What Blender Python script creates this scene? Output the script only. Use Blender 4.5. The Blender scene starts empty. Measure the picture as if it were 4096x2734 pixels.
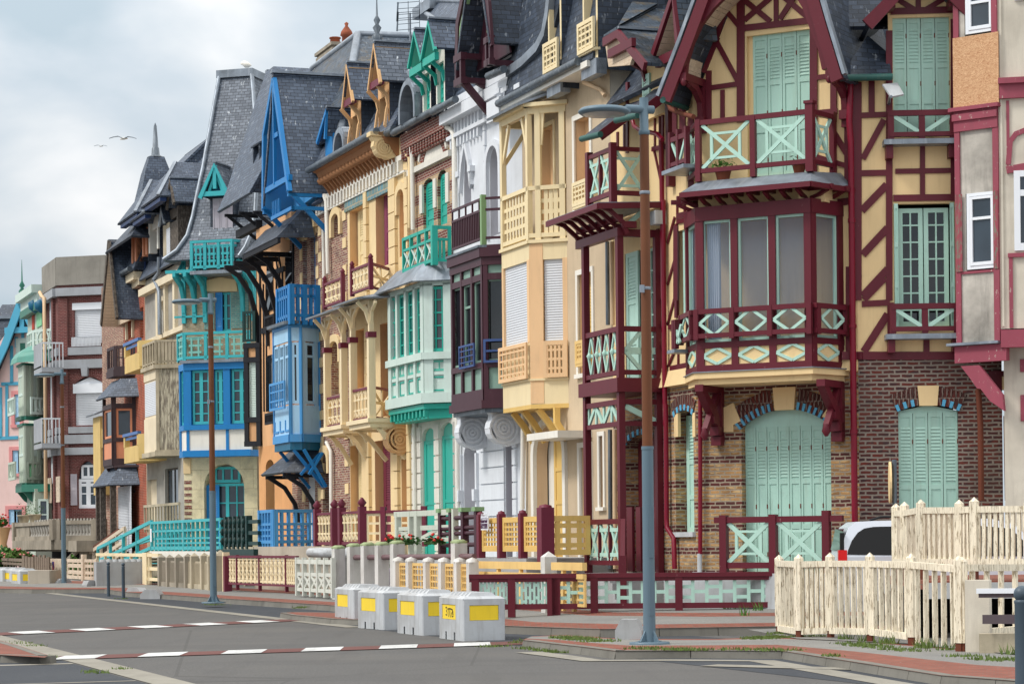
import bpy, math, random
import numpy as np
from mathutils import Vector
random.seed(7)
SC=bpy.context.scene
COL=SC.collection
# ------------------------------------------------------------------ camera
F_MM=85.0; ROLL=.0105; CAMZ=1.65; SHIFT=792/4096
cam=bpy.data.cameras.new('camera'); co=bpy.data.objects.new('camera',cam); COL.objects.link(co)
co.location=(0,0,CAMZ)
co.rotation_mode='QUATERNION'
from mathutils import Quaternion
co.rotation_quaternion=Quaternion((1,0,0),math.pi/2)@Quaternion((0,0,1),-ROLL)
cam.lens=F_MM; cam.sensor_width=36; cam.shift_y=SHIFT; cam.clip_end=6000; cam.clip_start=.5
SC.camera=co
# ------------------------------------------------------------------ render / view
SC.render.engine='CYCLES'
SC.cycles.use_denoising=True
SC.cycles.max_bounces=5; SC.cycles.diffuse_bounces=3; SC.cycles.glossy_bounces=2; SC.cycles.transmission_bounces=2
SC.view_settings.view_transform='Standard'; SC.view_settings.look='None'; SC.view_settings.gamma=1
SC.view_settings.exposure=0.0
# ------------------------------------------------------------------ sky and sun
SUN_EL=math.radians(48); SUN_AZ=math.radians(-72)     # sun out over the sea, left of the view and a little behind it
SKY_L=.66
w=bpy.data.worlds.new('World'); SC.world=w; w.use_nodes=True
nt=w.node_tree; N=nt.nodes; L=nt.links
for n in list(N): N.remove(n)
def nd(t,**k):
    n=N.new(t)
    for a,b in k.items(): setattr(n,a,b)
    return n
out=nd('ShaderNodeOutputWorld'); bg=nd('ShaderNodeBackground'); L.new(bg.outputs[0],out.inputs[0]); bg.inputs[1].default_value=.1
sky=nd('ShaderNodeTexSky'); sky.sky_type='NISHITA'; sky.sun_disc=False; sky.sun_elevation=SUN_EL; sky.sun_rotation=SUN_AZ+math.pi
tc=nd('ShaderNodeTexCoord'); sep=nd('ShaderNodeSeparateXYZ'); L.new(tc.outputs['Generated'],sep.inputs[0])
mp=nd('ShaderNodeMapping'); mp.inputs['Scale'].default_value=(9,9,15); mp.inputs['Location'].default_value=(8.2,2.42,.62); L.new(tc.outputs['Generated'],mp.inputs[0])
n1=nd('ShaderNodeTexNoise'); n1.inputs['Scale'].default_value=1.0; n1.inputs['Detail'].default_value=5; n1.inputs['Roughness'].default_value=.46; n1.inputs['Distortion'].default_value=.2; L.new(mp.outputs[0],n1.inputs[0])
cr=nd('ShaderNodeValToRGB'); L.new(n1.outputs[0],cr.inputs[0])
e=cr.color_ramp.elements; e[0].position=.36; e[0].color=(.56,.67,.75,1); e[1].position=.68; e[1].color=(1.08,1.08,1.08,1)
m=cr.color_ramp.elements.new(.47); m.color=(.69,.77,.84,1)
m=cr.color_ramp.elements.new(.56); m.color=(.83,.88,.92,1)
# overcast dome: the zenith is about 2.6 times as bright as the horizon
el=nd('ShaderNodeMapRange'); L.new(sep.outputs[2],el.inputs[0]); el.inputs[1].default_value=.12; el.inputs[2].default_value=.9; el.inputs[3].default_value=9.3; el.inputs[4].default_value=21
wh=nd('ShaderNodeMix',data_type='RGBA'); zf=nd('ShaderNodeMapRange'); L.new(sep.outputs[2],zf.inputs[0]); zf.inputs[1].default_value=.22; zf.inputs[2].default_value=.5; zf.inputs[4].default_value=.85; L.new(zf.outputs[0],wh.inputs[0]); L.new(cr.outputs[0],wh.inputs[6]); wh.inputs[7].default_value=(.9,.89,.87,1)
vm=nd('ShaderNodeVectorMath',operation='SCALE'); L.new(wh.outputs[2],vm.inputs[0]); L.new(el.outputs[0],vm.inputs['Scale'])
mx=nd('ShaderNodeMix',data_type='RGBA'); mx.inputs[0].default_value=.95; L.new(sky.outputs[0],mx.inputs[6]); L.new(vm.outputs[0],mx.inputs[7])
L.new(mx.outputs[2],bg.inputs[0])
sl=bpy.data.lights.new('sun','SUN'); so=bpy.data.objects.new('sun',sl); COL.objects.link(so)
sl.energy=2.2; sl.angle=math.radians(11); sl.color=(1,.96,.9)
sd=Vector((math.sin(SUN_AZ)*math.cos(SUN_EL),-math.cos(SUN_AZ)*math.cos(SUN_EL)*.9,math.sin(SUN_EL)))
so.rotation_euler=(sd).to_track_quat('Z','Y').to_euler()
# ------------------------------------------------------------------ photogrammetry: sight lines measured on the photograph give real positions on planes of the street
CR={'A':(0,900,1000/1045),'B':(600,200,800/1254),'C':(600,1100,800/1045),'D':(1200,0,800/1140),'E':(1200,1000,800/896),'F':(1700,0,800/1140),'G':(1700,1000,800/896),'H':(2200,0,1200/1568),'I':(2200,1100,1200/1152),'J':(3000,0,1096/1432),'K':(3000,1100,1096/1909),'L':(2900,1900,1196/2249),'M':(0,2100,1400/2349),'N':(1200,1900,1200/2256),'Z':(0,0,4096/2349),'O':(0,1900,500/1568),'P':(3700,1900,396/745),'Q':(3800,700,296/464),'S':(0,1000,420/659),'T':(400,500,400/697),'U':(900,850,400/784),'V':(2300,800,500/871),'X':(2300,1600,500/980),'Y':(1560,0,600/1568)}
CUR='Z'
def use(k):
    global CUR; CUR=k
FPX=F_MM/36*4096
def ray(x,y,c=None):
    x0,y0,s=CR[c or CUR]
    du=x0+x*s-2048; dv=y0+y*s-1367
    return (du-ROLL*(dv-792))/FPX,(792-dv-ROLL*du)/FPX
def G(x,y,z=0.,c=None):
    a,b=ray(x,y,c); Y=(z-CAMZ)/b
    return (a*Y,Y,z)
def atY(x,y,Y,c=None):
    a,b=ray(x,y,c); return (a*Y,Y,CAMZ+b*Y)
class Pl:
    """vertical plane: origin, e along it to the right, n out towards the street"""
    def __init__(s,o,e):
        l=math.hypot(*e); s.o=(o[0],o[1]); s.e=(e[0]/l,e[1]/l); s.n=(s.e[1],-s.e[0])
    def at(s,x,y,d=0,c=None):
        a,b=ray(x,y,c); k=(d+s.o[0]*s.n[0]+s.o[1]*s.n[1])/(a*s.n[0]+s.n[1])
        return ((a*k-s.o[0])*s.e[0]+(k-s.o[1])*s.e[1],CAMZ+b*k)
    def w(s,a,d,z): return (s.o[0]+s.e[0]*a+s.n[0]*d,s.o[1]+s.e[1]*a+s.n[1]*d,z)
    def xy(s,a,d=0): return s.w(a,d,0)[:2]
    def sub(s,a0,d0,a1,d1):
        p=s.xy(a0,d0); q=s.xy(a1,d1); r=Pl(p,(q[0]-p[0],q[1]-p[1])); r.len=math.hypot(a1-a0,d1-d0); return r
    def R(s,x0,yt,x1,yb,d=0,c=None):
        """rectangle: columns x0,x1; heights read at the right edge"""
        a0=s.at(x0,(yt+yb)/2,d,c)[0]; a1=s.at(x1,(yt+yb)/2,d,c)[0]
        return a0,a1,s.at(x1,yb,d,c)[1],s.at(x1,yt,d,c)[1]
    def A(s,x,y,d=0,c=None): return s.at(x,y,d,c)[0]
    def Zz(s,x,y,d=0,c=None): return s.at(x,y,d,c)[1]
    def dep(s,x,y,a,c=None):
        """distance out of the plane of the point on the line a=const seen at column x"""
        k,_=ray(x,y,c); px,py=s.xy(a); return (k*py-px)/(s.n[0]-k*s.n[1])
# ------------------------------------------------------------------ colours and materials
def lin(c): return tuple(((v/255)/12.92 if v/255<=.04045 else ((v/255+.055)/1.055)**2.4) for v in c)
def rgba(c): return (*lin(c),1)
class NT:
    def __init__(s,name):
        s.m=bpy.data.materials.new(name); s.m.use_nodes=True; s.t=s.m.node_tree
        s.p=s.t.nodes['Principled BSDF']; s.uvn=None
    def n(s,t,**k):
        n=s.t.nodes.new(t)
        for a,b in k.items(): setattr(n,a,b)
        return n
    def l(s,a,b): s.t.links.new(a,b)
    def uv(s,sx=1,sy=1,ox=0,oy=0):
        if not s.uvn: s.uvn=s.n('ShaderNodeUVMap')
        m=s.n('ShaderNodeMapping'); m.inputs['Scale'].default_value=(sx,sy,1); m.inputs['Location'].default_value=(ox,oy,0); s.l(s.uvn.outputs[0],m.inputs[0]); return m.outputs[0]
    def noise(s,vec,scale,detail=4,rough=.55,dist=0):
        n=s.n('ShaderNodeTexNoise'); s.l(vec,n.inputs[0]); n.inputs['Scale'].default_value=scale; n.inputs['Detail'].default_value=detail; n.inputs['Roughness'].default_value=rough; n.inputs['Distortion'].default_value=dist; return n.outputs[0]
    def rng(s,x,a,b,c=0,d=1):
        n=s.n('ShaderNodeMapRange'); s.l(x,n.inputs[0])
        for i,v in enumerate((a,b,c,d)): n.inputs[i+1].default_value=v
        return n.outputs[0]
    def mix(s,f,a,b,bt='MIX'):
        n=s.n('ShaderNodeMix',data_type='RGBA',blend_type=bt)
        for i,v in ((0,f),(6,a),(7,b)):
            if hasattr(v,'is_output'): s.l(v,n.inputs[i])
            else: n.inputs[i].default_value=v
        return n.outputs[2]
    def mul(s,a,b):
        n=s.n('ShaderNodeMath',operation='MULTIPLY')
        for i,v in ((0,a),(1,b)):
            if hasattr(v,'is_output'): s.l(v,n.inputs[i])
            else: n.inputs[i].default_value=v
        return n.outputs[0]
    def bump(s,h,st=.3,dist=.01):
        b=s.n('ShaderNodeBump'); b.inputs['Strength'].default_value=st; b.inputs['Distance'].default_value=dist; s.l(h,b.inputs['Height']); s.l(b.outputs[0],s.p.inputs['Normal'])
    def fin(s,col,rough=.6,metal=0,spec=.35):
        if hasattr(col,'is_output'): s.l(col,s.p.inputs['Base Color'])
        else: s.p.inputs['Base Color'].default_value=col
        s.p.inputs['Roughness'].default_value=rough; s.p.inputs['Metallic'].default_value=metal; s.p.inputs['Specular IOR Level'].default_value=spec
        return s.m
def paint(name,c,rough=.5,wear=.45,dirt=(120,110,95),chip=None,chipamt=.0,spec=.35,sy=.35):
    """painted wood or plaster: mottling, rain streaks, optional flaked patches"""
    wear*=1.5; t=NT(name); c=rgba(c); d=tuple(a*b for a,b in zip(c,(.66,.66,.66,1)))
    big=t.noise(t.uv(.9,.5),1.3,3); st=t.noise(t.uv(7,.7),1,5,.65)
    col=t.mix(t.mul(t.rng(big,.35,.75),wear*.7),c,d)
    col=t.mix(t.mul(t.rng(st,.52,.78),wear),col,t.mix(.55,c,rgba(dirt)))
    fn=t.noise(t.uv(),60,2); col=t.mix(t.mul(t.rng(fn,.3,.7),.14),col,d); sp=t.noise(t.uv(2.5,6),3,6,.75); col=t.mix(t.mul(t.rng(sp,.66,.7),wear*1.1),col,t.mix(.5,c,rgba((214,206,196)))); gr=t.noise(t.uv(),3.3,6,.7); col=t.mix(t.mul(t.rng(gr,.6,.72),wear*.6),col,t.mix(.4,c,rgba((70,64,58))))
    if chip is not None:
        ch=t.noise(t.uv(3,1.2),4,8,.72); f=t.rng(ch,.66-chipamt,.69-chipamt); col=t.mix(f,col,rgba(chip))
    t.bump(fn,.12,.004)
    return t.fin(col,rough,0,spec)
def plaster(name,c,dirt=(110,105,98),amt=.35,rough=.9,grain=90,bump=.35):
    t=NT(name); c=rgba(c)
    a=t.noise(t.uv(),.8,6,.6); b=t.noise(t.uv(5,.45),1,6,.7); f=t.noise(t.uv(),grain,3,.7)
    col=t.mix(t.mul(t.rng(a,.4,.75),amt),c,rgba(dirt)); col=t.mix(t.mul(t.rng(b,.5,.8),amt*.9),col,rgba(dirt))
    col=t.mix(t.mul(t.rng(f,.35,.65),.22),col,(c[0]*.6,c[1]*.6,c[2]*.6,1)); t.bump(f,bump,.006)
    return t.fin(col,rough,0,.2)
def brickm(name,c1,c2,mortar,bw=.23,bh=.082,ms=.012,c3=None,band=None,bias=0,rough=.88,bump=.6):
    t=NT(name)
    dv_=t.n('ShaderNodeTexNoise'); t.l(t.uv(),dv_.inputs[0]); dv_.inputs['Scale'].default_value=7; dv_.inputs['Detail'].default_value=2
    vs=t.n('ShaderNodeVectorMath',operation='MULTIPLY_ADD'); t.l(dv_.outputs['Color'],vs.inputs[0]); vs.inputs[1].default_value=(.05,.03,0); t.l(t.uv(),vs.inputs[2])
    def bk(a,b):
        n=t.n('ShaderNodeTexBrick'); t.l(vs.outputs[0],n.inputs[0])
        for k,v in (('Color1',rgba(a)),('Color2',rgba(b)),('Mortar',rgba(mortar)),('Scale',1),('Mortar Size',ms),('Mortar Smooth',.2),('Bias',bias),('Brick Width',bw),('Row Height',bh)): n.inputs[k].default_value=v
        return n
    b1=bk(c1,c2); col=b1.outputs[0]
    ns=t.noise(t.uv(4,11),1.1,2)
    if c3: 
        b3=bk(c3,c3); col=t.mix(t.rng(ns,.5,.62),col,b3.outputs[0])
    if band:
        per,h,off,k1,k2=band
        sp=t.n('ShaderNodeSeparateXYZ'); t.l(t.uv(),sp.inputs[0])
        q=t.n('ShaderNodeMath',operation='ADD'); t.l(sp.outputs[1],q.inputs[0]); q.inputs[1].default_value=off+per*20
        mo=t.n('ShaderNodeMath',operation='MODULO'); t.l(q.outputs[0],mo.inputs[0]); mo.inputs[1].default_value=per
        lt=t.n('ShaderNodeMath',operation='LESS_THAN'); t.l(mo.outputs[0],lt.inputs[0]); lt.inputs[1].default_value=h
        col=t.mix(lt.outputs[0],col,bk(k1,k2).outputs[0])
    dn=t.noise(t.uv(),1.2,6,.65); fn=t.noise(t.uv(),45,3)
    col=t.mix(t.mul(t.rng(dn,.42,.72),.5),col,(.05,.045,.04,1)); col=t.mix(t.mul(t.rng(fn,.3,.7),.25),col,(.08,.05,.04,1))
    iv=t.n('ShaderNodeMath',operation='SUBTRACT'); iv.inputs[0].default_value=1; t.l(b1.outputs['Fac'],iv.inputs[1]); t.bump(iv.outputs[0],bump,.01)
    return t.fin(col,rough,0,.2)
def slatem(name,c1=(64,75,92),c2=(90,103,122),lichen=.6,moss=0,w=.24,h=.13):
    t=NT(name); n=t.n('ShaderNodeTexBrick'); t.l(t.uv(),n.inputs[0])
    for k,v in (('Color1',rgba(c1)),('Color2',rgba(c2)),('Mortar',rgba((34,38,44))),('Scale',1),('Mortar Size',.008),('Mortar Smooth',.1),('Brick Width',w),('Row Height',h)): n.inputs[k].default_value=v
    a=t.noise(t.uv(),.9,5,.6); col=t.mix(t.mul(t.rng(a,.4,.75),.4),n.outputs[0],rgba((58,68,82)))
    s1=t.noise(t.uv(9,3.2),1,3,.6); s2=t.noise(t.uv(),2.2,2)
    col=t.mix(t.mul(t.mul(t.rng(s1,.61,.67),t.rng(s2,.42,.6)),lichen),col,rgba((205,212,218)))
    if moss: col=t.mix(t.mul(t.rng(t.noise(t.uv(),1.8,7,.7),.5,.7),moss),col,rgba((122,100,52)))
    iv=t.n('ShaderNodeMath',operation='SUBTRACT'); iv.inputs[0].default_value=1; t.l(n.outputs['Fac'],iv.inputs[1]); t.bump(iv.outputs[0],.7,.012)
    return t.fin(col,.55,0,.4)
def boards(name,c1,c2,w=.14,vert=True,dark=(60,52,44)):
    """plain sawn boards with worn, peeling grain"""
    t=NT(name); sx,sy=(1,1)
    n=t.n('ShaderNodeTexBrick'); u=t.uv(); 
    if vert:
        m=t.n('ShaderNodeMapping'); m.inputs['Rotation'].default_value=(0,0,math.pi/2); t.l(u,m.inputs[0]); u=m.outputs[0]
    t.l(u,n.inputs[0])
    for k,v in (('Color1',rgba(c1)),('Color2',rgba(c1)),('Mortar',rgba(dark)),('Scale',1),('Mortar Size',.008),('Brick Width',30),('Row Height',w)): n.inputs[k].default_value=v
    g=t.noise(t.uv(28,1.6) if vert else t.uv(1.6,28),1,6,.7); p=t.noise(t.uv(7,1.3),1.2,7,.72)
    col=t.mix(t.rng(p,.46,.56),n.outputs[0],rgba(c2)); col=t.mix(t.mul(t.rng(g,.4,.75),.5),col,rgba(dark)); t.bump(g,.3,.006)
    return t.fin(col,.85,0,.15)
def zincm(name,c=(150,160,172)):
    t=NT(name); a=t.noise(t.uv(),1.6,6,.6); b=t.noise(t.uv(9,.8),1,4)
    col=t.mix(t.rng(a,.35,.7),rgba(c),rgba(tuple(int(v*.72) for v in c))); col=t.mix(t.mul(t.rng(b,.55,.75),.5),col,rgba((190,196,202)))
    return t.fin(col,.42,.35,.5)
def flat(name,c,rough=.6,metal=0,spec=.35): return NT(name).fin(rgba(c),rough,metal,spec)
def glassm(name,c=(46,56,66),rough=.04):
    t=NT(name); a=t.noise(t.uv(),.6,3); col=t.mix(t.rng(a,.3,.7),rgba(c),rgba(tuple(int(v*.6) for v in c)))
    t.bump(t.noise(t.uv(),2.2,2),.03,.02); return t.fin(col,rough,0,.8)
def woodm(name,c,c2,chip=.5,sx=3,sy=1.1):
    t=NT(name); p=t.noise(t.uv(sx,sy),5,9,.75); g=t.noise(t.uv(26,1.5),1,4)
    col=t.mix(t.rng(p,1-chip-.05,1-chip),rgba(c),rgba(c2)); col=t.mix(t.mul(t.rng(g,.4,.7),.4),col,rgba(tuple(int(v*.55) for v in c))); t.bump(p,.4,.006)
    return t.fin(col,.75,0,.2)
M={}
def mt(k,f,*a,**kw): M[k]=f(k,*a,**kw)
# ------------------------------------------------------------------ mesh builder
WL={}
NOSPLIT={'foliage','blossom','grass','body','shutter','roller_shutter','graffiti','curtain','hinge','interior','picket','arch_tips','cornice'}
class MB:
    def __init__(s): s.v=[]; s.f=[]; s.k=[]; s.sm=[]; s.mi=0; s.g=[]; s.cg=0; s.dp=0
    def face(s,p,sm=False):
        i=len(s.v); s.v+=[tuple(q) for q in p]; s.f.append(tuple(range(i,i+len(p)))); s.k.append(s.mi); s.sm.append(sm); s.cg+=(s.dp==0); s.g.append(s.cg); return s
    def hexa(s,p):
        for q in ((3,2,1,0),(4,5,6,7),(0,1,5,4),(1,2,6,5),(2,3,7,6),(3,0,4,7)): s.face([p[i] for i in q])
        return s
    def box(s,pl,a0,a1,d0,d1,z0,z1):
        if a0>a1:a0,a1=a1,a0
        if d0>d1:d0,d1=d1,d0
        if z0>z1:z0,z1=z1,z0
        w=pl.w; return s.hexa([w(a0,d1,z0),w(a1,d1,z0),w(a1,d0,z0),w(a0,d0,z0),w(a0,d1,z1),w(a1,d1,z1),w(a1,d0,z1),w(a0,d0,z1)])
    def prism(s,pl,pts,d0,d1):
        """outline (a,z), any winding, extruded from d0 (back) to d1 (front)"""
        if d0>d1:d0,d1=d1,d0
        ar=sum(pts[i][0]*pts[(i+1)%len(pts)][1]-pts[(i+1)%len(pts)][0]*pts[i][1] for i in range(len(pts)))
        if ar<0: pts=pts[::-1]
        F=[pl.w(a,d1,z) for a,z in pts]; B=[pl.w(a,d0,z) for a,z in pts]
        s.face(F); s.face(B[::-1]); n=len(pts)
        for i in range(n): s.face([F[(i+1)%n],F[i],B[i],B[(i+1)%n]])
        return s
    def bar(s,pl,p,q,w,d0,d1):
        """straight timber in the plane from p to q (a,z), w wide"""
        dx,dz=q[0]-p[0],q[1]-p[1]; l=math.hypot(dx,dz) or 1; x,z=-dz/l*w/2,dx/l*w/2
        return s.prism(pl,[(p[0]+x,p[1]+z),(p[0]-x,p[1]-z),(q[0]-x,q[1]-z),(q[0]+x,q[1]+z)],d0,d1)
    def strip(s,pl,pts,w,d0,d1):
        """curved timber along pts, constant width, mitred"""
        L_,R_=[],[]
        for i,p in enumerate(pts):
            a=pts[max(0,i-1)]; b=pts[min(len(pts)-1,i+1)]; dx,dz=b[0]-a[0],b[1]-a[1]; l=math.hypot(dx,dz) or 1
            ww=w[i] if isinstance(w,(list,tuple)) else w
            L_.append((p[0]-dz/l*ww/2,p[1]+dx/l*ww/2)); R_.append((p[0]+dz/l*ww/2,p[1]-dx/l*ww/2))
        for i in range(len(pts)-1): s.prism(pl,[L_[i],R_[i],R_[i+1],L_[i+1]],d0,d1)
        return s
    def bar3(s,P,Q,w,h,up=(0,0,1)):
        P=Vector(P);Q=Vector(Q);t=(Q-P).normalized();u=Vector(up); r=t.cross(u); r=r.normalized() if r.length>1e-4 else Vector((1,0,0)); u=r.cross(t)
        c=[(-1,-1),(1,-1),(1,1),(-1,1)]; a=[P+r*x*w/2+u*y*h/2 for x,y in c]; b=[Q+r*x*w/2+u*y*h/2 for x,y in c]
        s.face(a);s.face(b[::-1])
        for i in range(4): s.face([a[i],b[i],b[(i+1)%4],a[(i+1)%4]])
        return s
    def tube(s,pts,r,n=8,caps=True):
        pts=[Vector(p) for p in pts]; rings=[]; pr=None
        for i,p in enumerate(pts):
            t=(pts[min(i+1,len(pts)-1)]-pts[max(i-1,0)]).normalized()
            if pr is None: x=t.cross(Vector((0,0,1))); x=x.normalized() if x.length>1e-3 else Vector((1,0,0))
            else: x=(pr-t*pr.dot(t)).normalized()
            pr=x; y=t.cross(x); rr=r[i] if isinstance(r,(list,tuple)) else r; b=len(s.v)
            for k in range(n): a=2*math.pi*k/n; s.v.append(tuple(p+x*rr*math.cos(a)+y*rr*math.sin(a)))
            rings.append(b)
        for i in range(len(rings)-1):
            for k in range(n):
                s.f.append((rings[i]+k,rings[i]+(k+1)%n,rings[i+1]+(k+1)%n,rings[i+1]+k)); s.k.append(s.mi); s.sm.append(True); s.g.append(s.cg)
        if caps:
            for b,rev in ((rings[0],True),(rings[-1],False)):
                q=[s.v[b+k] for k in range(n)]; s.face(q[::-1] if rev else q)
        return s
    def lathe(s,x,y,prof,n=10): return s.tube([(x,y,z+i*1e-6) for i,(r,z) in enumerate(prof)],[r for r,z in prof],n)
    def slab(s,pts,th,down=True):
        """flat polygon (counter-clockwise seen from outside) given a thickness inwards"""
        p=[Vector(q) for q in pts]; n=(p[1]-p[0]).cross(p[2]-p[0]).normalized(); b=[q-n*th for q in p]
        s.face(p); s.face(b[::-1]); k=len(p)
        for i in range(k): s.face([p[(i+1)%k],p[i],b[i],b[(i+1)%k]])
        return s
    def wall(s,pl,a0,a1,z0,z1,ops=(),d=0,rev=.22,N_=8,rm=None):
        """wall face with real openings (a0,a1,z0,z1,rise); reveals run back by rev"""
        def top(o,a):
            if len(o)<5 or not o[4]: return o[3]
            c=(o[0]+o[1])/2; h=(o[1]-o[0])/2; r=o[4]; u=max(-1,min(1,(a-c)/h))
            return o[3]-r+r*math.sqrt(max(0,1-u*u))
        br={a0,a1}
        for o in ops:
            br|={o[0],o[1]}
            if len(o)>4 and o[4]: br|={(o[0]+o[1])/2-(o[1]-o[0])/2*math.cos(math.pi*k/N_) for k in range(1,N_)}
        br=sorted(b for b in br if a0-1e-6<=b<=a1+1e-6); w=pl.w
        for l,r in zip(br,br[1:]):
            if r-l<1e-5: continue
            mid=(l+r)/2; cur=(z0,z0)
            for o in sorted((o for o in ops if o[0]<mid<o[1]),key=lambda o:o[2]):
                if o[2]>cur[0]+1e-5: s.face([w(l,d,cur[0]),w(r,d,cur[1]),w(r,d,o[2]),w(l,d,o[2])])
                cur=(top(o,l),top(o,r))
            if z1>min(cur)+1e-5: s.face([w(l,d,cur[0]),w(r,d,cur[1]),w(r,d,z1),w(l,d,z1)])
        k0=s.mi
        if rm is not None: s.mi=rm
        for o in ops:
            A=[o[0],o[1]] if len(o)<5 or not o[4] else [(o[0]+o[1])/2-(o[1]-o[0])/2*math.cos(math.pi*k/N_) for k in range(N_+1)]
            s.face([w(o[0],d-rev,o[2]),w(o[0],d,o[2]),w(o[0],d,top(o,o[0])),w(o[0],d-rev,top(o,o[0]))][::-1])
            s.face([w(o[1],d-rev,o[2]),w(o[1],d,o[2]),w(o[1],d,top(o,o[1])),w(o[1],d-rev,top(o,o[1]))])
            s.face([w(o[0],d,o[2]),w(o[0],d-rev,o[2]),w(o[1],d-rev,o[2]),w(o[1],d,o[2])][::-1])
            for l,r in zip(A,A[1:]): s.face([w(l,d,top(o,l)),w(l,d-rev,top(o,l)),w(r,d-rev,top(o,r)),w(r,d,top(o,r))])
        s.mi=k0
        return s
    def clusters(s):
        V=np.array(s.v); F={}
        for i,g in enumerate(s.g): F.setdefault(g,[]).append(i)
        K=list(F); lo=[];hi=[]
        for g in K:
            P=V[sorted({v for i in F[g] for v in s.f[i]})]; lo.append(P.min(0)-.012); hi.append(P.max(0)+.012)
        lo=np.array(lo);hi=np.array(hi); par=list(range(len(K)))
        def fd(i):
            while par[i]!=i: par[i]=par[par[i]]; i=par[i]
            return i
        for i in range(len(K)):
            o=np.where(np.all(lo[i+1:]<=hi[i],1)&np.all(hi[i+1:]>=lo[i],1))[0]
            for j in o:
                a,b=fd(i),fd(i+1+j)
                if a!=b: par[b]=a
        C={}
        for i,g in enumerate(K): C.setdefault(fd(i),[]).extend(F[g])
        return list(C.values())
    def build(s,name,mats,par=None,label=None,loc=None,**props):
        if par is not None and name not in NOSPLIT and len(s.f)<6000:
            C=s.clusters()
            if 1<len(C)<=40:
                C.sort(key=len,reverse=True); first=None
                for c in C:
                    m=MB(); mp={}
                    for i in c:
                        t=[]
                        for v in s.f[i]:
                            if v not in mp: mp[v]=len(m.v); m.v.append(s.v[v])
                            t.append(mp[v])
                        m.f.append(tuple(t)); m.k.append(s.k[i]); m.sm.append(s.sm[i]); m.g.append(0)
                    o=m._build(name,mats,par,label,loc,**props); first=first or o
                return first
        return s._build(name,mats,par,label,loc,**props)
    def _build(s,name,mats,par=None,label=None,loc=None,**props):
        if not isinstance(mats,(list,tuple)): mats=[mats]
        me=bpy.data.meshes.new(name); V=np.array(s.v,dtype=float)
        c=np.array(loc) if loc is not None else (V.min(0)+V.max(0))/2*np.array([1,1,0])+np.array([0,0,V[:,2].min()])
        me.from_pydata([tuple(v) for v in (V-c)],[],s.f)
        for m_ in mats: me.materials.append(M[m_] if isinstance(m_,str) else m_)
        me.polygons.foreach_set('material_index',s.k); me.polygons.foreach_set('use_smooth',s.sm)
        uvl=me.uv_layers.new(name='UVMap'); uv=np.zeros((len(me.loops),2)); i=0
        for f in s.f:
            P=V[list(f)]; n=np.cross(P[1]-P[0],P[2]-P[0])
            if np.dot(n,n)<1e-16 and len(P)>3: n=np.cross(P[2]-P[0],P[3]-P[0])
            l=np.linalg.norm(n); n=n/l if l>1e-9 else np.array([0,0,1.])
            if abs(n[2])>.97: t=np.array([1,0,0.]); b=np.array([0,1.,0])
            else:
                t=np.array([-n[1],n[0],0]); t/=np.linalg.norm(t); b=np.cross(n,t)
            for p in P: uv[i]=(p@t,p@b); i+=1
        uvl.data.foreach_set('uv',uv.ravel()); me.update()
        ob=bpy.data.objects.new(name,me); COL.objects.link(ob)
        pw=WL.get(par,(0,0,0)) if par else (0,0,0)
        ob.location=tuple(c-np.array(pw)); WL[ob]=tuple(c)
        if par: ob.parent=par
        if label: ob['label']=label
        for k,v in props.items(): ob[k]=v
        return ob
def _grp(f):
    def g(s,*a,**k):
        if s.dp==0: s.cg+=1
        s.dp+=1
        try: return f(s,*a,**k)
        finally: s.dp-=1
    return g
for k_ in ('hexa','box','prism','bar','strip','bar3','tube','lathe','slab','wall'): setattr(MB,k_,_grp(getattr(MB,k_)))
def thing(name,label,cat,loc,group=None):
    o=bpy.data.objects.new(name,None); COL.objects.link(o); o.location=loc; o.empty_display_size=.3
    o['label']=label; o['category']=cat
    if group:o['group']=group
    WL[o]=tuple(loc); return o
def tag(o,label,cat,group=None):
    o['label']=label; o['category']=cat
    if group:o['group']=group
    return o
def copytree(o,loc,rz=0,label=None,group=None):
    r=o.copy(); COL.objects.link(r); r.location=loc; r.rotation_euler=(0,0,rz); WL[r]=tuple(loc)
    if label:r['label']=label
    if group:r['group']=group
    def rec(a,b):
        for ch in list(a.children):
            c=ch.copy(); COL.objects.link(c); c.parent=b; rec(ch,c)
    rec(o,r); return r
def arc(c,r,a0,a1,n=10,rz=None):
    rz=rz or r; return [(c[0]+r*math.cos(math.radians(a0+(a1-a0)*k/n)),c[1]+rz*math.sin(math.radians(a0+(a1-a0)*k/n))) for k in range(n+1)]
# ------------------------------------------------------------------ shared joinery
def window(par,pl,r,d,mat,cols=2,rows=3,fw=.07,mw=.03,glass='glass',name='window',mullion=None,transom=None,arch=0):
    a0,a1,z0,z1=r; b=MB()
    b.box(pl,a0,a0+fw,d-.06,d,z0,z1); b.box(pl,a1-fw,a1,d-.06,d,z0,z1); b.box(pl,a0+fw,a1-fw,d-.06,d-.002,z0,z0+fw*1.2); b.box(pl,a0+fw,a1-fw,d-.06,d-.002,z1-fw,z1)
    for k in range(1,cols):
        a=a0+(a1-a0)*k/cols; ww=mullion if mullion and k*2==cols else mw; b.box(pl,a-ww/2,a+ww/2,d-.05,d-.006,z0+fw,z1-fw)
    for k in range(1,rows):
        z=z0+(z1-z0)*k/rows; b.box(pl,a0+fw,a1-fw,d-.05,d-.01,z-mw/2,z+mw/2)
    if transom: z=z0+(z1-z0)*transom; b.box(pl,a0+fw,a1-fw,d-.05,d-.004,z-fw/2,z+fw/2)
    f=b.build(name,mat,par)
    g=MB(); g.face([pl.w(a0+.01,d-.04,z0+.01),pl.w(a1-.01,d-.04,z0+.01),pl.w(a1-.01,d-.04,z1-.01),pl.w(a0+.01,d-.04,z1-.01)])
    g.build('pane',glass,f); return f
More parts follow.
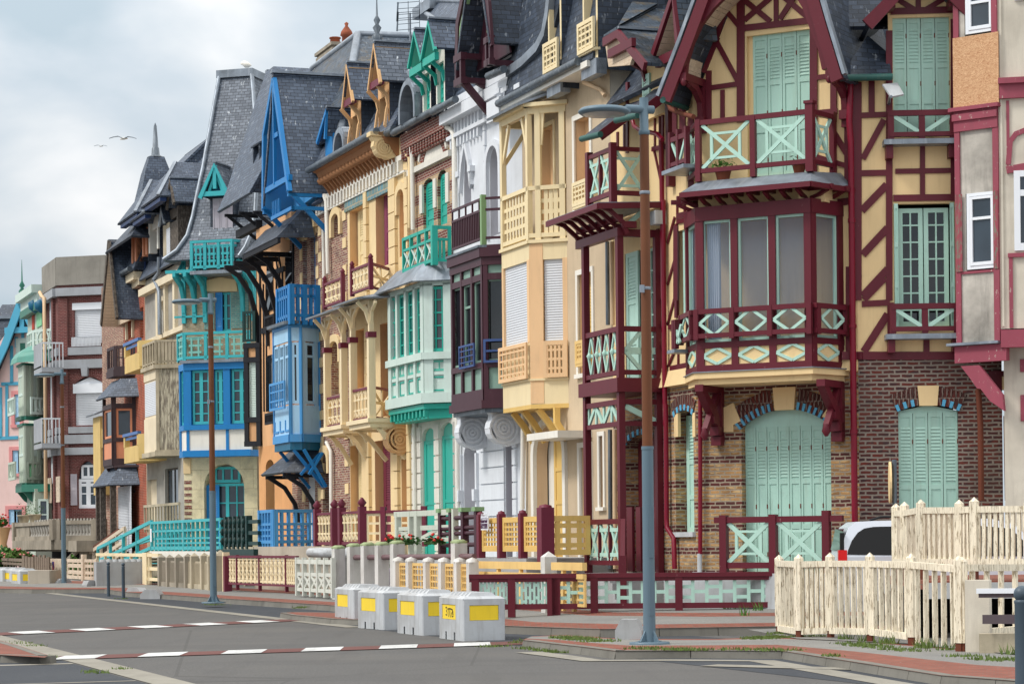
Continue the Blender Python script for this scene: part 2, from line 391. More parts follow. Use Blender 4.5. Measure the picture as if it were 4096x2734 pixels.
def shutter(par,pl,r,d,mat,leaves=2,lv=(.62,.95),panels=2,name='shutter',hinge=None):
    a0,a1,z0,z1=r; H=z1-z0
    for k in range(leaves):
        l=a0+(a1-a0)*k/leaves+.006; q=a0+(a1-a0)*(k+1)/leaves-.006; b=MB(); w=(q-l); st=w*.17
        b.box(pl,l,q,d-.03,d,z0,z1); b.box(pl,l,l+st,d,d+.018,z0,z1); b.box(pl,q-st,q,d,d+.018,z0,z1)
        edges=[0,*( [lv[0]*i/panels for i in range(1,panels)] ),lv[0],1] if lv else [i/panels for i in range(panels+1)]
        for e_ in edges:
            zc=z0+H*e_; zc=min(max(zc,z0+.05),z1-.05); b.box(pl,l+st,q-st,d,d+.017,zc-.05,zc+.05)
        if lv:
            n=max(4,int(H*(lv[1]-lv[0])/.075))
            for i in range(n):
                z=z0+H*(lv[0]+.03)+(H*(lv[1]-lv[0]-.03))*i/n
                b.hexa([pl.w(l+st,d+.016,z),pl.w(q-st,d+.016,z),pl.w(q-st,d+.001,z+.03),pl.w(l+st,d+.001,z+.03),pl.w(l+st,d+.016,z+.012),pl.w(q-st,d+.016,z+.012),pl.w(q-st,d+.001,z+.042),pl.w(l+st,d+.001,z+.042)])
        o=b.build(name,mat,par)
        if hinge:
            h=MB()
            for zz in (.12,.45,.85): h.box(pl,q-.012,q+.01,d+.018,d+.026,z0+H*zz-.045,z0+H*zz+.045)
            h.build('hinge',hinge,o)
def roller(par,pl,r,d,mat,pitch=.055,name='roller_shutter'):
    a0,a1,z0,z1=r; b=MB(); n=int((z1-z0)/pitch)
    for i in range(n):
        z=z0+(z1-z0)*i/n; h=(z1-z0)/n
        b.face([pl.w(a0,d,z),pl.w(a1,d,z),pl.w(a1,d+.012,z+h*.45),pl.w(a0,d+.012,z+h*.45)]); b.face([pl.w(a0,d+.012,z+h*.45),pl.w(a1,d+.012,z+h*.45),pl.w(a1,d,z+h),pl.w(a0,d,z+h)])
    return b.build(name,mat,par)
def lattice(b,pl,r,d,na,nz,w=.04,th=.03,frame=.06):
    a0,a1,z0,z1=r
    if frame:
        b.box(pl,a0,a1,d-th*1.2,d+th*.3,z1-frame,z1); b.box(pl,a0,a1,d-th*1.2,d+th*.3,z0,z0+frame)
        b.box(pl,a0,a0+frame,d-th*1.2,d+th*.3,z0+frame,z1-frame); b.box(pl,a1-frame,a1,d-th*1.2,d+th*.3,z0+frame,z1-frame)
    for k in range(1,na+1): a=a0+(a1-a0)*k/(na+1); b.box(pl,a-w/2,a+w/2,d-th,d,z0+frame,z1-frame)
    for k in range(1,nz+1): z=z0+(z1-z0)*k/(nz+1); b.box(pl,a0+frame,a1-frame,d-th*.9,d-.003,z-w/2,z+w/2)
    return b
def gable(b,pl,L_,Ap,R_,d0,d1,th=.09,over=0):
    """two roof slopes along n: eaves L_ and R_, ridge Ap in the plane; from d0 (back) to d1 (front)"""
    for p,q in ((Ap,R_),(L_,Ap)):
        b.slab([pl.w(p[0],d1,p[1]),pl.w(p[0],d0,p[1]),pl.w(q[0],d0,q[1]),pl.w(q[0],d1,q[1])][::-1],th)
    return b
def pipe(par,pl,pts,d,r,mat,name='downpipe'):
    return MB().tube([pl.w(a,d if len(p)<3 else p[2],z) for p in pts for a,z in [p[:2]]],r,8).build(name,mat,par)
# ------------------------------------------------------------------ palette
mt('concrete',plaster,(176,178,180),(110,105,98),.45,.9,70,.3)
mt('concrete_white',plaster,(198,202,206),(112,104,94),.65,.85,80,.25)
mt('concrete_beige',plaster,(190,180,165),(120,110,95),.4,.9,70,.3)
mt('yellow_paint',paint,(250,216,52),.5,.25)
mt('black',flat,(22,22,24),.6)
mt('kerb',plaster,(128,125,118),(80,78,72),.5,.95,60,.4)
mt('gutter',plaster,(150,146,136),(100,96,88),.45,.95,60,.3)
mt('lamp_grey',paint,(98,120,134),.45,.3,(70,80,86))
mt('lamp_rust',paint,(112,66,38),.55,.6,(70,40,24),chip=(150,110,70),chipamt=.03)
mt('lamp_lens',flat,(150,156,158),.25)
mt('bollard_grey',paint,(74,88,100),.45,.4,(30,30,34),chip=(30,32,36),chipamt=.03)
mt('white_line',plaster,(216,217,216),(112,112,110),.6,.8,50,.1)
mt('red_line',plaster,(112,76,72),(86,66,64),.4,.9,60,.1)
mt('glass',glassm,(62,74,86))
mt('glass_dark',glassm,(30,36,42))
def panem(name):
    t=NT(name); t.fin(rgba((98,124,156)),.05,0,.9); tr=t.n('ShaderNodeBsdfTransparent'); mx_=t.n('ShaderNodeMixShader'); mx_.inputs[0].default_value=.62; t.l(t.p.outputs[0],mx_.inputs[1]); t.l(tr.outputs[0],mx_.inputs[2]); t.l(mx_.outputs[0],t.t.nodes['Material Output'].inputs[0]); return t.m
mt('glass_sea',panem); mt('room_grey',flat,(82,98,116),.9)
mt('curtain',paint,(214,220,228),.8,.3)
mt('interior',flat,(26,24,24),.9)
mt('slate',slatem); mt('slate_dark',slatem,(42,50,62),(64,75,92),.45); mt('slate_pale',slatem,(82,91,104),(116,125,138),1.); mt('slate_moss',slatem,(58,70,82),(84,96,110),.35,.75)
mt('zinc',zincm); mt('zinc_dark',zincm,(104,114,124))
mt('rust',paint,(110,58,40),.8,.5,(60,34,26))
mt('terracotta',paint,(158,88,64),.85,.4,(90,50,40))
mt('leaf',paint,(84,128,52),.7,.5,(50,70,30)); mt('leaf_dark',paint,(60,98,44),.7,.5,(30,50,24)); mt('leaf_grass',paint,(104,124,62),.8,.5,(120,110,60))
mt('flower_red',flat,(222,66,60),.7); mt('flower_pink',flat,(238,140,140),.7)
def asphalt(name,c,spot=.25):
    t=NT(name); g=t.noise(t.uv(),26,6,.8); a=t.noise(t.uv(.25,.25),1,6,.6); s_=t.noise(t.uv(1.6,.22),1,5,.65)
    c0=rgba(c); col=t.mix(t.rng(g,.3,.72),(c0[0]*.6,c0[1]*.6,c0[2]*.6,1),(c0[0]*1.35,c0[1]*1.35,c0[2]*1.35,1))
    col=t.mix(t.mul(t.rng(a,.45,.7),.35),col,(c0[0]*1.35,c0[1]*1.3,c0[2]*1.22,1)); col=t.mix(t.mul(t.rng(s_,.52,.75),.35),col,(c0[0]*.6,c0[1]*.6,c0[2]*.62,1))
    w_=t.noise(t.uv(),9,2); col=t.mix(t.mul(t.rng(w_,.76,.79),.8),col,rgba((190,190,186)))
    v=t.n('ShaderNodeTexVoronoi',feature='DISTANCE_TO_EDGE'); t.l(t.uv(.11,.05),v.inputs[0]); v.inputs['Scale'].default_value=1; dn=t.noise(t.uv(),1.5,4); th=t.mul(dn,.012); lt=t.n('ShaderNodeMath',operation='LESS_THAN'); t.l(v.outputs['Distance'],lt.inputs[0]); lt.inputs[1].default_value=.002; col=t.mix(t.mul(lt.outputs[0],.3),col,(c0[0]*.45,c0[1]*.45,c0[2]*.45,1))
    pv=t.noise(t.uv(.06,.3),1,2,.4); col=t.mix(t.mul(t.rng(pv,.55,.57),.22),col,(c0[0]*.7,c0[1]*.7,c0[2]*.72,1))
    t.bump(g,.5,.012); return t.fin(col,.92,0,.15)
mt('asphalt',asphalt,(97,96,95)); mt('asphalt_dark',asphalt,(72,75,80)); mt('asphalt_pale',asphalt,(132,131,128)); mt('asphalt_red',asphalt,(142,92,80))
def paver(name):
    t=NT(name); n=t.n('ShaderNodeTexBrick'); t.l(t.uv(),n.inputs[0])
    for k,v in (('Color1',rgba((146,86,72))),('Color2',rgba((120,68,58))),('Mortar',rgba((110,96,86))),('Scale',1),('Mortar Size',.008),('Brick Width',.22),('Row Height',.11)): n.inputs[k].default_value=v
    a=t.noise(t.uv(.7,.7),1,6,.65); col=t.mix(t.mul(t.rng(a,.4,.7),.5),n.outputs[0],rgba((120,88,76))); w_=t.noise(t.uv(),8,2); col=t.mix(t.mul(t.rng(w_,.72,.75),.7),col,rgba((190,180,170)))
    return t.fin(col,.9,0,.2)
mt('paver',paver)
# ------------------------------------------------------------------ street frame: q across (towards the houses), t along it away from the camera, origin at the near lamp
TH=math.radians(19.5); LQ=(2.1,37.0); ST_E=(math.cos(TH),math.sin(TH)); ST_T=(-math.sin(TH),math.cos(TH))
def ST(q,t,z=0.): return (LQ[0]+q*ST_E[0]+t*ST_T[0],LQ[1]+q*ST_E[1]+t*ST_T[1],z)
RZ=-.12
def sheet(name,pts,z,mat,**k):
    b=MB(); b.face([(p[0],p[1],z if z is not None else p[2]) for p in pts]); o=b.build(name,mat,**k); o['kind']='structure'; return o
def ccw(p): 
    a=sum(p[i][0]*p[(i+1)%len(p)][1]-p[(i+1)%len(p)][0]*p[i][1] for i in range(len(p))); return p if a>0 else p[::-1]
sheet('ground',[(-3000,-60),(3000,-60),(3000,5000),(-3000,5000)],RZ-.03,'asphalt_pale')
sheet('road',[ST(-26,-45),ST(12,-45),ST(12,140),ST(-26,140)],RZ,'asphalt')
def line_strip(name,pts,wd,z,mat):
    """ribbon of width wd along ground points"""
    b=MB(); P=[Vector((p[0],p[1])) for p in pts]; A=[]
    for i,p in enumerate(P):
        t=(P[min(i+1,len(P)-1)]-P[max(i-1,0)]).normalized(); n=Vector((-t.y,t.x)); A.append((p+n*wd/2,p-n*wd/2))
    for (a,b_),(c,d) in zip(A,A[1:]): b.face([(b_.x,b_.y,z),(d.x,d.y,z),(c.x,c.y,z),(a.x,a.y,z)])
    o=b.build(name,mat); o['kind']='structure'; return o
# parking lane of darker asphalt along the houses and gutters either side of the carriageway
sheet('parking_lane',ccw([ST(-.7,-14),ST(3.2,-14),ST(4,64),ST(-.7,58)]),RZ+.004,'asphalt_dark')
line_strip('gutter',[ST(-.72,t) for t in range(14,66,4)],.42,RZ+.009,'gutter')
line_strip('gutter',[ST(-8.2,t) for t in range(-30,70,5)],.5,RZ+.009,'gutter')
sheet('parking_lane',ccw([ST(-8.5,-30),ST(-13,-30),ST(-13,3),ST(-8.5,3)]),RZ+.006,'asphalt_dark')
line_strip('parking_line',[ST(-8.5,1.9),ST(-13,1.9)],.32,RZ+.010,'gutter')
line_strip('parking_line',[ST(-8.5,-3.1),ST(-13,-3.1)],.14,RZ+.010,'gutter')
# raised crossing edges: red band with white blocks
def band(A,B,n,wd,first,z,frac=.5,lean=.6):
    A=Vector(A[:2]);B=Vector(B[:2]); t=(B-A).normalized(); nn=Vector((-t.y,t.x))
    b=MB(); b.face([(*(A-nn*wd/2),z),(*(B-nn*wd/2),z),(*(B+nn*wd/2),z),(*(A+nn*wd/2),z)]); o=b.build('crossing_band','red_line'); o['kind']='structure'
    b=MB(); L_=(B-A).length; p=L_/n
    for i in range(n):
        s0=(i+first)*p; s1=s0+p*frac
        if s1>L_: s1=L_
        P=A+t*s0;Q=A+t*s1; k=t*lean*wd
        b.face([(*(P-nn*wd/2-k),z+.004),(*(Q-nn*wd/2-k),z+.004),(*(Q+nn*wd/2),z+.004),(*(P+nn*wd/2),z+.004)])
    o=b.build('crossing_marking','white_line'); o['kind']='structure'
use('M')
band(G(455,890,RZ),ST(-.1,4.95),6,1.15,.1,RZ+.012,.5,.5)
band(G(-290,745,RZ),G(2010,634,RZ),6,1.15,.08,RZ+.012,.5,.5)
# house-side pavement: front kerb line measured, back line under the fences
use('M'); KL=[G(-900,415,0),G(215,434,0),G(700,433,0),G(860,455,0),G(1090,469,0),G(1450,494,0),G(2215,543,0)]
use('N'); KL+=[G(1540,1131,.03),G(2256,1155,.03)]
use('I'); KL+=[G(870,1347,.03),(7.5,41.6,.03),(14,39.5,.03)]
KL=[(x,y,.03) for x,y,z in KL]
BK=[ST(12,104),ST(10,62),ST(9,55),ST(9,46),ST(9,41),ST(9,32),ST(9,25),ST(9.5,14),(10,54),(12,52),(14,50),(18,48)]
def lerp(a,b,f): return tuple(x+(y-x)*f for x,y in zip(a,b))
FR=[(0,.09,'paver'),(.09,.25,'asphalt_pale'),(.25,.33,'paver'),(.33,.5,'asphalt_pale'),(.5,1.,'asphalt_pale')]
for f0,f1,m_ in FR:
    b=MB()
    for (k0,b0),(k1,b1) in zip(zip(KL,BK),zip(KL[1:],BK[1:])):
        zz=lambda f:.03+.22*min(1,f/.45)
        P=[lerp(k0,b0,f0),lerp(k1,b1,f0),lerp(k1,b1,f1),lerp(k0,b0,f1)]; Z_=[zz(f0),zz(f0),zz(f1),zz(f1)]
        b.face([(p[0],p[1],z) for p,z in zip(P,Z_)])
    o=b.build('pavement',m_); o['kind']='structure'
def kerb(pts,wd=.16,h=.15,z=.034,name='kerb',mat='kerb'):
    b=MB(); P=[Vector(p[:2]) for p in pts]
    for p,q in zip(P,P[1:]):
        t=(q-p).normalized(); n=Vector((-t.y,t.x)); L_=(q-p).length; k=max(1,int(L_/1.0))
        for i in range(k):
            s=p+t*(L_*i/k+.006); e_=p+t*(L_*(i+1)/k-.006)
            c=[s-n*.02,e_-n*.02,e_+n*wd,s+n*wd]; c2=[s+n*.015,e_+n*.015,e_+n*wd,s+n*wd]
            b.hexa([(*x,RZ-.02) for x in c]+[(*x,z) for x in c2])
    o=b.build(name,mat); o['kind']='structure'; return o
kerb(KL)
# near island with the lamp
use('I'); IK=[G(-1010/1.0417*0+(-30),1388,0),G(0,1412,0),G(120,1425,0),G(250,1441,0),G(540,1439,0),G(890,1441,0),G(1152,1481,0),G(1500,1535,0),ST(.9,-16)]
use('N'); IK[0]=G(1672,1236,0)
use('L'); IB=[G(-800,1010,0),G(-700,1170,0),G(-100,1240,0),G(300,1260,0),G(850,1265,0),G(1300,1300,0),G(2200,1380,0),G(2700,1420,0),ST(6,-16)]
use('I'); IB[0]=G(-70,1385,0); IB[1]=G(60,1380,0); IB[2]=G(200,1390,0); IB[3]=G(380,1395,0); IB[4]=G(640,1395,0); 
use('L'); IB[5]=G(350,1215,0); IB[6]=G(1000,1235,0); IB[7]=G(2200,1330,0); IB[8]=ST(6,-16)
for f0,f1,m_ in ((0,.42,'paver'),(.42,.9,'asphalt_pale'),(.9,1,'paver')):
    b=MB()
    for (k0,b0),(k1,b1) in zip(zip(IK,IB),zip(IK[1:],IB[1:])):
        P=[lerp(k0,b0,f0),lerp(k1,b1,f0),lerp(k1,b1,f1),lerp(k0,b0,f1)]; b.face([(p[0],p[1],.0) for p in P])
    o=b.build('pavement',m_); o['kind']='structure'
kerb(IK,.18,.15,.004)
line_strip('gutter',[(p[0]-.35,p[1]-.55) for p in IK[1:]],.42,RZ+.010,'gutter')
line_strip('parking_line',[ST(-.6,-3.5),ST(4,-10)],.5,RZ+.014,'gutter')
# yard behind the near pickets, at pavement level
sheet('yard',[(4.2,43.2),(4.6,39.2),(6.0,36.9),(7.2,32),(20,30),(20,46),(7.6,45.5)],.012,'asphalt_pale')
# red asphalt between island and far kerb
use('N'); sheet('red_strip',ccw([G(1535,1150,RZ),G(2256,1168,RZ),G(2256,1232,RZ),G(1990,1215,RZ),G(1640,1180,RZ)]),RZ+.012,'asphalt_red')
# left island corner
use('M'); sheet('pavement',ccw([G(-500,690,0),G(0,770,0),G(110,800,0),G(330,872,0),G(300,885,0),G(0,868,0),G(-500,860,0)]),.0,'paver')
use('M'); kerb([G(-500,690,0),G(0,772,0),G(110,802,0),G(335,876,0),G(0,868,0),G(-500,860,0)][::-1],.14,.12,.004)
# second small island by the blocks
use('M'); SI=[G(2600,640,0),G(2215,625,0),G(1960,600,0),G(1880,585,0),G(1960,580,0),G(2215,583,0),G(2600,600,0)]
sheet('pavement',ccw(SI),.0,'paver'); kerb(SI[::-1],.12,.12,.004)
# ------------------------------------------------------------------ grass tufts
def tuft(pts,h,n,spread,mat='leaf_grass',name='grass',label=None):
    b=MB()
    for P in pts:
        for i in range(n):
            a=random.uniform(0,6.28); r=spread*math.sqrt(random.random()); x=P[0]+r*math.cos(a)*P[3]; y=P[1]+r*math.sin(a); hh=h*random.uniform(.4,1.2); dx=random.uniform(-.6,.6)*hh; dy=random.uniform(-.5,.5)*hh; w_=random.uniform(.006,.014)
            b.face([(x-w_,y,P[2]),(x+w_,y,P[2]),(x+dx,y+dy,P[2]+hh)])
    o=b.build(name,mat); o['kind']='stuff'; return o
gp=[]
def gl(c,x0,y0,x1,y1,n,z=0,wx=1.):
    use(c)
    for i in range(n):
        f=random.random(); p=G(x0+(x1-x0)*f,y0+(y1-y0)*f+random.uniform(-3,3),z); gp.append((p[0],p[1],p[2],wx))
gl('N',1430,1290,1520,1285,6,RZ,2); gl('N',1620,1270,1680,1240,9,RZ,1.2); gl('N',1680,1300,2030,1338,26,RZ,1.6); gl('N',1970,1220,2256,1252,30,0,2.2)
gl('I',50,1390,240,1405,20,0,2); gl('I',320,1432,560,1438,26,.01,2.2); gl('I',780,1395,860,1392,18,0,2); gl('L',230,1225,520,1215,30,0,2.4); gl('L',360,1190,440,1200,10,0,1)
gl('L',640,1215,760,1215,10,0,2); gl('L',910,1265,1440,1325,38,0,2.4); gl('L',1760,1355,2160,1400,22,0,2.4); gl('L',0,1310,500,1318,22,0,2.4); gl('L',780,1360,840,1360,6,0,1)
gl('M',100,785,240,812,8,RZ,1.5); gl('M',330,880,355,905,5,RZ,1); gl('M',580,970,670,995,7,RZ,1.5); gl('M',800,965,830,970,3,RZ,1); gl('M',1995,555,2040,550,6,.03,1.2); gl('M',2075,628,2100,632,4,RZ,1); gl('M',190,430,215,440,4,RZ,1);gl('M',1400,533,1500,537,8,RZ,2); gl('M',790,490,840,492,4,RZ,1)
tuft(gp,.05,12,.13)
gp2=[]
use('L'); gp2=[(*G(x,y,0)[:2],.01,1.) for x,y in ((1500,1300),(1480,1305),(1530,1300),(1655,1318),(1050,1250),(1170,1265),(1240,1270),(2130,1350),(1940,1290),(905,1235))]
tuft(gp2,.15,22,.13)
use('I'); gp3=[(*G(x,y,.2)[:2],.22,1.) for x,y in ((675,1262),(800,1262),(830,1260),(690,1285),(745,1310),(800,1290))]
tuft(gp3,.22,14,.12,'leaf')
# ------------------------------------------------------------------ lamps
def make_lamp(label,loc):
    root=thing('street_lamp',label,'street lamp',(0,0,0),'tall street lamps along the kerb')
    b=MB(); b.lathe(0,0,[(.34,0),(.34,.03),(.30,.035)],8)
    for k in range(4):
        a=k*math.pi/2+.4; b.hexa([(math.cos(a)*r-math.sin(a)*w_,math.sin(a)*r+math.cos(a)*w_,z) for r,w_,z in ((.31,-.012,.03),(.31,.012,.03),(.08,.012,.03),(.08,-.012,.03),(.2,-.012,.05),(.2,.012,.05),(.08,.012,.24),(.08,-.012,.24))])
    b.build('base_plate','lamp_grey',root)
    b=MB(); b.lathe(0,0,[(.098,.02),(.092,1.6),(.09,3.08)],14); b.lathe(0,0,[(.098,3.05),(.098,3.1)],14); p=Pl((0,-.0),(1,0)); b.box(p,-.03,.05,.088,.1,1.35,2.15); b.box(p,-.03,.05,.088,.102,.45,1.0); b.build('lower_pole','lamp_grey',root)
    MB().lathe(0,0,[(.083,3.09),(.078,5.6),(.072,8.0)],14).build('upper_pole','lamp_rust',root)
    b=MB()
    for z in (5.55,7.05): b.lathe(0,0,[(.081,z),(.084,z+.005),(.084,z+.045),(.081,z+.05)],12)
    b.box(p,-.13,-.06,.05,.09,5.5,5.62); b.build('clamp','zinc',root)
    b=MB(); b.lathe(0,0,[(.074,7.98),(.088,7.99),(.088,8.05),(.07,8.06),(.07,8.56)],12); b.tube([(.16,0,8.38),(-.3,0,8.38)],.065,10); b.build('collar','lamp_grey',root)
    b=MB(); b.hexa([(-.25,-.06,8.32),(-.25,.06,8.32),(-.7,.24,8.29),(-.7,-.24,8.29),(-.25,-.05,8.41),(-.25,.05,8.41),(-.7,.2,8.36),(-.7,-.2,8.36)][::1])
    b.lathe(-.68,0,[(.1,8.27),(.36,8.27),(.4,8.3),(.4,8.32),(.36,8.36),(.2,8.385),(.02,8.385)],24); h=b.build('luminaire','lamp_grey',root)
    MB().lathe(-.68,0,[(.02,8.24),(.2,8.245),(.33,8.265)],20).build('lens','lamp_lens',h)
    root.location=loc; return root
pN=G(1490,1476,0,'Z'); pM=G(490,1382,0,'Z'); pF=G(147,1345,0,'Z')
rzl=TH
l0=make_lamp('rusty topped street lamp in front of the dark red half-timbered house',pN); l0.rotation_euler=(0,0,rzl)
copytree(l0,pM,rzl,'rusty topped street lamp in front of the turquoise balcony house')
copytree(l0,pF,rzl,'rusty topped street lamp in front of the red brick corner house')
# ------------------------------------------------------------------ concrete blocks
def make_block(label,loc,L_=1.6,yel=True,plain=False):
    root=thing('concrete_block',label,'concrete block',(0,0,0),'concrete blocks closing the road')
    W_,H_=.78,.74; b=MB(); p=Pl((0,0),(1,0))
    # body with two lifting slots under the long side, bevelled shoulders
    fr=Pl((0,0),(1,0)); bv=.025
    b.wall(Pl((0,0),(1,0)),bv,W_-bv,.0,H_,[(.12,.66,.36,.63)] if yel else [],0,.018)
    Lp=Pl((0,L_),(0,-1)); b.wall(Lp,bv,L_-bv,0,H_,([(.2,1.12,.36,.63)] if yel else [])+[(.42,.52,-.01,.14),(.98,1.08,-.01,.14)],0,.018 if yel else .05)
    Rp=Pl((W_,0),(0,1)); b.wall(Rp,bv,L_-bv,0,H_,[(.42,.52,-.01,.14),(.98,1.08,-.01,.14)],0,.05)
    Bp=Pl((W_,L_),(-1,0)); b.wall(Bp,bv,W_-bv,0,H_,[],0)
    for (x,y),(u,v) in (((0,0),(1,1)),((W_,0),(-1,1)),((W_,L_),(-1,-1)),((0,L_),(1,-1))):
        q=[(x+u*bv,y),(x,y+v*bv)]
        if u*v>0: q=q[::-1]
        b.face([(*q[0],0),(*q[1],0),(*q[1],H_),(*q[0],H_)])
    if plain: b.face([(0,0,H_),(W_,0,H_),(W_,L_,H_),(0,L_,H_)])
    else:
        s=.07; t=[(0,0,H_),(W_,0,H_),(W_,L_,H_),(0,L_,H_)]; u=[(s,s,H_+.045),(W_-s,s,H_+.045),(W_-s,L_-s,H_+.045),(s,L_-s,H_+.045)]
        for i in range(4): b.face([t[i],t[(i+1)%4],u[(i+1)%4],u[i]])
        b.face(u)
        n=int(L_/.26)
        for i in range(n):   # interlocking ribs on top
            y0=.12+i*(L_-.2)/n; y1=y0+.15
            b.hexa([(.13,y0,H_+.044),(W_-.13,y0,H_+.044),(W_-.13,y1,H_+.044),(.13,y1,H_+.044),(.2,y0+.03,H_+.11),(W_-.2,y0+.03,H_+.11),(W_-.2,y1-.03,H_+.11),(.2,y1-.03,H_+.11)])
    b.build('body','concrete_beige' if plain else 'concrete_white',root)
    if yel:
        MB().box(Pl((0,0),(1,0)),.125,.655,-.04,-.012,.365,.625).build('yellow_panel','yellow_paint',root)
        MB().box(Pl((0,L_),(0,-1)),.205,1.115,-.04,-.012,.365,.625).build('yellow_panel','yellow_paint',root)
    root.location=loc; return root
bz=math.radians(17)
blk=[('N',1227,1246,'foremost concrete block with black graffiti on one yellow panel'),('N',920,1204,'second concrete block from the front, chipped lower corner, two yellow panels'),('N',627,1163,'third concrete block from the front, chipped corner edge and dirty side'),('N',403,1120,'hindmost concrete block of the row nearest the near lamp')]
proto=None
for i,(c,x,y,lb) in enumerate(blk):
    p=G(x,y,RZ,c)
    rz=bz+(.0,.05,.09,.03)[i]
    if proto is None:
        proto=make_block(lb,p); proto.rotation_euler=(0,0,rz)
    else: copytree(proto,p,rz,lb)
# graffiti on the foremost block, painted on its long side panel
gb=MB(); Lp=Pl((0,1.6),(0,-1)); g0=.42
for pts in ([(0,.19),(.08,.2),(.1,.15),(.03,.13),(.1,.11),(.09,.05),(.0,.06)],[(.14,.17),(.3,.18),(.47,.16)],[(.2,.18),(.22,.08),(.2,.02)],[(.28,.17),(.3,.06),(.33,.02)],[(.4,.17),(.5,.12),(.5,.04),(.42,.03),(.39,.09),(.45,.12),(.47,.07)]):
    gb.strip(Lp,[(g0+a,.385+z*.95) for a,z in pts],.022,-.013,-.009)
g=gb.build('graffiti','black'); g.parent=proto; 
use('O')
far=[(262,1437,'yellow panelled concrete block beside the plain beige block at the road end',1),(160,1412,'yellow panelled concrete block behind two others at the road end',1),(40,1408,'farthest concrete block cut by the picture edge',1)]
for x,y,lb,_ in far:
    copytree(proto,G(x-12,y,RZ),.42,lb)
    # the graffiti belongs to the foremost block only
for o in list(bpy.data.objects):
    if o.name.startswith('graffiti.'): bpy.data.objects.remove(o)
pb=make_block('plain beige concrete block without yellow panels at the road end',G(350,1440,RZ),1.6,False,True); pb.rotation_euler=(0,0,-.12)
pb.scale=(1.15,.9,1.05)
# long grey block in front of the turquoise stair
use('M'); A_=G(648,422,.03); B_=atY(990,408,A_[1]+.5); pl=Pl(A_,(B_[0]-A_[0],B_[1]-A_[1])); Lg=math.hypot(B_[0]-A_[0],B_[1]-A_[1])
b=MB(); b.box(pl,0,Lg,-.9,0,-.05,1.0)
for i in range(7): a=.15+i*(Lg-.3)/7; b.lathe(*pl.xy(a+.12,-.3),[(.14,.99),(.10,1.1),(.0,1.1)],6)
tag(b.build('concrete_block','concrete'),'long low grey concrete block with studs in front of turquoise stair','concrete block','concrete blocks closing the road')
# trapezoid parking stops
def stop(P,Q,label,h=.3,dp=.28):
    pl=Pl(P,(Q[0]-P[0],Q[1]-P[1])); L_=math.hypot(Q[0]-P[0],Q[1]-P[1]); b=MB(); z=P[2]
    o=[(0,z),(L_,z),(L_,z+h*.45),(L_*.78,z+h),(L_*.22,z+h),(0,z+h*.45)]
    b.prism(pl,o,-dp,0); tag(b.build('parking_stop','concrete'),label,'parking stop','low concrete parking stops')
use('I'); stop(G(250,1397,0),G(352,1397,0),'low concrete parking stop beside the nearest lamp base',.33)
use('M'); stop(G(840,474,RZ),G(945,478,RZ),'low concrete parking stop just behind the bollards'); stop(G(940,494,RZ),G(1074,494,RZ),'low concrete parking stop lying free on the parking lane')
stop(G(384,409,.02),G(487,407,.02),'low concrete parking stop behind the farthest lamp'); stop(G(583,424,.02),G(650,422,.02),'low concrete parking stop against the long grey block')
# bollards
def bollard(P,h,r,label):
    root=thing('bollard',label,'bollard',P,'grey steel bollards'); x,y,z=P
    MB().lathe(x,y,[(r*1.05,z-.02),(r,z+h*.3),(r,z+h*.86),(r*1.06,z+h*.87),(r*1.06,z+h*.89),(r*.7,z+h*.9)],12).build('post','bollard_grey',root)
    MB().lathe(x,y,[(.01,z+h*.885)]+[(r*1.12*math.sin(math.pi*k/8),z+h*.945-r*1.12*math.cos(math.pi*k/8)) for k in range(1,9)],12).build('ball','bollard_grey',root)
use('M'); bollard(G(729,476,RZ),1.18,.055,'grey bollard with ball top nearer the long concrete block'); bollard(G(829,490,RZ),1.18,.055,'grey bollard with ball top next to the parking stop')
use('P'); Pb=G(738,1720,RZ); bollard(Pb,1.22,.08,'thick scuffed bollard at the picture edge by the concrete bench post')
# ------------------------------------------------------------------ facade planes
R=Pl((2.31,54.4),(.334,-.943))                 # the long terrace
C1=R.xy(R.A(1600,1250,0,'Z'),0)
F1=Pl(C1,(.866,-.5))                           # turned front of the dark red house
F1e=F1.A(1967,700,0,'Z')
F2=Pl(F1.xy(F1e),(.9986,-.05))                 # its wing
mt('red_timber',paint,(100,28,42),.45,.35,(60,24,30),chip=(150,110,110),chipamt=.0)
mt('red_pipe',paint,(128,14,42),.3,.3,(70,24,30),chip=(150,100,100),chipamt=.01)
mt('cream_wall',paint,(240,210,158),.75,.3,(150,120,80))
mt('cream_board',boards,(226,206,182),(214,192,166),.16,False,(150,130,110))
mt('mint',paint,(184,222,208),.5,.3,(120,120,90)); mt('mint_rust',paint,(180,218,204),.5,.4,(128,120,90),chip=(150,110,70),chipamt=-.01)
mt('yellow_brick',brickm,(198,152,100),(150,112,72),(172,158,138),.23,.078,.015,(216,180,128),(.47,.155,.1,(108,50,46),(86,44,44)))
mt('dark_brick',brickm,(120,54,46),(80,46,46),(152,141,130),.24,.083,.019,(70,50,54))
mt('arch_brick',brickm,(104,46,40),(80,44,42),(140,126,116),.09,.4,.012)
mt('blue_brick',plaster,(96,176,214),(120,130,140),.3,.8)
mt('gutter_green',paint,(44,92,86),.5,.4)
def timbers(b,pl,c,lst,w=.15,d0=-.02,d1=.035,d=None):
    for t in lst:
        ww=t[4] if len(t)>4 else w; dd=d1 if d is None else d
        b.bar(pl,pl.at(t[0],t[1],dd,c),pl.at(t[2],t[3],dd,c),ww,d0 if d is None else d-.06,dd+random.uniform(0,.006))
def curve(pl,c,d,pts): return [pl.at(x,y,d,c) for x,y in pts]
h=thing('villa','dark red and cream half-timbered villa with mint shutters and big curved gable','house',(*C1,.2))
ZB=.2
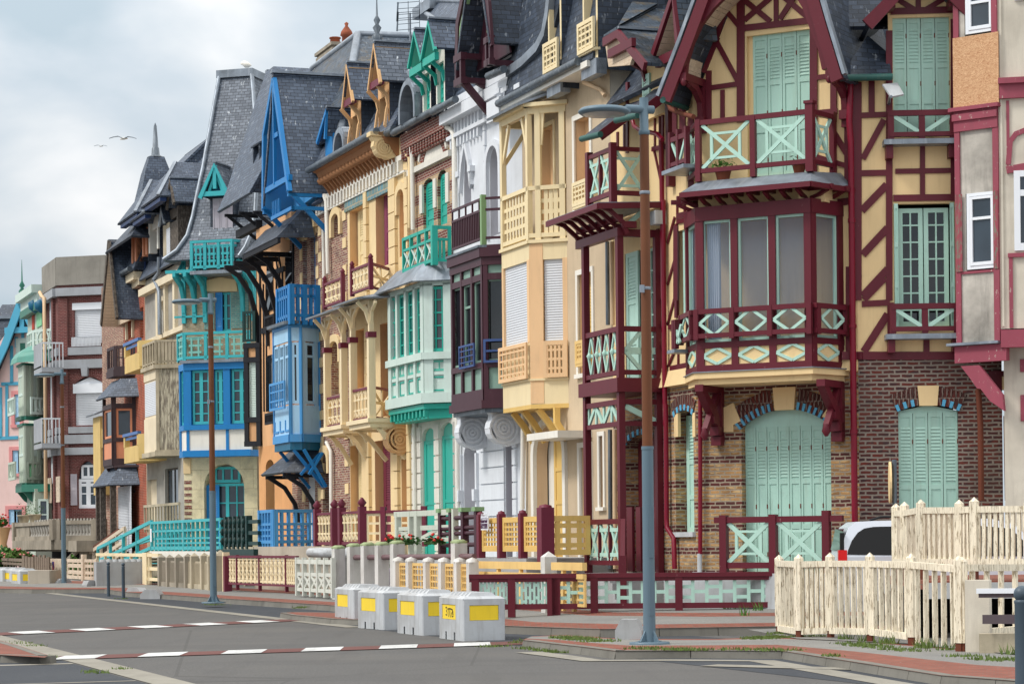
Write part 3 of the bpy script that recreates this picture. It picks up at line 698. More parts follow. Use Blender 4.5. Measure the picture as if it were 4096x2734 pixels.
# ---- ground floor, turned front
op=F1.R(737,530,1080,1142,0,'I'); sh_spring=F1.Zz(905,590,0,'I')
zl1=F1.Zz(1050,372,0,'I')                       # top of the ground floor
ZT=F1.Zz(650,1138,0,'I'); arch=(op[0],op[1],ZT,F1.Zz(895,514,0,'I'),.36)
b=MB(); b.wall(F1,0,F1e,ZB,zl1,[arch],0,.3,16,1); b.build('ground_floor_wall',['yellow_brick','yellow_brick'],h)
r=(arch[0],arch[1],arch[2],arch[3]-arch[4]+.02)
shutter(h,F1,r,-.2,'mint_rust',8,(.62,.93),2,hinge='rust')
b=MB(); n=16; A=[(arch[0]+arch[1])/2-(arch[1]-arch[0])/2*math.cos(math.pi*k/n) for k in range(n+1)]
tp=lambda a:arch[3]-arch[4]+arch[4]*math.sqrt(max(0,1-((a-(arch[0]+arch[1])/2)/((arch[1]-arch[0])/2))**2))
b.prism(F1,[(a,tp(a)) for a in A]+[(arch[1],r[3]-.05),(arch[0],r[3]-.05)],-.3,-.2); b.build('shutter_head','mint',h)
def voussoirs(par,pl,o,hh,nv,key,mats=('arch_brick','cream_wall'),tips='blue_brick',d=.03,keyw=.3):
    """brick arch over an opening with a stone key and coloured tips"""
    c=(o[0]+o[1])/2; hw=(o[1]-o[0])/2; zs=o[3]-o[4]; rr=(hw*hw+o[4]**2)/(2*o[4]); zc=o[3]-rr; t0=math.asin(min(1,hw/rr))
    b=MB(); tb=MB()
    for k in range(nv):
        a=-t0*1.04+2.08*t0*(k+.08)/nv; e_=-t0*1.04+2.08*t0*(k+.92)/nv
        if key and abs((a+e_)/2)<keyw/rr/2: continue
        P=lambda t,q:(c+q*math.sin(t),zc+q*math.cos(t))
        b.prism(pl,[P(a,rr),P(e_,rr),P(e_,rr+hh),P(a,rr+hh)],-.05,d)
        if tips and k%2==0: tb.prism(pl,[P(a,rr-.004),P(e_,rr-.004),P(e_,rr+hh*.36),P(a,rr+hh*.36)],-.02,d+.008)
    b.build('arch',mats[0],par)
    if tips: tb.build('arch_tips',tips,par)
    if key:
        k=MB(); k.prism(pl,[(c-keyw*.42,zc+rr-.02),(c+keyw*.42,zc+rr-.02),(c+keyw*.5,zc+rr+hh*1.05),(c-keyw*.5,zc+rr+hh*1.05)],-.05,d+.03); k.build('keystone',mats[1],par)
voussoirs(h,F1,arch,.42,36,True,keyw=.5)
b=MB()
for x0,y0,x1,y1 in ((662,500,735,602),):
    P=[F1.at(x,y,0,'I') for x,y in ((662,512),(706,490),(735,560),(706,575),(706,602),(662,602))]; b.prism(F1,P,-.05,.04)
P=[F1.at(x,y,0,'K') for x,y in ((505,985),(580,870),(655,915),(655,1048),(555,1040),(552,1000))]; b.prism(F1,P,-.05,.04)
b.build('skewback','cream_wall',h)
# plinth
MB().box(F1,-.1,F1e-.05,-.02,.06,ZB-.3,ZT).build('plinth','concrete_white',h)
# ---- side wall along the terrace
zl0=R.Zz(600,420,0,'I')-0; aC=R.A(1600,1250,0,'Z')
sw=R.R(482,512,552,985,0,'I'); sw=(sw[0],min(sw[1],aC-.15),sw[2],sw[3],.12)
vd=R.R(400,250,655,1330,0,'X'); vd=(vd[0],vd[1],ZT,vd[3],.2)
zt=R.Zz(735,1290,0,'V')
b=MB(); b.wall(R,0,aC,ZB,zt,[sw,vd],0,.3,8,0); b.build('side_wall','yellow_brick',h)
shutter(h,R,(sw[0]+.02,sw[1],sw[2],sw[3]-.1),-.26,'mint',1,(.6,.95),2)
voussoirs(h,R,sw,.32,11,False,keyw=.2); voussoirs(h,R,vd,.32,15,False)
MB().box(R,vd[0],vd[1],-.34,-.3,vd[2],vd[3]).build('door','red_timber',h)
shutter(h,R,(vd[1]-.55,vd[1]-.02,vd[2]+1.1,vd[3]-.2),-.24,'mint',1,(.55,.95),2)
b=MB(); b.box(R,sw[0]-.1,sw[1]+.08,-.1,.08,sw[2]-.1,sw[2]); b.build('sill','concrete_white',h)
b=MB()
for x0,x1 in ((785,815),(928,965)):
    a0,a1,z0,z1=R.R(x0,75,x1,285,0,'X'); b.box(R,a0,min(a1,aC-.01),-.04,.025,z0,z1-.05)
b.build('stone_quoin','cream_wall',h)
# cream moulding between the floors
b=MB(); 
for pl,a0,a1 in ((R,R.A(575,1300,0,'V'),aC+.02),(F1,-.05,F1e-.02)):
    z=zt if pl is R else zl1
    b.prism(pl,[(a0,z-.02),(a1,z-.02),(a1,z+.42),(a0,z+.42)],-.02,.03)
    b.hexa([pl.w(a0,.14,z),pl.w(a1,.14,z),pl.w(a1,0,z),pl.w(a0,0,z),pl.w(a0,.04,z+.34),pl.w(a1,.04,z+.34),pl.w(a1,0,z+.34),pl.w(a0,0,z+.34)])
b.build('string_course','cream_wall',h)
# ---- first floor and upper walls
ztop=F1.Zz(700,-250,0,'H')
zeF2=F2.Zz(700,400,0,'J')
d2=F1.R(1030,150,1362,900,0,'H'); 
uw=(R.A(740,480,0,'V'),R.A(822,480,0,'V'),R.Zz(800,830,0,'V'),R.Zz(822,185,0,'V'))
gd=R.R(350,310,570,1250,0,'V')
GL=F1.at(618,505,.95,'H'); GR=F1.at(447,402,.95,'J'); zz=d2[3]+.6; rl_=lambda z:max(0,min(F1e,GR[0]-.12+(d2[1]+.35-GR[0]+.12)*(z-GR[1])/(zz-GR[1]))); ll_=lambda z:max(0,GL[0]+.12+(d2[0]-.35-GL[0]-.12)*(z-GL[1])/(zz-GL[1]))
b=MB(); b.prism(F1,[(0,zl1),(d2[0],zl1),(d2[0],zz),(ll_(zz),zz),(ll_(GL[1]+.3),GL[1]+.3),(0,GL[1]+.2)],-.16,0); b.prism(F1,[(d2[1],zl1),(F1e,zl1),(F1e,GR[1]),(rl_(GR[1]+.2),GR[1]+.2),(rl_(zz),zz),(d2[1],zz)],-.16,0); b.box(F1,d2[0],d2[1],-.16,0,zl1,d2[2]); b.box(F1,d2[0],d2[1],-.16,0,d2[3],zz)
b.wall(R,0,aC,zt,R.Zz(560,440,0,'H'),[(uw[0]-.2,uw[1],uw[2],uw[3]),gd],0,.2); b.build('upper_wall','cream_wall',h)
MB().box(F1,d2[0],d2[0]+.1,-.2,-.1,d2[2],d2[3]).build('door_jamb','cream_wall',h); shutter(h,F1,(d2[0]+.1,d2[1],d2[2],d2[3]),-.1,'mint_rust',4,(.66,.93),2,hinge='rust')
shutter(h,R,(uw[0],uw[1],uw[2],uw[3]),-.06,'mint',1,(.72,.97),2)
ga=(gd[0]+gd[1])/2
shutter(h,R,(gd[0]+.05,ga-.15,gd[2],gd[3]),-.02,'mint',1,(.62,.95),2)
window(h,R,(ga-.1,gd[1],gd[2],gd[3]),-.14,'mint',3,6,.06,.03,'glass_dark')
# gable triangle above the door
GL=F1.at(618,505,.95,'H'); GL1=F1.at(790,0,.95,'H'); GR=F1.at(447,402,.95,'J'); GR1=F1.at(343,0,.95,'J')
def isect(p,q,r,s):
    a1,b1=q[0]-p[0],q[1]-p[1]; a2,b2=s[0]-r[0],s[1]-r[1]; k=((r[0]-p[0])*b2-(r[1]-p[1])*a2)/(a1*b2-b1*a2); return (p[0]+a1*k,p[1]+b1*k)
APX=isect(GL,GL1,GR,GR1); APX=(APX[0],min(APX[1],GL[1]+6.5))
b=MB(); zz=d2[3]+.6; 
fl=lambda z,p: p[0]+(APX[0]-p[0])*(z-p[1])/(APX[1]-p[1])
b.prism(F1,[(ll_(zz),zz),(rl_(zz),zz),(APX[0],APX[1]-.3)],-.2,0); b.build('gable_wall','cream_wall',h)
t=MB()
timbers(t,F1,'H',[(995,-60,995,640,.17),(1376,80,1376,620,.16),(985,150,1375,105,.13),(1180,110,1180,-60,.1),(1015,105,1150,-10,.11),(1000,-10,1150,112,.11),(1200,100,1285,-30,.11),(1345,90,1215,-20,.11),
 (905,40,985,135,.1),(862,205,980,425,.1),(875,195,800,380,.1),(830,460,985,438,.1),(900,470,900,640,.09),(828,370,828,640,.12),(945,-40,865,205,.1),(985,620,830,640,.1),(690,560,690,780,.13),(735,600,735,1000,.12),(650,560,650,700,.1),(1376,600,1376,900,.14),
 (1480,420,1480,640,.13),(1395,405,1480,395,.1),(1395,590,1500,580,.11),(1555,600,1555,1000,.14),(1480,690,1560,820,.12),(1395,820,1560,870,.1),(660,1130,750,1110,.12),(655,1180,655,1568,.1),(1490,1060,1568,1050,.14)])
timbers(t,F1,'K',[(690,-60,690,560,.14),(640,222,700,215,.1),(640,572,780,560,.13)])
timbers(t,R,'V',[(700,165,700,820,.12),(705,150,815,128,.1),(640,300,690,120,.06),(640,590,700,380,.06),(640,870,700,640,.06),(640,1170,690,1050,.06),(650,885,700,875,.1),(660,1175,830,1140,.12),(708,0,708,140,.06),(760,0,760,120,.06),(580,360,610,355,.1),(580,535,610,530,.1),(580,705,610,700,.1),(580,880,610,872,.1),(580,1030,610,1022,.1),(573,200,573,1200,.1),(715,1070,715,1165,.06),(775,1055,775,1140,.06)])
timbers(t,R,'H',[(530,590,600,560,.1),(545,590,545,780,.05),(570,580,570,770,.05),(540,780,585,990,.05),(585,560,585,1000,.1),(400,430,400,800,.12),(350,690,350,770,.08),(385,650,385,770,.08),(530,780,600,765,.1)])
t.build('timber_frame','red_timber',h)
# ---- big roof over the front
b=MB(); gm=lambda p,q,f,k:(p[0]+(q[0]-p[0])*f,p[1]+(q[1]-p[1])*f-k)
def curvedslope(b,pl,Ev,Ap,d0,d1,flare,n=5,th=.1):
    P=[(Ev[0]+(Ap[0]-Ev[0])*f+flare*(1-f)**3,Ev[1]+(Ap[1]-Ev[1])*f) for f in [k/n for k in range(n+1)]]
    s=1 if Ev[0]>Ap[0] else -1
    for p,q in zip(P,P[1:]):
        f=[pl.w(p[0],d1,p[1]),pl.w(p[0],d0,p[1]),pl.w(q[0],d0,q[1]),pl.w(q[0],d1,q[1])]
        b.slab(f if s>0 else f[::-1],th)
    return P
PR=curvedslope(b,F1,GR,APX,-2.6,.95,.1); PL_=curvedslope(b,F1,GL,APX,-3,.95,-.12); rf=b.build('roof','slate_dark',h)
b=MB()
for P,w_ in ((PR,.24),(PL_,.24)):
    s=-1 if P is PR else 1
    b.strip(F1,[(p[0]+s*.06,p[1]-.08) for p in P],w_,.9,1.0)
b.build('bargeboard','red_timber',rf)
b=MB(); 
for P,s in ((PR,1),(PL_,-1)): b.strip(F1,[(p[0]+s*.1,p[1]+.03) for p in P],.07,.86,1.02)
b.build('verge_flashing','zinc',rf)
# inner arch, vaulted soffit, brackets
AL=curve(F1,'H',.85,[(690,410),(695,330),(722,220),(765,120),(835,25),(930,-70),(1040,-150)])
AR=curve(F1,'J',.85,[(405,360),(385,240),(350,130),(310,20),(255,-70),(180,-140),(120,-170)])
b=MB(); b.strip(F1,AL,[.2,.22,.26,.28,.28,.28,.28],.78,.9); b.strip(F1,AR,[.2,.24,.3,.3,.3,.28,.28],.78,.9); b.build('arch_brace','red_timber',h)
b=MB(); b.strip(F1,AL,.05,.04,.78); b.strip(F1,AR,.05,.04,.78); b.build('boarded_soffit','cream_board',h)
b=MB()
for c,pts,fx,fy in (('H',[(705,400),(705,430)],735,640),('J',[(420,385),(420,410)],500,600)):
    A0=F1.at(*pts[0],.85,c); W0=F1.at(fx,fy,.06,c)
    sub=Pl(F1.xy(A0[0]),(F1.n[0],F1.n[1]))   # plane running out from the wall
    z1=A0[1]; z0=W0[1]
    b.box(sub,0,.95,-.07,.07,z1-.1,z1+.06); b.strip(sub,[(.06,z0),(.12,z0+.5*(z1-z0)),(.4,z0+.8*(z1-z0)),(.8,z1-.05)],.16,-.06,.06); b.box(sub,0,.12,-.08,.08,z0-.25,z1); b.box(sub,0,.2,-.1,.1,z0-.1,z0+.08)
    for k in (.78,1.0): b.lathe(*F1.xy(A0[0],k-.08),[(.03,z1-.2),(.07,z1-.13),(.04,z1-.06)],6)
b.build('bracket','red_timber',h)
# ---- bow window of the first floor with its balcony above
D=.95
bx=F1.R(572,345,1006,350,D,'I'); zlb=F1.Zz(1006,352,D,'I'); a0,a1=bx[0],bx[1]; zr=F1.Zz(1340,1010,D,'H')
aE=F1.A(1122,200,.02,'I'); sR=F1.sub(a1,D,aE,0.02); sL=F1.sub(a0-.7,0.02,a0,D); bay=[(sL,sL.len),(F1,None),(sR,sR.len)]
def seg(k): return (sL,0,sL.len,0) if k==0 else (F1,a0,a1,D) if k==1 else (sR,0,sR.len,0)
zpan=F1.Zz(1000,245,D,'I'); zrl0=F1.Zz(1000,222,D,'I'); zrl1=F1.Zz(1000,108,D,'I'); ztr=F1.Zz(1340,1112,D,'H'); zfr=F1.Zz(1340,1050,D,'H')
bw=h
fl_=MB()
P=[F1.w(a0-.78,0,0),F1.w(a0-.06,D+.1,0),F1.w(a1+.06,D+.1,0),F1.w(aE+.13,0,0)]
fl_.slab([(x,y,zlb-.02) for x,y,_ in P],.12); fl_.slab([(x,y,zlb-.14) for x,y,_ in [F1.w(a0-.7,0,0),F1.w(a0,D+.02,0),F1.w(a1,D+.02,0),F1.w(aE+.03,0,0)]],.12); fl_.build('bay_floor','cream_wall',bw)
b=MB(); b.slab([(x,y,zlb+.0) for x,y,_ in [F1.w(a0-.82,0,0),F1.w(a0-.08,D+.13,0),F1.w(a1+.08,D+.13,0),F1.w(aE+.18,0,0)]],.018); b.build('bay_flashing','zinc',bw)
cp=MB(); tm=MB(); dm=MB(); rl=MB()
fx=[F1.A(x,1130,D,'H') for x in (775,962,1160,1365)]
for k in range(3):
    pl,s0,s1,d=seg(k)
    cp.box(pl,s0,s1,d-.04,d,zlb,zpan); tm.box(pl,s0-.02,s1+.02,d-.05,d+.045,zlb,zlb+.13); tm.box(pl,s0-.02,s1+.02,d-.05,d+.04,zpan-.08,zpan+.04); tm.box(pl,s0-.02,s1+.02,d-.06,d+.05,ztr,zfr+.05)
    edges=fx if k==1 else [s0+.05,s1-.06]
    for e_ in edges:
        e2=min(max(e_,s0+.06),s1-.06); tm.box(pl,e2-.075,e2+.075,d-.08,d+.035,zlb,ztr+.02)
    for l,q in zip(edges,edges[1:]):
        w_=window(bw,pl,(l+.07,q-.07,zpan+.04,ztr),d-.02,'mint',1,1,.05,.03,'glass_sea')
        # diamonds: solid ones on the panel, open ones in the rail in front
        c=(l+q)/2; hw=(q-l)*.41
        for z0_,z1_,dd,mm in ((zlb+.14,zpan-.06,d+.03,dm),(zrl0+.03,zrl1-.03,d+.16,dm)):
            zc=(z0_+z1_)/2; hh=(z1_-z0_)*.46; p=[(c-hw,zc),(c,zc+hh),(c+hw,zc),(c,zc-hh),(c-hw,zc)]
            mm.strip(pl,p[:2],.06,dd-.03,dd); mm.strip(pl,p[1:3],.06,dd-.03,dd+.004); mm.strip(pl,p[2:4],.06,dd-.03,dd); mm.strip(pl,p[3:5],.06,dd-.03,dd+.004)
    x0,x1=s0-(.06 if k!=1 else 0),s1+(.06 if k!=1 else 0)
    rl.box(pl,x0,x1,d+.1,d+.18,zrl1-.1,zrl1); rl.box(pl,x0,x1,d+.1,d+.18,zrl0,zrl0+.09)
    for e_ in (edges if k==1 else [s0+.02,s1-.04]): rl.box(pl,e_-.05,e_+.05,d+.09,d+.19,zrl0-.03,zrl1-.002)
cp.build('bay_panel','cream_wall',bw); tm.build('bay_frame','red_timber',bw); dm.build('diamond_trim','mint',bw); rl.build('bay_rail','red_timber',bw)
cu=MB(); cu.box(F1,fx[0]+.14,fx[0]+.4,D-.2,D-.14,zpan+.1,ztr-.02)
for k in range(6): cu.box(F1,fx[0]+.14+k*.045,fx[0]+.16+k*.045,D-.14,D-.12,zpan+.1,ztr-.02)
cu.build('curtain','curtain',bw); 
b=MB(); b.box(F1,a0-.3,a1+.3,-.14,-.1,zlb,ztr); b.build('bay_back','room_grey',bw)
# frieze with little brackets and zinc roof
b=MB(); b.box(F1,a0-.1,a1+.2,-.05,D-.25,zfr,zr+.2); b.box(sR,0,sR.len,-.3,-.2,zfr,zr+.2); b.build('bay_frieze','cream_wall',bw)
b=MB()
for k in range(3):
    pl,s0,s1,d=seg(k); n=7 if k==1 else 2
    for i in range(n):
        a=s0+(s1-s0)*(i+.5)/n; sub=Pl(pl.xy(a,d-.25),pl.n); z=zr+.08; b.strip(sub,[(0,zfr+.05),(.1,zfr+.1),(.25,z-.1),(.5,z)],.07,-.035,.035); b.box(sub,0,.62,-.04,.04,z,z+.09)
b.build('eaves_bracket','red_timber',bw)
b=MB(); zz=zr+.17; rf2=[F1.w(a0-.55,-.02,zz),F1.w(a0-.15,D+.45,zz),F1.w(a1+.2,D+.45,zz),F1.w(aE+.3,-.02,zz)]; tp2=[F1.w(a0-.3,-.02,zz+.32),F1.w(a0,D-.05,zz+.26),F1.w(a1,D-.05,zz+.26),F1.w(aE+.0,-.02,zz+.32)]
for i in range(3): b.slab([rf2[i],rf2[i+1],tp2[i+1],tp2[i]],.05)
b.slab(tp2,.05); b.build('bay_roof','zinc',bw)
b=MB()
for i in range(3): b.bar3(rf2[i][:2]+(zz-.06,),rf2[i+1][:2]+(zz-.06,),.07,.1)
b.build('fascia','red_timber',bw)
# balcony rail over the bay
zb0=F1.Zz(1338,850,D,'H'); zb1=F1.Zz(1338,572,D,'H')
bal=MB(); xm=MB()
pL=F1.A(775,750,D,'H'); pM=F1.A(1062,750,D,'H'); pR=F1.A(1360,700,D,'H')
sB=F1.sub(pR,D,F1.A(1478,700,.1,'H'),.1)
def xpanel(pl,l,q,d,z0,z1,inner=True,w=.075):
    xm.bar(pl,(l,z0),(q,z1),w,d-.02,d+.02); xm.bar(pl,(l,z1),(q,z0),w,d-.024,d+.024)
    if inner:
        i=(q-l)*.2; j=(z1-z0)*.22
        for a in (l+i,q-i): xm.box(pl,a-.03,a+.03,d-.03,d+.014,z0+j,z1-j)
        for z in (z0+j,z1-j): xm.box(pl,l+i,q-i,d-.03,d+.010,z-.025,z+.025)
zlo=zz+.3
for pl,l,q,d in ((F1,pL,pM,D),(F1,pM,pR,D),(sB,0,sB.len,0)):
    bal.box(pl,l,q,d-.045,d+.045,zb1-.1,zb1); bal.box(pl,l,q,d-.04,d+.04,zb0-.02,zb0+.07); xpanel(pl,l+.09,q-.09,d,zb0+.07,zb1-.1)
for pl,a,d,e_ in ((F1,pL,D,.02),(F1,pM,D,-.02),(F1,pR,D,.14),(sB,sB.len,0,.05)):
    w_=.08 if e_>.1 else .055; bal.box(pl,a-w_,a+w_,d-w_,d+w_,zlo-.05,zb1+e_)
    if e_>.1: bal.box(pl,a-.1,a+.1,d-.1,d+.1,zb1+.1,zb1+.16)
sB2=F1.sub(pL-.62,.1,pL,D); 
bal.box(sB2,0,sB2.len,-.045,.045,zb1-.1,zb1); bal.box(sB2,0,sB2.len,-.04,.04,zb0-.02,zb0+.07); xpanel(sB2,.09,sB2.len-.09,0,zb0+.07,zb1-.1)
g_=bal.build('balcony_rail','red_timber',h); xm.build('cross_panel','mint',g_)
# big brackets under the bay
b=MB()
for c,x,y0,y1,yw in (('I',612,405,0,640),('K',560,705,0,1130)):
    A0=F1.A(x,y0+20,.5,c); zt_=zlb-.27; zb_=F1.Zz(x if c=='I' else 620,yw,.08,c)
    sub=Pl(F1.xy(A0),F1.n); b.box(sub,0,1.0,-.09,.09,zt_-.12,zt_+.02); b.box(sub,0,.14,-.1,.1,zb_,zt_); b.strip(sub,[(.1,zb_+.25),(.35,zb_+.55),(.62,zt_-.35),(.95,zt_-.05)],[.2,.2,.18,.16],-.08,.08)
    b.strip(sub,[(.12,zt_-.1),(.45,zt_-.55),(.72,zt_-.9)],.12,-.06,.06); b.box(sub,.05,.3,-.1,.1,zb_+.12,zb_+.3); b.box(sub,.05,.22,-.11,.11,zb_-.08,zb_+.1); b.lathe(*F1.xy(A0,.74),[(.03,zt_-1.1),(.09,zt_-1.0),(.05,zt_-.85)],8)
    b.box(sub,.3,.5,-.1,.1,zt_-.75,zt_-.6)
b.build('bracket','red_timber',h)
# ---- small balcony and ledge of the side window
b=MB(); x=MB(); r_=R.R(690,820,805,1005,.42,'V'); z0,z1=r_[2],r_[3]; l=R.A(690,900,.42,'V'); q=aC+.02
b.box(R,l,q,.38,.46,z1-.1,z1); b.box(R,l,q,.38,.46,z0,z0+.08); 
for a in (l,(l+q)/2,q-.05): b.box(R,a-.045,a+.045,.375,.465,z0-.03,z1+.03)
x.bar(R,(l+.05,z1-.1),(l+.3,z0+.08),.07,.4,.44); x.bar(R,((l+q)/2+.08,z0+.08),((l+q)/2+.3,z1-.1),.07,.4,.44)
g_=b.build('balcony_rail','red_timber',h); x.build('cross_panel','mint',g_)
MB().box(R,l-.15,aC+.1,0,.52,z0-.12,z0-.05).build('ledge','zinc',h)
b=MB(); r2=R.R(630,690,715,845,.42,'H'); z0,z1=r2[2],r2[3]; l=R.A(632,780,.42,'H'); q=R.A(716,780,.42,'H')
b.box(R,l,q,.38,.46,z1-.1,z1); b.box(R,l,q,.38,.46,z0,z0+.08)
for a in (l,(l+q)/2,q): b.box(R,a-.045,a+.045,.37,.47,z0-.05,z1+.12)
x=MB(); x.bar(R,(l+.06,z1-.1),((l+q)/2-.04,z0+.1),.07,.4,.44); x.bar(R,((l+q)/2+.05,z0+.08),(q-.06,z1-.1),.07,.4,.44)
g_=b.build('balcony_rail','red_timber',h); x.build('cross_panel','mint',g_); MB().box(R,l-.2,q+.1,0,.55,z0-.14,z0-.06).build('ledge','zinc',h)
# ---- downpipes
pa=F1.w(F1e-.05,.14,0)
def wp(pl,c,d,pts,r,name='downpipe',mat='red_pipe',par=None):
    P=[]
    for p in pts: a,z=pl.at(p[0],p[1],d,c); P.append(pl.w(a,d,z))
    return MB().tube(P,r,9).build(name,mat,par or h)
zt_=F1.Zz(575,420,0.14,'J'); MB().tube([(pa[0],pa[1],zt_),(pa[0],pa[1],zt_-.3),(pa[0]-.03,pa[1]-.02,zt_-.8),(pa[0],pa[1],zt_-1.2),(pa[0],pa[1],ZB)],.065,9).build('downpipe','red_pipe',h)
b=MB()
for k in range(4): b.lathe(pa[0],pa[1],[(.08,1.6+k*2.1),(.08,1.68+k*2.1)],9)
b.build('pipe_collar','red_pipe',h)
wp(R,'V',.1,[(615,0),(618,500),(625,1260),(630,1568)],.055); wp(R,'X',.1,[(712,30),(716,500),(718,930),(722,1000),(775,1080),(782,1320)],.055); wp(R,'H',.1,[(580,740),(585,1000),(592,1560)],.055)
wp(F1,'I',.1,[(577,450),(577,1070)],.045); wp(F1,'I',.1,[(575,1068),(575,1140)],.05,'downpipe','concrete_white')
wp(R,'H',.5,[(430,620),(440,660),(470,680),(560,700),(588,730)],.05); wp(R,'H',.45,[(612,520),(630,570),(690,595),(750,610)],.05,'downpipe','rust')
# ---- wing
e2=F2.A(2196,1100,0,'Z'); zw=F2.Zz(1300,560,0,'K'); tw=F2.R(752,1060,1068,1560,0,'J'); tw=(tw[0],tw[1],F2.Zz(1450,352,0,'K'),tw[3]); us=F2.R(747,88,1045,712,0,'J'); gw=F2.R(1037,910,1455,1920,0,'K'); gw=(gw[0],gw[1],ZB,gw[3]+.03,.12)
b=MB(); b.wall(F2,0,e2+.9,ZB,zw,[gw],0,.18,12); b.build('wing_brick_wall','dark_brick',h)
b=MB(); aU=F2.A(722,280,0,'J'); b.wall(F2,0,e2+.1,zw,us[2]-.02,[tw],0,.18); b.wall(F2,0,us[0],us[2]-.02,F2.Zz(700,400,0,'J'),[],0); b.wall(F2,aU,e2+.1,us[2]-.02,us[3]+.1,[us],.002,.18); b.build('wing_upper_wall','cream_wall',h)
voussoirs(h,F2,gw,.36,17,True,keyw=.42)
shutter(h,F2,(gw[0],gw[1],gw[2],gw[3]-.14),-.1,'mint_rust',4,(.62,.93),2,hinge='rust')
b=MB(); b.prism(F2,[(gw[0],gw[3]-.16),(gw[1],gw[3]-.16),(gw[1],gw[3]-.12),((gw[0]+gw[1])/2,gw[3]),(gw[0],gw[3]-.12)],-.16,-.1); b.build('shutter_head','mint',h)
shutter(h,F2,us,-.08,'mint_rust',4,(.6,.92),2,hinge='rust')
tm_=(tw[0]+tw[1])/2
for l,q in ((tw[0]+.1,tm_-.01),(tm_+.01,tw[1]-.1)): window(h,F2,(l,q,tw[2],tw[3]-.08),-.12,'mint',2,7,.09,.03,'glass_dark')
shutter(h,F2,(tw[0],tw[0]+.09,tw[2],tw[3]),.02,'mint',1,None,3); shutter(h,F2,(tw[1]-.09,tw[1],tw[2],tw[3]),.02,'mint',1,None,3)
t=MB()
timbers(t,F2,'J',[(636,420,636,600,.12),(580,603,710,598,.11),(590,830,700,625,.12),(580,905,720,902,.12),(585,1100,715,965,.15),(590,1330,720,1190,.15),(590,1545,720,1405,.15),(728,160,728,1568,.13),(760,895,1065,890,.1),(902,720,902,1030,.1),(750,1035,1075,1030,.13),(1062,100,1062,1050,.1),(560,430,560,1568,.18),(735,60,1075,50,.13),(720,740,1068,733,.1)],d1=.03)
timbers(t,F2,'K',[(640,560,1440,560,.16),(795,530,960,270,.15),(780,200,975,190,.12),(980,190,980,560,.13),(1230,420,1230,560,.12),(980,430,1440,425,.1),(795,170,940,20,.13)],d1=.03)
timbers(t,F2,'J',[(880,-30,880,40,.1),(760,-10,860,50,.1),(1020,-10,920,50,.1)],d1=.03)
t.build('timber_frame','red_timber',h)
def trail(c,x0,x1,yt,yb,d,ld):
    r_=F2.R(x0,yt,x1,yb,d,c); a0_,a1_,z0,z1=r_; b=MB(); x=MB(); m_=(a0_+a1_)/2
    b.box(F2,a0_,a1_,d-.05,d+.04,z1-.11,z1); b.box(F2,a0_,a1_,d-.05,d+.04,z0,z0+.09)
    for a in (a0_+.03,m_,a1_-.03): b.box(F2,a-.06,a+.06,d-.045,d+.03,z0-.04,z1-.003)
    x.bar(F2,(a0_+.08,z1-.11),(m_-.06,z0+.09),.08,d-.03,d+.02); x.bar(F2,(m_+.06,z0+.09),(a1_-.08,z1-.11),.08,d-.03,d+.02)
    g_=b.build('balcony_rail','red_timber',h); x.build('cross_panel','mint',g_)
    l_=MB().box(F2,a0_-.12,a1_+.05,-.02,d+.12,z0-.16,z0-.06).build('sill','zinc',h)
    k_=MB()
    for a in (a0_+.0,a1_-.05): k_.box(F2,a-.07,a+.07,0,d+.02,z0-.42,z0-.165)
    k_.build('sill_bracket','red_timber',h)
trail('K',985,1452,193,385,.25,0); trail('J',728,1068,572,710,.25,0)
# wing roof: small hipped piece by the gutter, dormer gable, main slope behind
b=MB()
ez=F2.Zz(740,398,.35,'J'); q=[F2.w(F2.A(470,400,.35,'J'),.35,ez),F2.w(F2.A(742,395,.35,'J'),.35,ez),F2.w(F2.A(722,280,-.25,'J'),-.25,F2.Zz(722,278,-.25,'J')),F2.w(F2.A(615,190,-.5,'J'),-.5,F2.Zz(615,186,-.5,'J'))]
b.slab(q,.06); b.slab([F2.w(-.25,-.6,ez+1.2),F2.w(e2,-.6,ez+1.2),F2.w(e2,-3,ez+4.6),F2.w(-.1,-3,ez+4.6)],.1); b.build('wing_roof','slate_dark',h)
MB().tube([F2.w(F2.A(470,402,.42,'J'),.42,ez-.03),F2.w(F2.A(745,398,.42,'J'),.42,ez-.03)],.07,8).build('gutter_pipe','gutter_green',h)
gl_=F2.at(612,110,.6,'J'); gp_=F2.at(905,-190,.6,'J'); gr_=(2*gp_[0]-gl_[0],gl_[1])
b=MB(); gable(b,F2,gl_,gp_,gr_,-2,.6,.1); rf3=b.build('dormer_roof','slate_dark',h)
b=MB(); b.strip(F2,[(gl_[0],gl_[1]-.08),(gp_[0],gp_[1]-.08),(gr_[0],gr_[1]-.08)],.26,.55,.65); b.build('bargeboard','red_timber',rf3)
b=MB(); b.prism(F2,[(us[0]-.3,us[3]+.1),(us[1]+.1,us[3]+.1),(gp_[0],gp_[1]-.1)],-.2,-.0); b.build('dormer_gable','cream_wall',h)
b=MB()
for x in (728,1062): a=F2.A(x,50,.3,'J'); b.box(F2,a-.1,a+.1,0,.5,us[3]+.1,us[3]+.32)
b.build('beam_end','red_timber',h)
# sealed body behind the fronts, invisible from the street
b=MB()
c_=[R.w(.02,-.6,0),R.w(aC-.3,-.6,0),F1.w(.6,-.6,0),F1.w(F1e-.1,-.6,0),F2.w(e2,-.5,0),F2.w(e2,-7,0),R.w(.02,-8,0)]
zz=R.Zz(560,440,0,'H')
b.slab([(x,y,zz) for x,y,_ in c_],zz-ZB-.05); b.build('core_wall','interior',h)
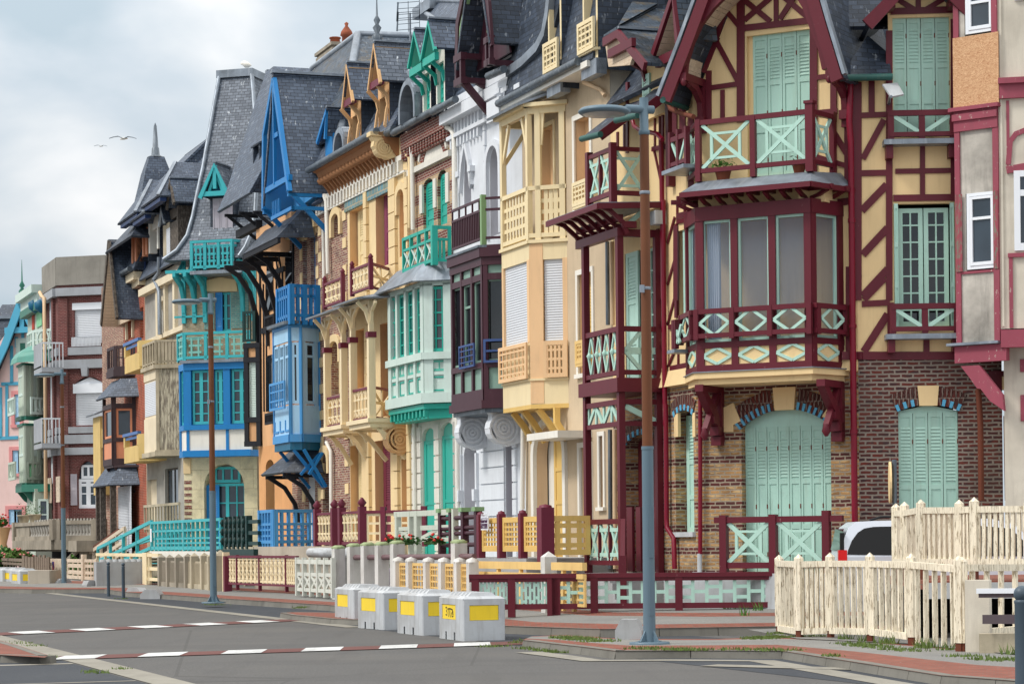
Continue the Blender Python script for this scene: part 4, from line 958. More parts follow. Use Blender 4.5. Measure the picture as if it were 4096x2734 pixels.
# ------------------------------------------------------------------ veranda of the dark red house
dv=.95; vaL=R.A(75,700,dv,'V'); vaN=R.A(312,700,dv,'V'); VN=R.sub(vaN,dv,vaN,0)   # front along the terrace, near return
zs=lambda y,c='V',x=310:R.Zz(x,y,dv,c)
f1t,f1b=zs(1240),zs(1338); zr1=zs(928,'X',335); zr0=zs(1292,'X',335); ztopv=zs(200)
po=MB(); 
for a,dd in ((vaL,dv),(vaN,dv)): po.box(R,a-.07,a+.07,dd-.07,dd+.07,zr0-.25,ztopv)
po.box(VN,VN.len-.15,VN.len-.02,-.07,.07,zr0-.2,ztopv)
po.build('veranda_post','red_timber',h)
b=MB(); b.box(R,vaL-.15,vaN+.15,.0,dv+.14,f1b,f1t); b.build('veranda_floor','red_timber',h)
rl=MB(); xm=MB()
def rail(pl,l,q,d,z0,z1): rl.box(pl,l,q,d-.05,d+.05,z1-.11,z1); rl.box(pl,l,q,d-.045,d+.045,z0,z0+.1)
z2t,z2b=zs(878),zs(1215)
rail(R,vaL,vaN,dv,z2b,z2t); rail(VN,0,VN.len,0,z2b,z2t); rail(R,vaL,vaN,dv,zr0,zr1)
zf1,zf0=zs(-5,'X',325),zs(205,'X',325); rail(R,vaL,vaN,dv,zf0,zf1); rail(VN,0,VN.len,0,zf0,zf1)
W=vaN-vaL
for k in range(4):
    l=vaL+.09+(W-.18)*k/4; q=vaL+.09+(W-.18)*(k+1)/4; c=(l+q)/2
    if k: rl.box(R,l-.03,l+.03,dv-.03,dv+.03,z2b+.1,z2t-.1)
    g0,g1=z2b+.1,z2t-.11; gm_=(g0+g1)/2; hw=(q-l)*.38
    for s in (-1,1): xm.bar(R,(c,g1),(c+s*hw,gm_),.05,dv-.02,dv+.02); xm.bar(R,(c+s*hw,gm_),(c,g0),.05,dv-.02,dv+.024)
    xm.bar(R,(c-hw,gm_),(c+hw,gm_),.07,dv-.03,dv+.035); xm.lathe(*R.xy(c,dv+.05),[(.02,gm_-.07),(.07,gm_),(.02,gm_+.07)],8)
    # frieze of slanting boards and upright
    g0,g1=zf0+.1,zf1-.11; s=1 if k%2 else -1
    xm.bar(R,(c-s*hw*1.1,g1),(c+s*hw*1.1,g0),.09,dv-.025,dv+.02); xm.box(R,l-.03 if k else l,l+.05,dv-.03,dv+.012,g0,g1)
for k in range(3):
    l=vaL+.09+(W-.18)*k/3; q=vaL+.09+(W-.18)*(k+1)/3; g0,g1=zr0+.1,zr1-.11; hw=(q-l)*.4; c=(l+q)/2
    if k: rl.box(R,l-.03,l+.03,dv-.03,dv+.03,g0,g1)
    xm.bar(R,(c-hw,g0),(c+hw,g1),.07,dv-.02,dv+.02); xm.bar(R,(c+hw,g0),(c-hw,g1),.07,dv-.024,dv+.026)
    for f in (.16,.84): xm.box(R,c-hw,c+hw,dv-.02,dv+.03,g0+(g1-g0)*f-.04,g0+(g1-g0)*f+.04)
# return panels
g0,g1=z2b+.1,z2t-.11; gm_=(g0+g1)/2; xm.box(VN,.08,VN.len-.14,-.03,.02,gm_-.07,gm_+.07); xm.bar(VN,(.1,gm_),(VN.len*.5,g1),.08,-.03,.025); xm.bar(VN,(.1,gm_),(VN.len*.5,g0),.08,-.03,.025); xm.box(VN,VN.len*.48,VN.len*.48+.08,-.03,.02,g0,g1)
xm.bar(VN,(.1,zf1-.15),(VN.len-.15,zf0+.1),.12,-.03,.02)
g_=rl.build('veranda_rail','red_timber',h); xm.build('cross_panel','mint',g_)
# stair flank from the corner post down to the near right
sp=R.sub(vaN+.05,dv,vaN+.62,dv+.25); b=MB(); zA,zB_=zs(950,'X'),zs(1150,'X',420)
b.bar(sp,(0,zr1-.05),(sp.len,zr1-.85),.16,-.05,.05); b.bar(sp,(0,zr0+.05),(sp.len,zr0-.75),.16,-.05,.05); b.box(sp,sp.len-.05,sp.len+.16,-.08,.08,.2,zr1-.78); sg=b.build('stair_flank','red_timber',h)
b=MB(); b.bar(sp,(.05,zr1-.15),(sp.len-.05,zr0-.6),.09,-.02,.02); b.bar(sp,(.12,zr0+.1),(sp.len-.08,zr1-.95),.09,-.02,.02); b.build('stair_panel','mint',sg)
b=MB()
for k in range(5): b.box(R,vaN-.0+.14*k,vaN+.14*(k+1),.05,1.3,.2,zr0-.2-.17*k)
b.build('stair','concrete',h)
b=MB(); b.box(R,vaL-.2,vaN+.0,0.02,dv+.15,.2,zr0-.18); b.build('veranda_base','concrete_white',h)
# tall dark red boards standing against the wall at the foot of the stair
b=MB()
for x0,x1 in ((412,455),(484,520),(628,658)):
    a0_,a1_,z0,z1=R.R(x0,835,x1,1300,.1,'X'); b.box(R,a0_,a1_,.06,.12,zr0-.15,z1)
b.build('board','red_timber',h)
# veranda roof: purlins, brackets, zinc sheet, with the upper balcony standing on it
ev=MB(); zE=zs(1060,'H',315)+0
b=MB(); o=.62
q0=[R.w(vaL-.75,dv+o,zE-.12),R.w(vaN+o*.6,dv+o,zE-.12),R.w(vaN+o*.6,0.05,zE-.05),R.w(vaL-.75,.05,zE-.05)]
b.slab([q0[i] for i in range(4)],.04); b.build('veranda_roof','zinc',h)
b=MB()
for p,q in ((q0[0],q0[1]),(q0[1],q0[2])): b.bar3((p[0],p[1],p[2]-.08),(q[0],q[1],q[2]-.08),.06,.12)
for k in range(7):
    a=vaL-.5+(W+.7)*k/6; sub=Pl(R.xy(a,dv-.1),R.n); b.strip(sub,[(-.0,zE-.75),(.1,zE-.5),(.4,zE-.25),(.68,zE-.17)],.09,-.04,.04); b.box(sub,-.2,.1,-.06,.06,zE-.62,zE-.48)
b.box(R,vaL-.4,vaN+.1,dv-.06,dv+.06,zE-.45,zE-.32); b.box(R,vaL-.4,vaN+.1,dv-.08,dv+.08,zE-.78,zE-.6); b.box(VN,0,VN.len,-.06,.06,zE-.78,zE-.62)
b.build('veranda_bracket','red_timber',h)
xm2=MB(); xm2.bar(VN,(.1,zE-.6),(VN.len*.6,zE-.2),.1,-.02,.02); xm2.build('veranda_brace','mint',h)
bl=R.A(205,950,.8,'H'); bn=R.A(328,900,.8,'H'); BN=R.sub(bn,.8,bn,0); z0,z1=R.Zz(328,1000,.8,'H'),R.Zz(328,765,.8,'H')
rl=MB(); xm=MB()
for pl,l,q,d in ((R,bl,bn,.8),(BN,0,BN.len,0)):
    rl.box(pl,l,q,d-.045,d+.045,z1-.09,z1); rl.box(pl,l,q,d-.04,d+.04,z0-.08,z0+.02)
for a,d in ((bl,.8),(bn,.8),(bn,.05)): rl.box(R,a-.07,a+.07,d-.07,d+.07,zE-.05,z1+.08)
for l,q in ((bl+.08,(bl+bn)/2-.03),((bl+bn)/2+.03,bn-.08)):
    xpx=[(l,z0),(q,z1-.09)]; xm.bar(R,(l,z0),(q,z1-.09),.07,.78,.82); xm.bar(R,(l,z1-.09),(q,z0),.07,.776,.826); xm.box(R,l,q,.78,.818,z0+.1,z0+.16); xm.box(R,l,q,.78,.818,z1-.28,z1-.22)
rl.box(R,(bl+bn)/2-.035,(bl+bn)/2+.035,.76,.84,z0,z1-.05)
xm.bar(BN,(.08,z0),(BN.len-.08,z1-.09),.07,-.02,.02); xm.bar(BN,(.08,z1-.09),(BN.len-.08,z0),.07,-.024,.024); xm.box(BN,.08,BN.len-.08,-.02,.017,z1-.28,z1-.22); xm.box(BN,.08,BN.len-.08,-.02,.017,z0+.1,z0+.16)
g_=rl.build('balcony_rail','red_timber',h); xm.build('cross_panel','mint',g_)
def soffit_face(par,pl,p,q,d0,d1,mat):
    q=(p[0]+(q[0]-p[0])*.93,p[1]+(q[1]-p[1])*.93); dx,dz=q[0]-p[0],q[1]-p[1]; k=.15/math.hypot(dx,dz); x,z=dz*k,-dx*k; b=MB(); b.face([pl.w(p[0]+x,d1,p[1]+z),pl.w(q[0]+x,d1,q[1]+z),pl.w(q[0]+x,d0,q[1]+z),pl.w(p[0]+x,d0,p[1]+z)]); b.build('boarded_soffit',mat,par)
# side gables, pent roofs and slate behind
def dormer(par,pl,c,L_,A_,R_,d1,dback,mat='slate_dark',barge='red_timber',bw=.16,soffit=None,rname='dormer_roof'):
    l=pl.at(*L_,d1,c); a=pl.at(*A_,d1,c); r_=pl.at(*R_,d1,c); b=MB(); gable(b,pl,l,a,r_,dback,d1,.08); o=b.build(rname,mat,par)
    if barge: MB().strip(pl,[(l[0],l[1]-.09),(a[0],a[1]-.1),(r_[0],r_[1]-.09)],bw,d1-.06,d1+.02).build('bargeboard',barge,o)
    if soffit: 
        globals()['soffit_face'](o,pl,l,a,dback,d1-.05,soffit)
    MB().bar3(pl.w(a[0],d1,a[1]+.03),pl.w(a[0],dback,a[1]+.03),.14,.05).build('ridge','zinc',o)
    return l,a,r_
l,a,r_=dormer(h,R,'H',(278,200),(352,152),(492,325),.95,-1.6,'slate_moss','red_timber',.18,'cream_board')
b=MB(); ab=R.at(448,-10,-.8,'H'); b.slab([R.w(r_[0],.95,r_[1]),R.w(r_[0],-1.6,r_[1]),R.w(ab[0],-1.6,ab[1]),R.w(ab[0],-.8,ab[1]),R.w(a[0],.95,a[1])],.07); b.slab([R.w(a[0],.95,a[1]),R.w(ab[0],-.8,ab[1]),R.w(ab[0],-1.6,ab[1]),R.w(l[0],-1.6,l[1]),R.w(l[0],.95,l[1])],.07); b.build('turret_roof','slate_moss',h); b=MB(); zb_=R.Zz(450,520,.0,'H'); b.prism(R,[(l[0]+.15,zb_-.6),(r_[0]-.1,zb_-.6),(r_[0]-.1,r_[1]-.1),(a[0],a[1]-.15),(l[0]+.15,l[1]-.1)],-1.5,.12); b.build('side_gable_wall','cream_wall',h)
MB().prism(R,[R.at(x,y,.86,'H') for x,y in ((287,222),(352,166),(440,268),(418,340),(306,350))],.78,.86).build('gable_boarding','cream_board',h)
b=MB(); ps=[R.A(x,y,.95,'H') for x,y in ((312,380),(425,330))]
b.box(R,ps[1]-.08,ps[1]+.08,.0,.16,zb_-2.2,r_[1]+.1); b.box(R,ps[0]-.05,ps[1]+.1,.88,.98,l[1]-.5,l[1]-.32)
for a_ in (ps[0]+.05,): b.strip(Pl(R.xy(a_,0),R.n),[(.02,l[1]-1.2),(.2,l[1]-.7),(.9,l[1]-.35)],.12,-.05,.05)
b.build('side_gable_frame','red_timber',h)
shutter(h,R,R.R(482,380,520,505,.16,'H'),.15,'mint',1,(.2,.95),1)
l2,a2,r2=dormer(h,R,'H',(528,285),(640,-50),(665,200),.6,-.3,'slate_moss','red_timber',.16,'cream_board')
MB().prism(R,[(l2[0]+.1,l2[1]-1.2),(min(r2[0],aC-.05),l2[1]-1.2),(min(r2[0],aC-.05),r2[1]+.3),(a2[0]-.1,a2[1]-.3),(l2[0]+.1,l2[1]-.1)],-.3,.0).build('side_gable_wall','cream_wall',h)
b=MB(); b.box(R,l2[0]+.02,r2[0],.4,.52,l2[1]-.28,l2[1]-.08); b.build('beam','red_timber',h)
b=MB()
zc=R.Zz(560,440,0,'H')
b.slab([R.w(.15,.2,zc-.05),R.w(aC+.2,.2,zc-.05),R.w(aC+.2,-3.5,zc+4.5),R.w(.15,-3.5,zc+4.5)],.1)
pe=[R.w(R.A(500,525,.1,'H'),.1,R.Zz(500,520,.1,'H')),R.w(R.A(602,430,.1,'H'),.1,R.Zz(602,428,.1,'H'))]
for (x0,y0,x1,y1,tx,ty,ux,uy) in ((345,622,458,592,610,425,505,520),(168,718,262,690,345,605,300,612)):
    A0=R.at(x0,y0,1.0,'H'); A1=R.at(x1,y1,1.0,'H'); z=(A0[1]+A1[1])/2
    b.slab([R.w(A0[0],1.0,A0[1]),R.w(A1[0],1.0,A1[1]),R.w(A1[0]+.0,.02,A1[1]+.75),R.w(A0[0],.02,A0[1]+.75)],.07)
b.build('side_roof','slate_dark',h)
b=MB()
for (x0,y0,x1,y1) in ((345,625,460,597),(165,722,264,697)):
    A0=R.at(x0,y0,1.05,'H'); A1=R.at(x1,y1,1.05,'H'); b.tube([R.w(A0[0],1.05,A0[1]-.02),R.w(A1[0],1.05,A1[1]-.02)],.07,8)
A0=F1.at(607,515,.95,'H'); b.tube([F1.w(A0[0]-.05,1.0,A0[1]-.03),F1.w(A0[0]-.05,-.1,A0[1]-.03)],.07,8); b.build('roof_gutter','gutter_green',h)
b=MB()
for (x0,y0) in ((262,700),(458,595)):
    A0=R.at(x0,y0,1.0,'H'); b.bar3(R.w(A0[0]+.03,1.02,A0[1]-.06),R.w(A0[0]+.03,.05,A0[1]+.66),.06,.2)
b.build('verge_board','red_timber',h)
# white junction box and flat aerial
MB().box(R,*R.R(523,70,560,165,.3,'V')[:2],.05,.3,*R.R(523,70,560,165,.3,'V')[2:]).build('meter_box','concrete_white',h)
ae=thing('satellite_aerial','flat white aerial panel on a bracket beside the upper mint shutters','aerial',F2.w(F2.A(725,540,.3,'J'),.3,F2.Zz(725,545,.3,'J')))
P=[atY(x,y,F2.w(0,.5,0)[1]+dy,'J') for x,y,dy in ((692,440,.0),(770,432,.1),(804,492,-.15),(738,505,-.25))]
MB().slab(P[::-1],.04).build('panel','concrete_white',ae); MB().tube([F2.w(F2.A(725,545,0,'J'),0,F2.Zz(725,545,0,'J')),F2.w(F2.A(728,515,.35,'J'),.4,F2.Zz(728,512,.35,'J')),P[3]],.03,6).build('bracket','zinc',ae)
# flower pots on the upper balcony
def pot(P,r,hh,label,leaf='leaf',col='terracotta',leafn=60,lh=.22,flower=None,cat='flower pot'):
    t=thing('flower_pot',label,cat,P); MB().lathe(P[0],P[1],[(r*.7,P[2]),(r,P[2]+hh*.85),(r*1.1,P[2]+hh*.86),(r*1.1,P[2]+hh),(r*.9,P[2]+hh)],12).build('pot',col,t)
    b=MB()
    for i in range(leafn):
        x,y,z=(random.gauss(0,r*.8),random.gauss(0,r*.6),hh+abs(random.gauss(.3,.4))*lh); s=random.uniform(.03,.07); c=Vector((P[0]+x,P[1]+y,P[2]+z)); u=Vector((random.gauss(0,1),random.gauss(0,1),random.gauss(0,1))).normalized()*s; v=Vector((random.gauss(0,1),random.gauss(0,1),random.gauss(0,1))).normalized()*s; b.face([c-u,c+v*.5,c+u,c-v*.5])
    b.build('foliage',leaf,t)
    if flower:
        b=MB()
        for i in range(18): c=Vector((P[0]+random.gauss(0,r*.8),P[1]+random.gauss(0,r*.6),P[2]+hh+random.uniform(.3,1.1)*lh)); b.lathe(c.x,c.y,[(.005,c.z-.03),(.035,c.z),(.005,c.z+.03)],5)
        b.build('blossom',flower,t)
    return t
pot(F1.w(F1.A(905,920,.7,'H'),.7,zlo-.03),.17,.24,'terracotta pot with a leafy plant on the gabled balcony')
pot(F1.w(pR-.35,.7,zlo-.03),.14,.2,'small terracotta pot near the right balcony post','leaf_dark',leafn=10)
# terrace rail with crosses before the big shutters
x0,x1=F1.A(668,1000,0.8,'I'),F1.A(1062,1000,0.8,'I'); z0,z1=F1.Zz(1060,1112,0.8,'I'),F1.Zz(1060,922,0.8,'I'); xm_=F1.A(858,1000,0.8,'I')
tr=thing('terrace_railing','dark red terrace railing with two mint cross panels before big shutters','railing',F1.w((x0+x1)/2,0.8,.2),'terrace railings of the houses')
b=MB(); xm=MB(); b.box(F1,x0-.2,x1+.35,0.75,.85,z1-.12,z1); b.box(F1,x0,x1,0.76,.84,z0-.06,z0+.06)
for a in (x0,xm_,x1): b.box(F1,a-.075,a+.075,0.725,.875,.3,z1+(.1 if a==x1 else .04))
for l,q in ((x0+.1,xm_-.1),(xm_+.1,x1-.1)):
    xpanel(F1,l,q,0.8,z0+.06,z1-.12,True,.09)
b.build('rail','red_timber',tr); xm.build('cross_panel','mint',tr)
b=MB(); b.box(F1,-.3,F1e+.2,.07,.98,.0,ZT-.02); tag(b.build('terrace','concrete_white'),'low whitish terrace in front of the dark red house','terrace')
# ------------------------------------------------------------------ neighbour on the right: pale bay over a pink bracket
mt('pink_timber',paint,(158,76,92),.6,.5,(110,70,76),chip=(196,180,170),chipamt=.05)
mt('stained_wall',plaster,(208,202,192),(98,95,90),.95,.9,60,.3); mt('pale_wall',plaster,(224,216,200),(140,132,120),.5,.85,70,.2)
mt('pvc',flat,(236,240,246),.35); mt('worn_frame',woodm,(132,124,112),(160,80,92),.5)
def osbm(name):
    t=NT(name); n2=t.noise(t.uv(9,22),1.4,4,.65,2.5); cr_=t.n('ShaderNodeValToRGB'); t.l(n2,cr_.inputs[0]); e_=cr_.color_ramp.elements; e_[0].position=.36; e_[0].color=rgba((178,124,86)); e_[1].position=.64; e_[1].color=rgba((228,190,150))
    return t.fin(cr_.outputs[0],.8,0,.2)
mt('osb',osbm)
O_=F2.xy(F2.A(45,1000,.5,'Q'),.5); H0=Pl(O_,(.78,-.62)); w0=H0.A(318,900,0,'Q'); O2=H0.xy(w0); H1=Pl(O2,(.97,-.22)); O3=H0.xy(H0.A(338,1300,-.35,'Q'),-.35); HG=Pl(O3,(.97,-.22))
hp=thing('house','pale house with peeling pink timber and plywood panel beside the red house','house',(*O3,.2))
zq=lambda y,x=300:H0.Zz(x,y,0,'Q'); zj=lambda y,x=1295:H0.Zz(x,y,0,'J')
zlow=zq(1040); ztop=zj(-180)
wn=H0.R(100,115,300,590,0,'Q'); wn=(H0.A(100,350,0,'Q'),H0.A(300,350,0,'Q'),zq(588),zq(98)); wu=(H0.A(1120,60,0,'J'),H0.A(1285,60,0,'J'),zj(165),zj(-90))
b=MB(); b.wall(H0,0,w0,zlow,ztop,[wn,wu],0,.1); b.build('bay_wall','stained_wall',hp)
for r_ in (wn,wu):
    o=window(hp,H0,(r_[0]+.03,r_[1]-.02,r_[2]+.03,r_[3]),.02,'pvc',1,1,.06,.05,'glass'); window(hp,H0,(r_[0]+.1,r_[1]-.08,r_[2]+.1,r_[3]-.07),.035,'pvc',1,1,.055,.03,'glass',name='casement',transom=.68)
b=MB(); b.box(H0,0,.11,-.05,.04,zlow,ztop); b.box(H0,w0-.12,w0,-.05,.045,zlow,ztop); b.box(H0,.115,w0-.125,-.05,.03,zq(604),zq(588)); 
b.box(H0,.0,w0,-.05,.06,zj(665),zj(545)); b.box(H0,-.08,w0+.05,-.05,.14,zj(560),zj(540)); b.box(H0,-.02,w0,-.1,.10,zj(610),zj(575)); b.build('bay_timber','pink_timber',hp)
b=MB(); b.box(H0,.02,.16,.041,.06,wn[2],wn[3]); b.box(H0,w0-.1,w0-.01,.046,.06,wn[2],wn[3]); b.build('worn_trim','worn_frame',hp)
b=MB(); a_=(H0.A(1062,350,.06,'J'),H0.A(1300,350,.06,'J')); b.box(H0,a_[0],a_[1],.05,.075,zj(540),zj(170)); b.build('plywood_panel','osb',hp)
b=MB(); b.box(H0,-.15,w0+.02,-.8,.18,zlow-.05,zlow); b.build('flashing','zinc',hp)
b=MB(); b.box(H0,-.02,w0+.15,-.06,.08,zq(1165),zlow-.06); sb=Pl(H0.xy(.1,.02),(H0.e[0],H0.e[1])); 
zA=zq(1180,100); b.prism(H0,[(.1,zq(1185)),(.5,zq(1185)),(w0+.05,zq(1380)),(w0+.08,zq(1480)),(w0-.12,zq(1435)),(w0-.22,zq(1415)),(w0-.42,zq(1335)),(w0-.5,zq(1330)),(w0-.66,zq(1260))],-.02,.06); b.build('bay_bracket','pink_timber',hp)
b=MB(); b.wall(HG,0,4,.0,zq(960)+0,[],0); b.wall(H1,0,4,zq(965),ztop,[],0); b.box(HG,0,.03,-3,-.002,0,zq(1030)); b.build('wall','pale_wall',hp)
b=MB(); fw0=H1.at(340,515,0,'Q'); 
b.box(H1,.0,4,-.02,.16,zq(1085),zq(975)); b.box(H1,.02,4,-.02,.09,zj(520),zj(425)); b.box(H1,0,4,-.02,.16,zj(445),zj(415)); b.box(H1,H1.A(372,800,0,'Q'),H1.A(396,800,0,'Q'),-.02,.04,zq(960),zq(520)); b.box(H1,H1.A(360,200,0,'Q'),4,-.02,.06,zq(520),zq(495))
b.box(H1,H1.A(1340,700,0,'J'),H1.A(1356,700,0,'J'),-.02,.03,zj(890),zj(530)); b.strip(H1,[H1.at(x,y,0,'J') for x,y in ((1350,860),(1360,740),(1390,700),(1440,680),(1520,690))],.1,-.02,.035); b.bar(H1,H1.at(1340,890,0,'J'),H1.at(1500,860,0,'J'),.14,-.02,.04)
for y0,y1 in ((1150,1230),(1375,1540)): b.box(HG,HG.A(440,1300,0,'Q'),HG.A(470,1300,0,'Q'),-.05,.04,zq(y1),zq(y0))
b.build('front_timber','pink_timber',hp)
wr=(H1.A(402,250,0,'Q'),H1.A(402,250,0,'Q')+1.2,zq(480),zq(-20)); window(hp,H1,wr,.05,'pvc',1,1,.12,.05,'glass',transom=.72)
wr2=(wr[0]+.05,wr[1]+.1,zj(10),zj(-200)); window(hp,H1,wr2,.05,'pvc',1,1,.12,.05,'glass')
b=MB(); b.box(H0,.05,w0+3,-6,-.3,zlow,ztop-.05); b.build('core_wall','interior',hp)
b=MB(); b.box(H1,.03,.07,.0,.03,zq(950),ztop); b.build('corner_strip','pale_wall',hp)
wp(F2,'K',.3,[(1590,790),(1605,1040),(1610,1568)],.06,'downpipe','rust',hp); wp(F2,'K',.2,[(1775,980),(1785,1568)],.03,'cable','rust',hp)
# shop sign glimpsed under the bay
sg=thing('shop_sign','small cream and dark red sign with a black M under the bay','sign',F2.w(e2+.45,.02,2.5))
zz0,zz1=F2.Zz(1740,800,.1,'K'),F2.Zz(1740,665,.1,'K'); s0,s1=F2.A(1665,740,.1,'K'),F2.A(1800,740,.1,'K')
MB().box(F2,s0,s1,.02,.08,zz0,zz1).build('board','red_timber',sg); MB().box(F2,s0+.26,s1+.02,.08,.1,zz0,zz0+(zz1-zz0)*.7).build('field','cream_wall',sg); MB().box(F2,s0+.30,s1+.02,.1,.105,zz0,zz0+(zz1-zz0)*.44).build('name_plate','mint',sg)
def text(par,s,P,e,size,mat,name='lettering',ext=.003,align='LEFT'):
    cu_=bpy.data.curves.new(name,'FONT'); cu_.body=s; cu_.size=size; cu_.extrude=ext; cu_.align_x=align; o=bpy.data.objects.new(name,cu_); COL.objects.link(o); cu_.materials.append(M[mat])
    o.rotation_euler=(math.pi/2,0,math.atan2(e[1],e[0])); 
    bpy.context.view_layer.update(); me=bpy.data.meshes.new_from_object(o.evaluated_get(bpy.context.evaluated_depsgraph_get())); bpy.data.objects.remove(o)
    o=bpy.data.objects.new(name,me); COL.objects.link(o); o.rotation_euler=(math.pi/2,0,math.atan2(e[1],e[0])); pw=WL[par]; o.location=tuple(P[i]-pw[i] for i in range(3)); o.parent=par; WL[o]=P; return o
m_=text(sg,'M',F2.w(s0+.33,.112,zz0+.06),F2.e,.26,'black')
# leaning cream-edged round plate seen edge-on on a grey post
rp=thing('road_sign','round road sign seen edge-on on a grey post by the mint shutters','road sign',atY(1010,1920,46.5,'K'))
P0=atY(1005,1290,46.5,'K'); P1=atY(985,1290,46.5,'K'); sz=(atY(980,1290,46.5,'K')[2]-atY(980,1570,46.5,'K')[2])
MB().tube([(P0[0],P0[1],.0),(P0[0],P0[1],P0[2]+.02)],.045,8).build('post','zinc_dark',rp)
sv=Pl((P1[0]-.03,P1[1]),(-.1,-.995)); b=MB(); n=20; zc=P0[2]-.42
b.prism(sv,[(.32*math.cos(2*math.pi*k/n),zc+.4*math.sin(2*math.pi*k/n)) for k in range(n)],-.02,.02); b.build('plate','cream_wall',rp)
# ------------------------------------------------------------------ front fences along the pavement
def GP(c,p,q,z): 
    A0=G(*p,z,c); B0=G(*q,z,c); pl=Pl(A0,(B0[0]-A0[0],B0[1]-A0[1])); pl.L=math.hypot(B0[0]-A0[0],B0[1]-A0[1]); return pl
def postbox(b,pl,a,w,z0,z1,cap=True):
    b.box(pl,a-w/2,a+w/2,-w/2,w/2,z0,z1)
    if cap:
        P=[pl.w(a-w/2,w/2,z1),pl.w(a+w/2,w/2,z1),pl.w(a+w/2,-w/2,z1),pl.w(a-w/2,-w/2,z1)]; t=pl.w(a,0,z1+w*.45)
        for i in range(4): b.face([P[i],P[(i+1)%4],t])
# dark red and mint fence of the half-timbered house
pl=GP('I',(0,1292),(870,1285),.2); zt1=pl.Zz(300,1142,0,'I'); zt0=pl.Zz(300,1275,0,'I')+.02
aL_=pl.A(1312,960,0,'N'); aR_=pl.A(880,1210,0,'I')
fe=thing('fence','low dark red fence with mint board pattern before the half-timbered house','fence',pl.w((aL_+aR_)/2,0,.2),'front fences along the pavement')
b=MB(); b.box(pl,aL_-.1,aR_,-.06,.08,zt1-.09,zt1); b.box(pl,aL_-.1,aR_,-.04,.05,zt1-.16,zt1-.09); b.box(pl,aL_,aR_,-.035,.035,zt0-.04,zt0+.07); b.build('rail','red_timber',fe)
b=MB(); ps=[pl.A(x,960,0,'N') for x in (1320,1592,1888,1930)]+[pl.A(x,1220,0,'I') for x in (22,170,495)]+[aR_-.05]
for a in ps: b.box(pl,a-.075,a+.075,-.07,.07,.1,zt1-.09)
b.build('post','red_timber',fe)
b=MB(); z0,z1=zt0+.07,zt1-.16; H_=z1-z0
for l,q in ((ps[0],ps[1]),(ps[1],ps[2])):
    n=8
    for k in range(n):
        a=l+.12+(q-l-.2)*k/(n-1); b.box(pl,a-.022,a+.022,-.02,.02,z0,z1)
        if k<n-1: s=(q-l-.2)/(n-1); zz=(.28,.62)[k%2]; b.box(pl,a+.022,a+s-.022,-.016,.016,z0+H_*zz-.03,z0+H_*zz+.03); zz=(.85,.1)[k%2]; b.box(pl,a+.022,a+s-.022,-.016,.016,z0+H_*zz-.03,z0+H_*zz+.03)
xs=ps[3:]
for l,q in zip(xs,xs[1:]):
    n=max(2,2*round((q-l)/.6)); e_=[l+(q-l)*k/(n+1) for k in range(n+2)]
    for k in range(n+1):
        if k: b.box(pl,e_[k]-.035,e_[k]+.035,-.02,.02,z0,z1)
        for f in ((.25,.72) if k%2==0 else (.5,)): b.box(pl,e_[k]+.035,e_[k+1]-.035,-.016,.016,z0+H_*f-.035,z0+H_*f+.035)
b.build('lattice','mint',fe)
# yellow lattice fence with white concrete posts
pl=Pl(R.xy(0,3.25),R.e); pl.L=-20; 
fe=thing('fence','yellow lattice fence between white concrete posts before the tan house','fence',pl.w(pl.L/2,0,.2),'front fences along the pavement')
mt('white_post',plaster,(222,220,216),(120,112,100),.5,.85,50,.3); mt('yellow_lattice',paint,(238,200,128),.6,.4,(170,120,60)); mt('green_cap',paint,(158,172,128),.7,.4)
b=MB(); pa_=[pl.A(x,760,0,'N') for x in (740,837,968,1083,1200,1297)]
for i,a in enumerate(pa_): zt_=pl.Zz(968,628,0,'N'); b.box(pl,a-.11,a+.11,-.11,.11,.1,zt_-.06); b.lathe(*pl.xy(a,0),[(.15,zt_-.06),(.13,zt_),(.0,zt_+.05)],4)
b.build('post','white_post',fe); b=MB(); z0,z1=.28,pl.Zz(968,660,0,'N')
for l,q in zip(pa_,pa_[1:]): lattice(b,pl,(l+.1,q-.1,z0,z1),0,4,5,.035,.03,.07)
b.build('lattice','yellow_lattice',fe)
pl2=Pl(R.xy(0,2.9),R.e); pl2.L=-8; zr_=pl2.Zz(1600,648,0,'N'); zr0=pl2.Zz(1600,728,0,'N')
fe=thing('fence','open yellow post and rail fence between white pillars before the tan house','fence',pl2.w(pl2.L/2,0,.2),'front fences along the pavement')
b=MB(); a0_,a1_,a2_,a3_=[pl2.A(x,690,0,'N') for x in (1335,1838,1905,2140)]
for l,q in ((a0_,a1_),(a2_,a3_)):
    b.box(pl2,l,q,-.05,.05,zr_-.16,zr_); b.box(pl2,l,q,-.04,.04,zr0-.1,zr0)
    for k in range(1,3): a=l+(q-l)*k/3; b.box(pl2,a-.05,a+.05,-.035,.035,.2,zr_-.16)
    if l==a2_: lattice(b,pl2,(l,q,.3,zr0-.1),0,3,3,.05,.03,.06)
b.build('rail','yellow_lattice',fe)
b=MB(); postbox(b,pl2,pl2.A(1870,680,0,'N'),.26,.1,pl2.Zz(1870,612,0,'N')); b.build('post','white_post',fe)
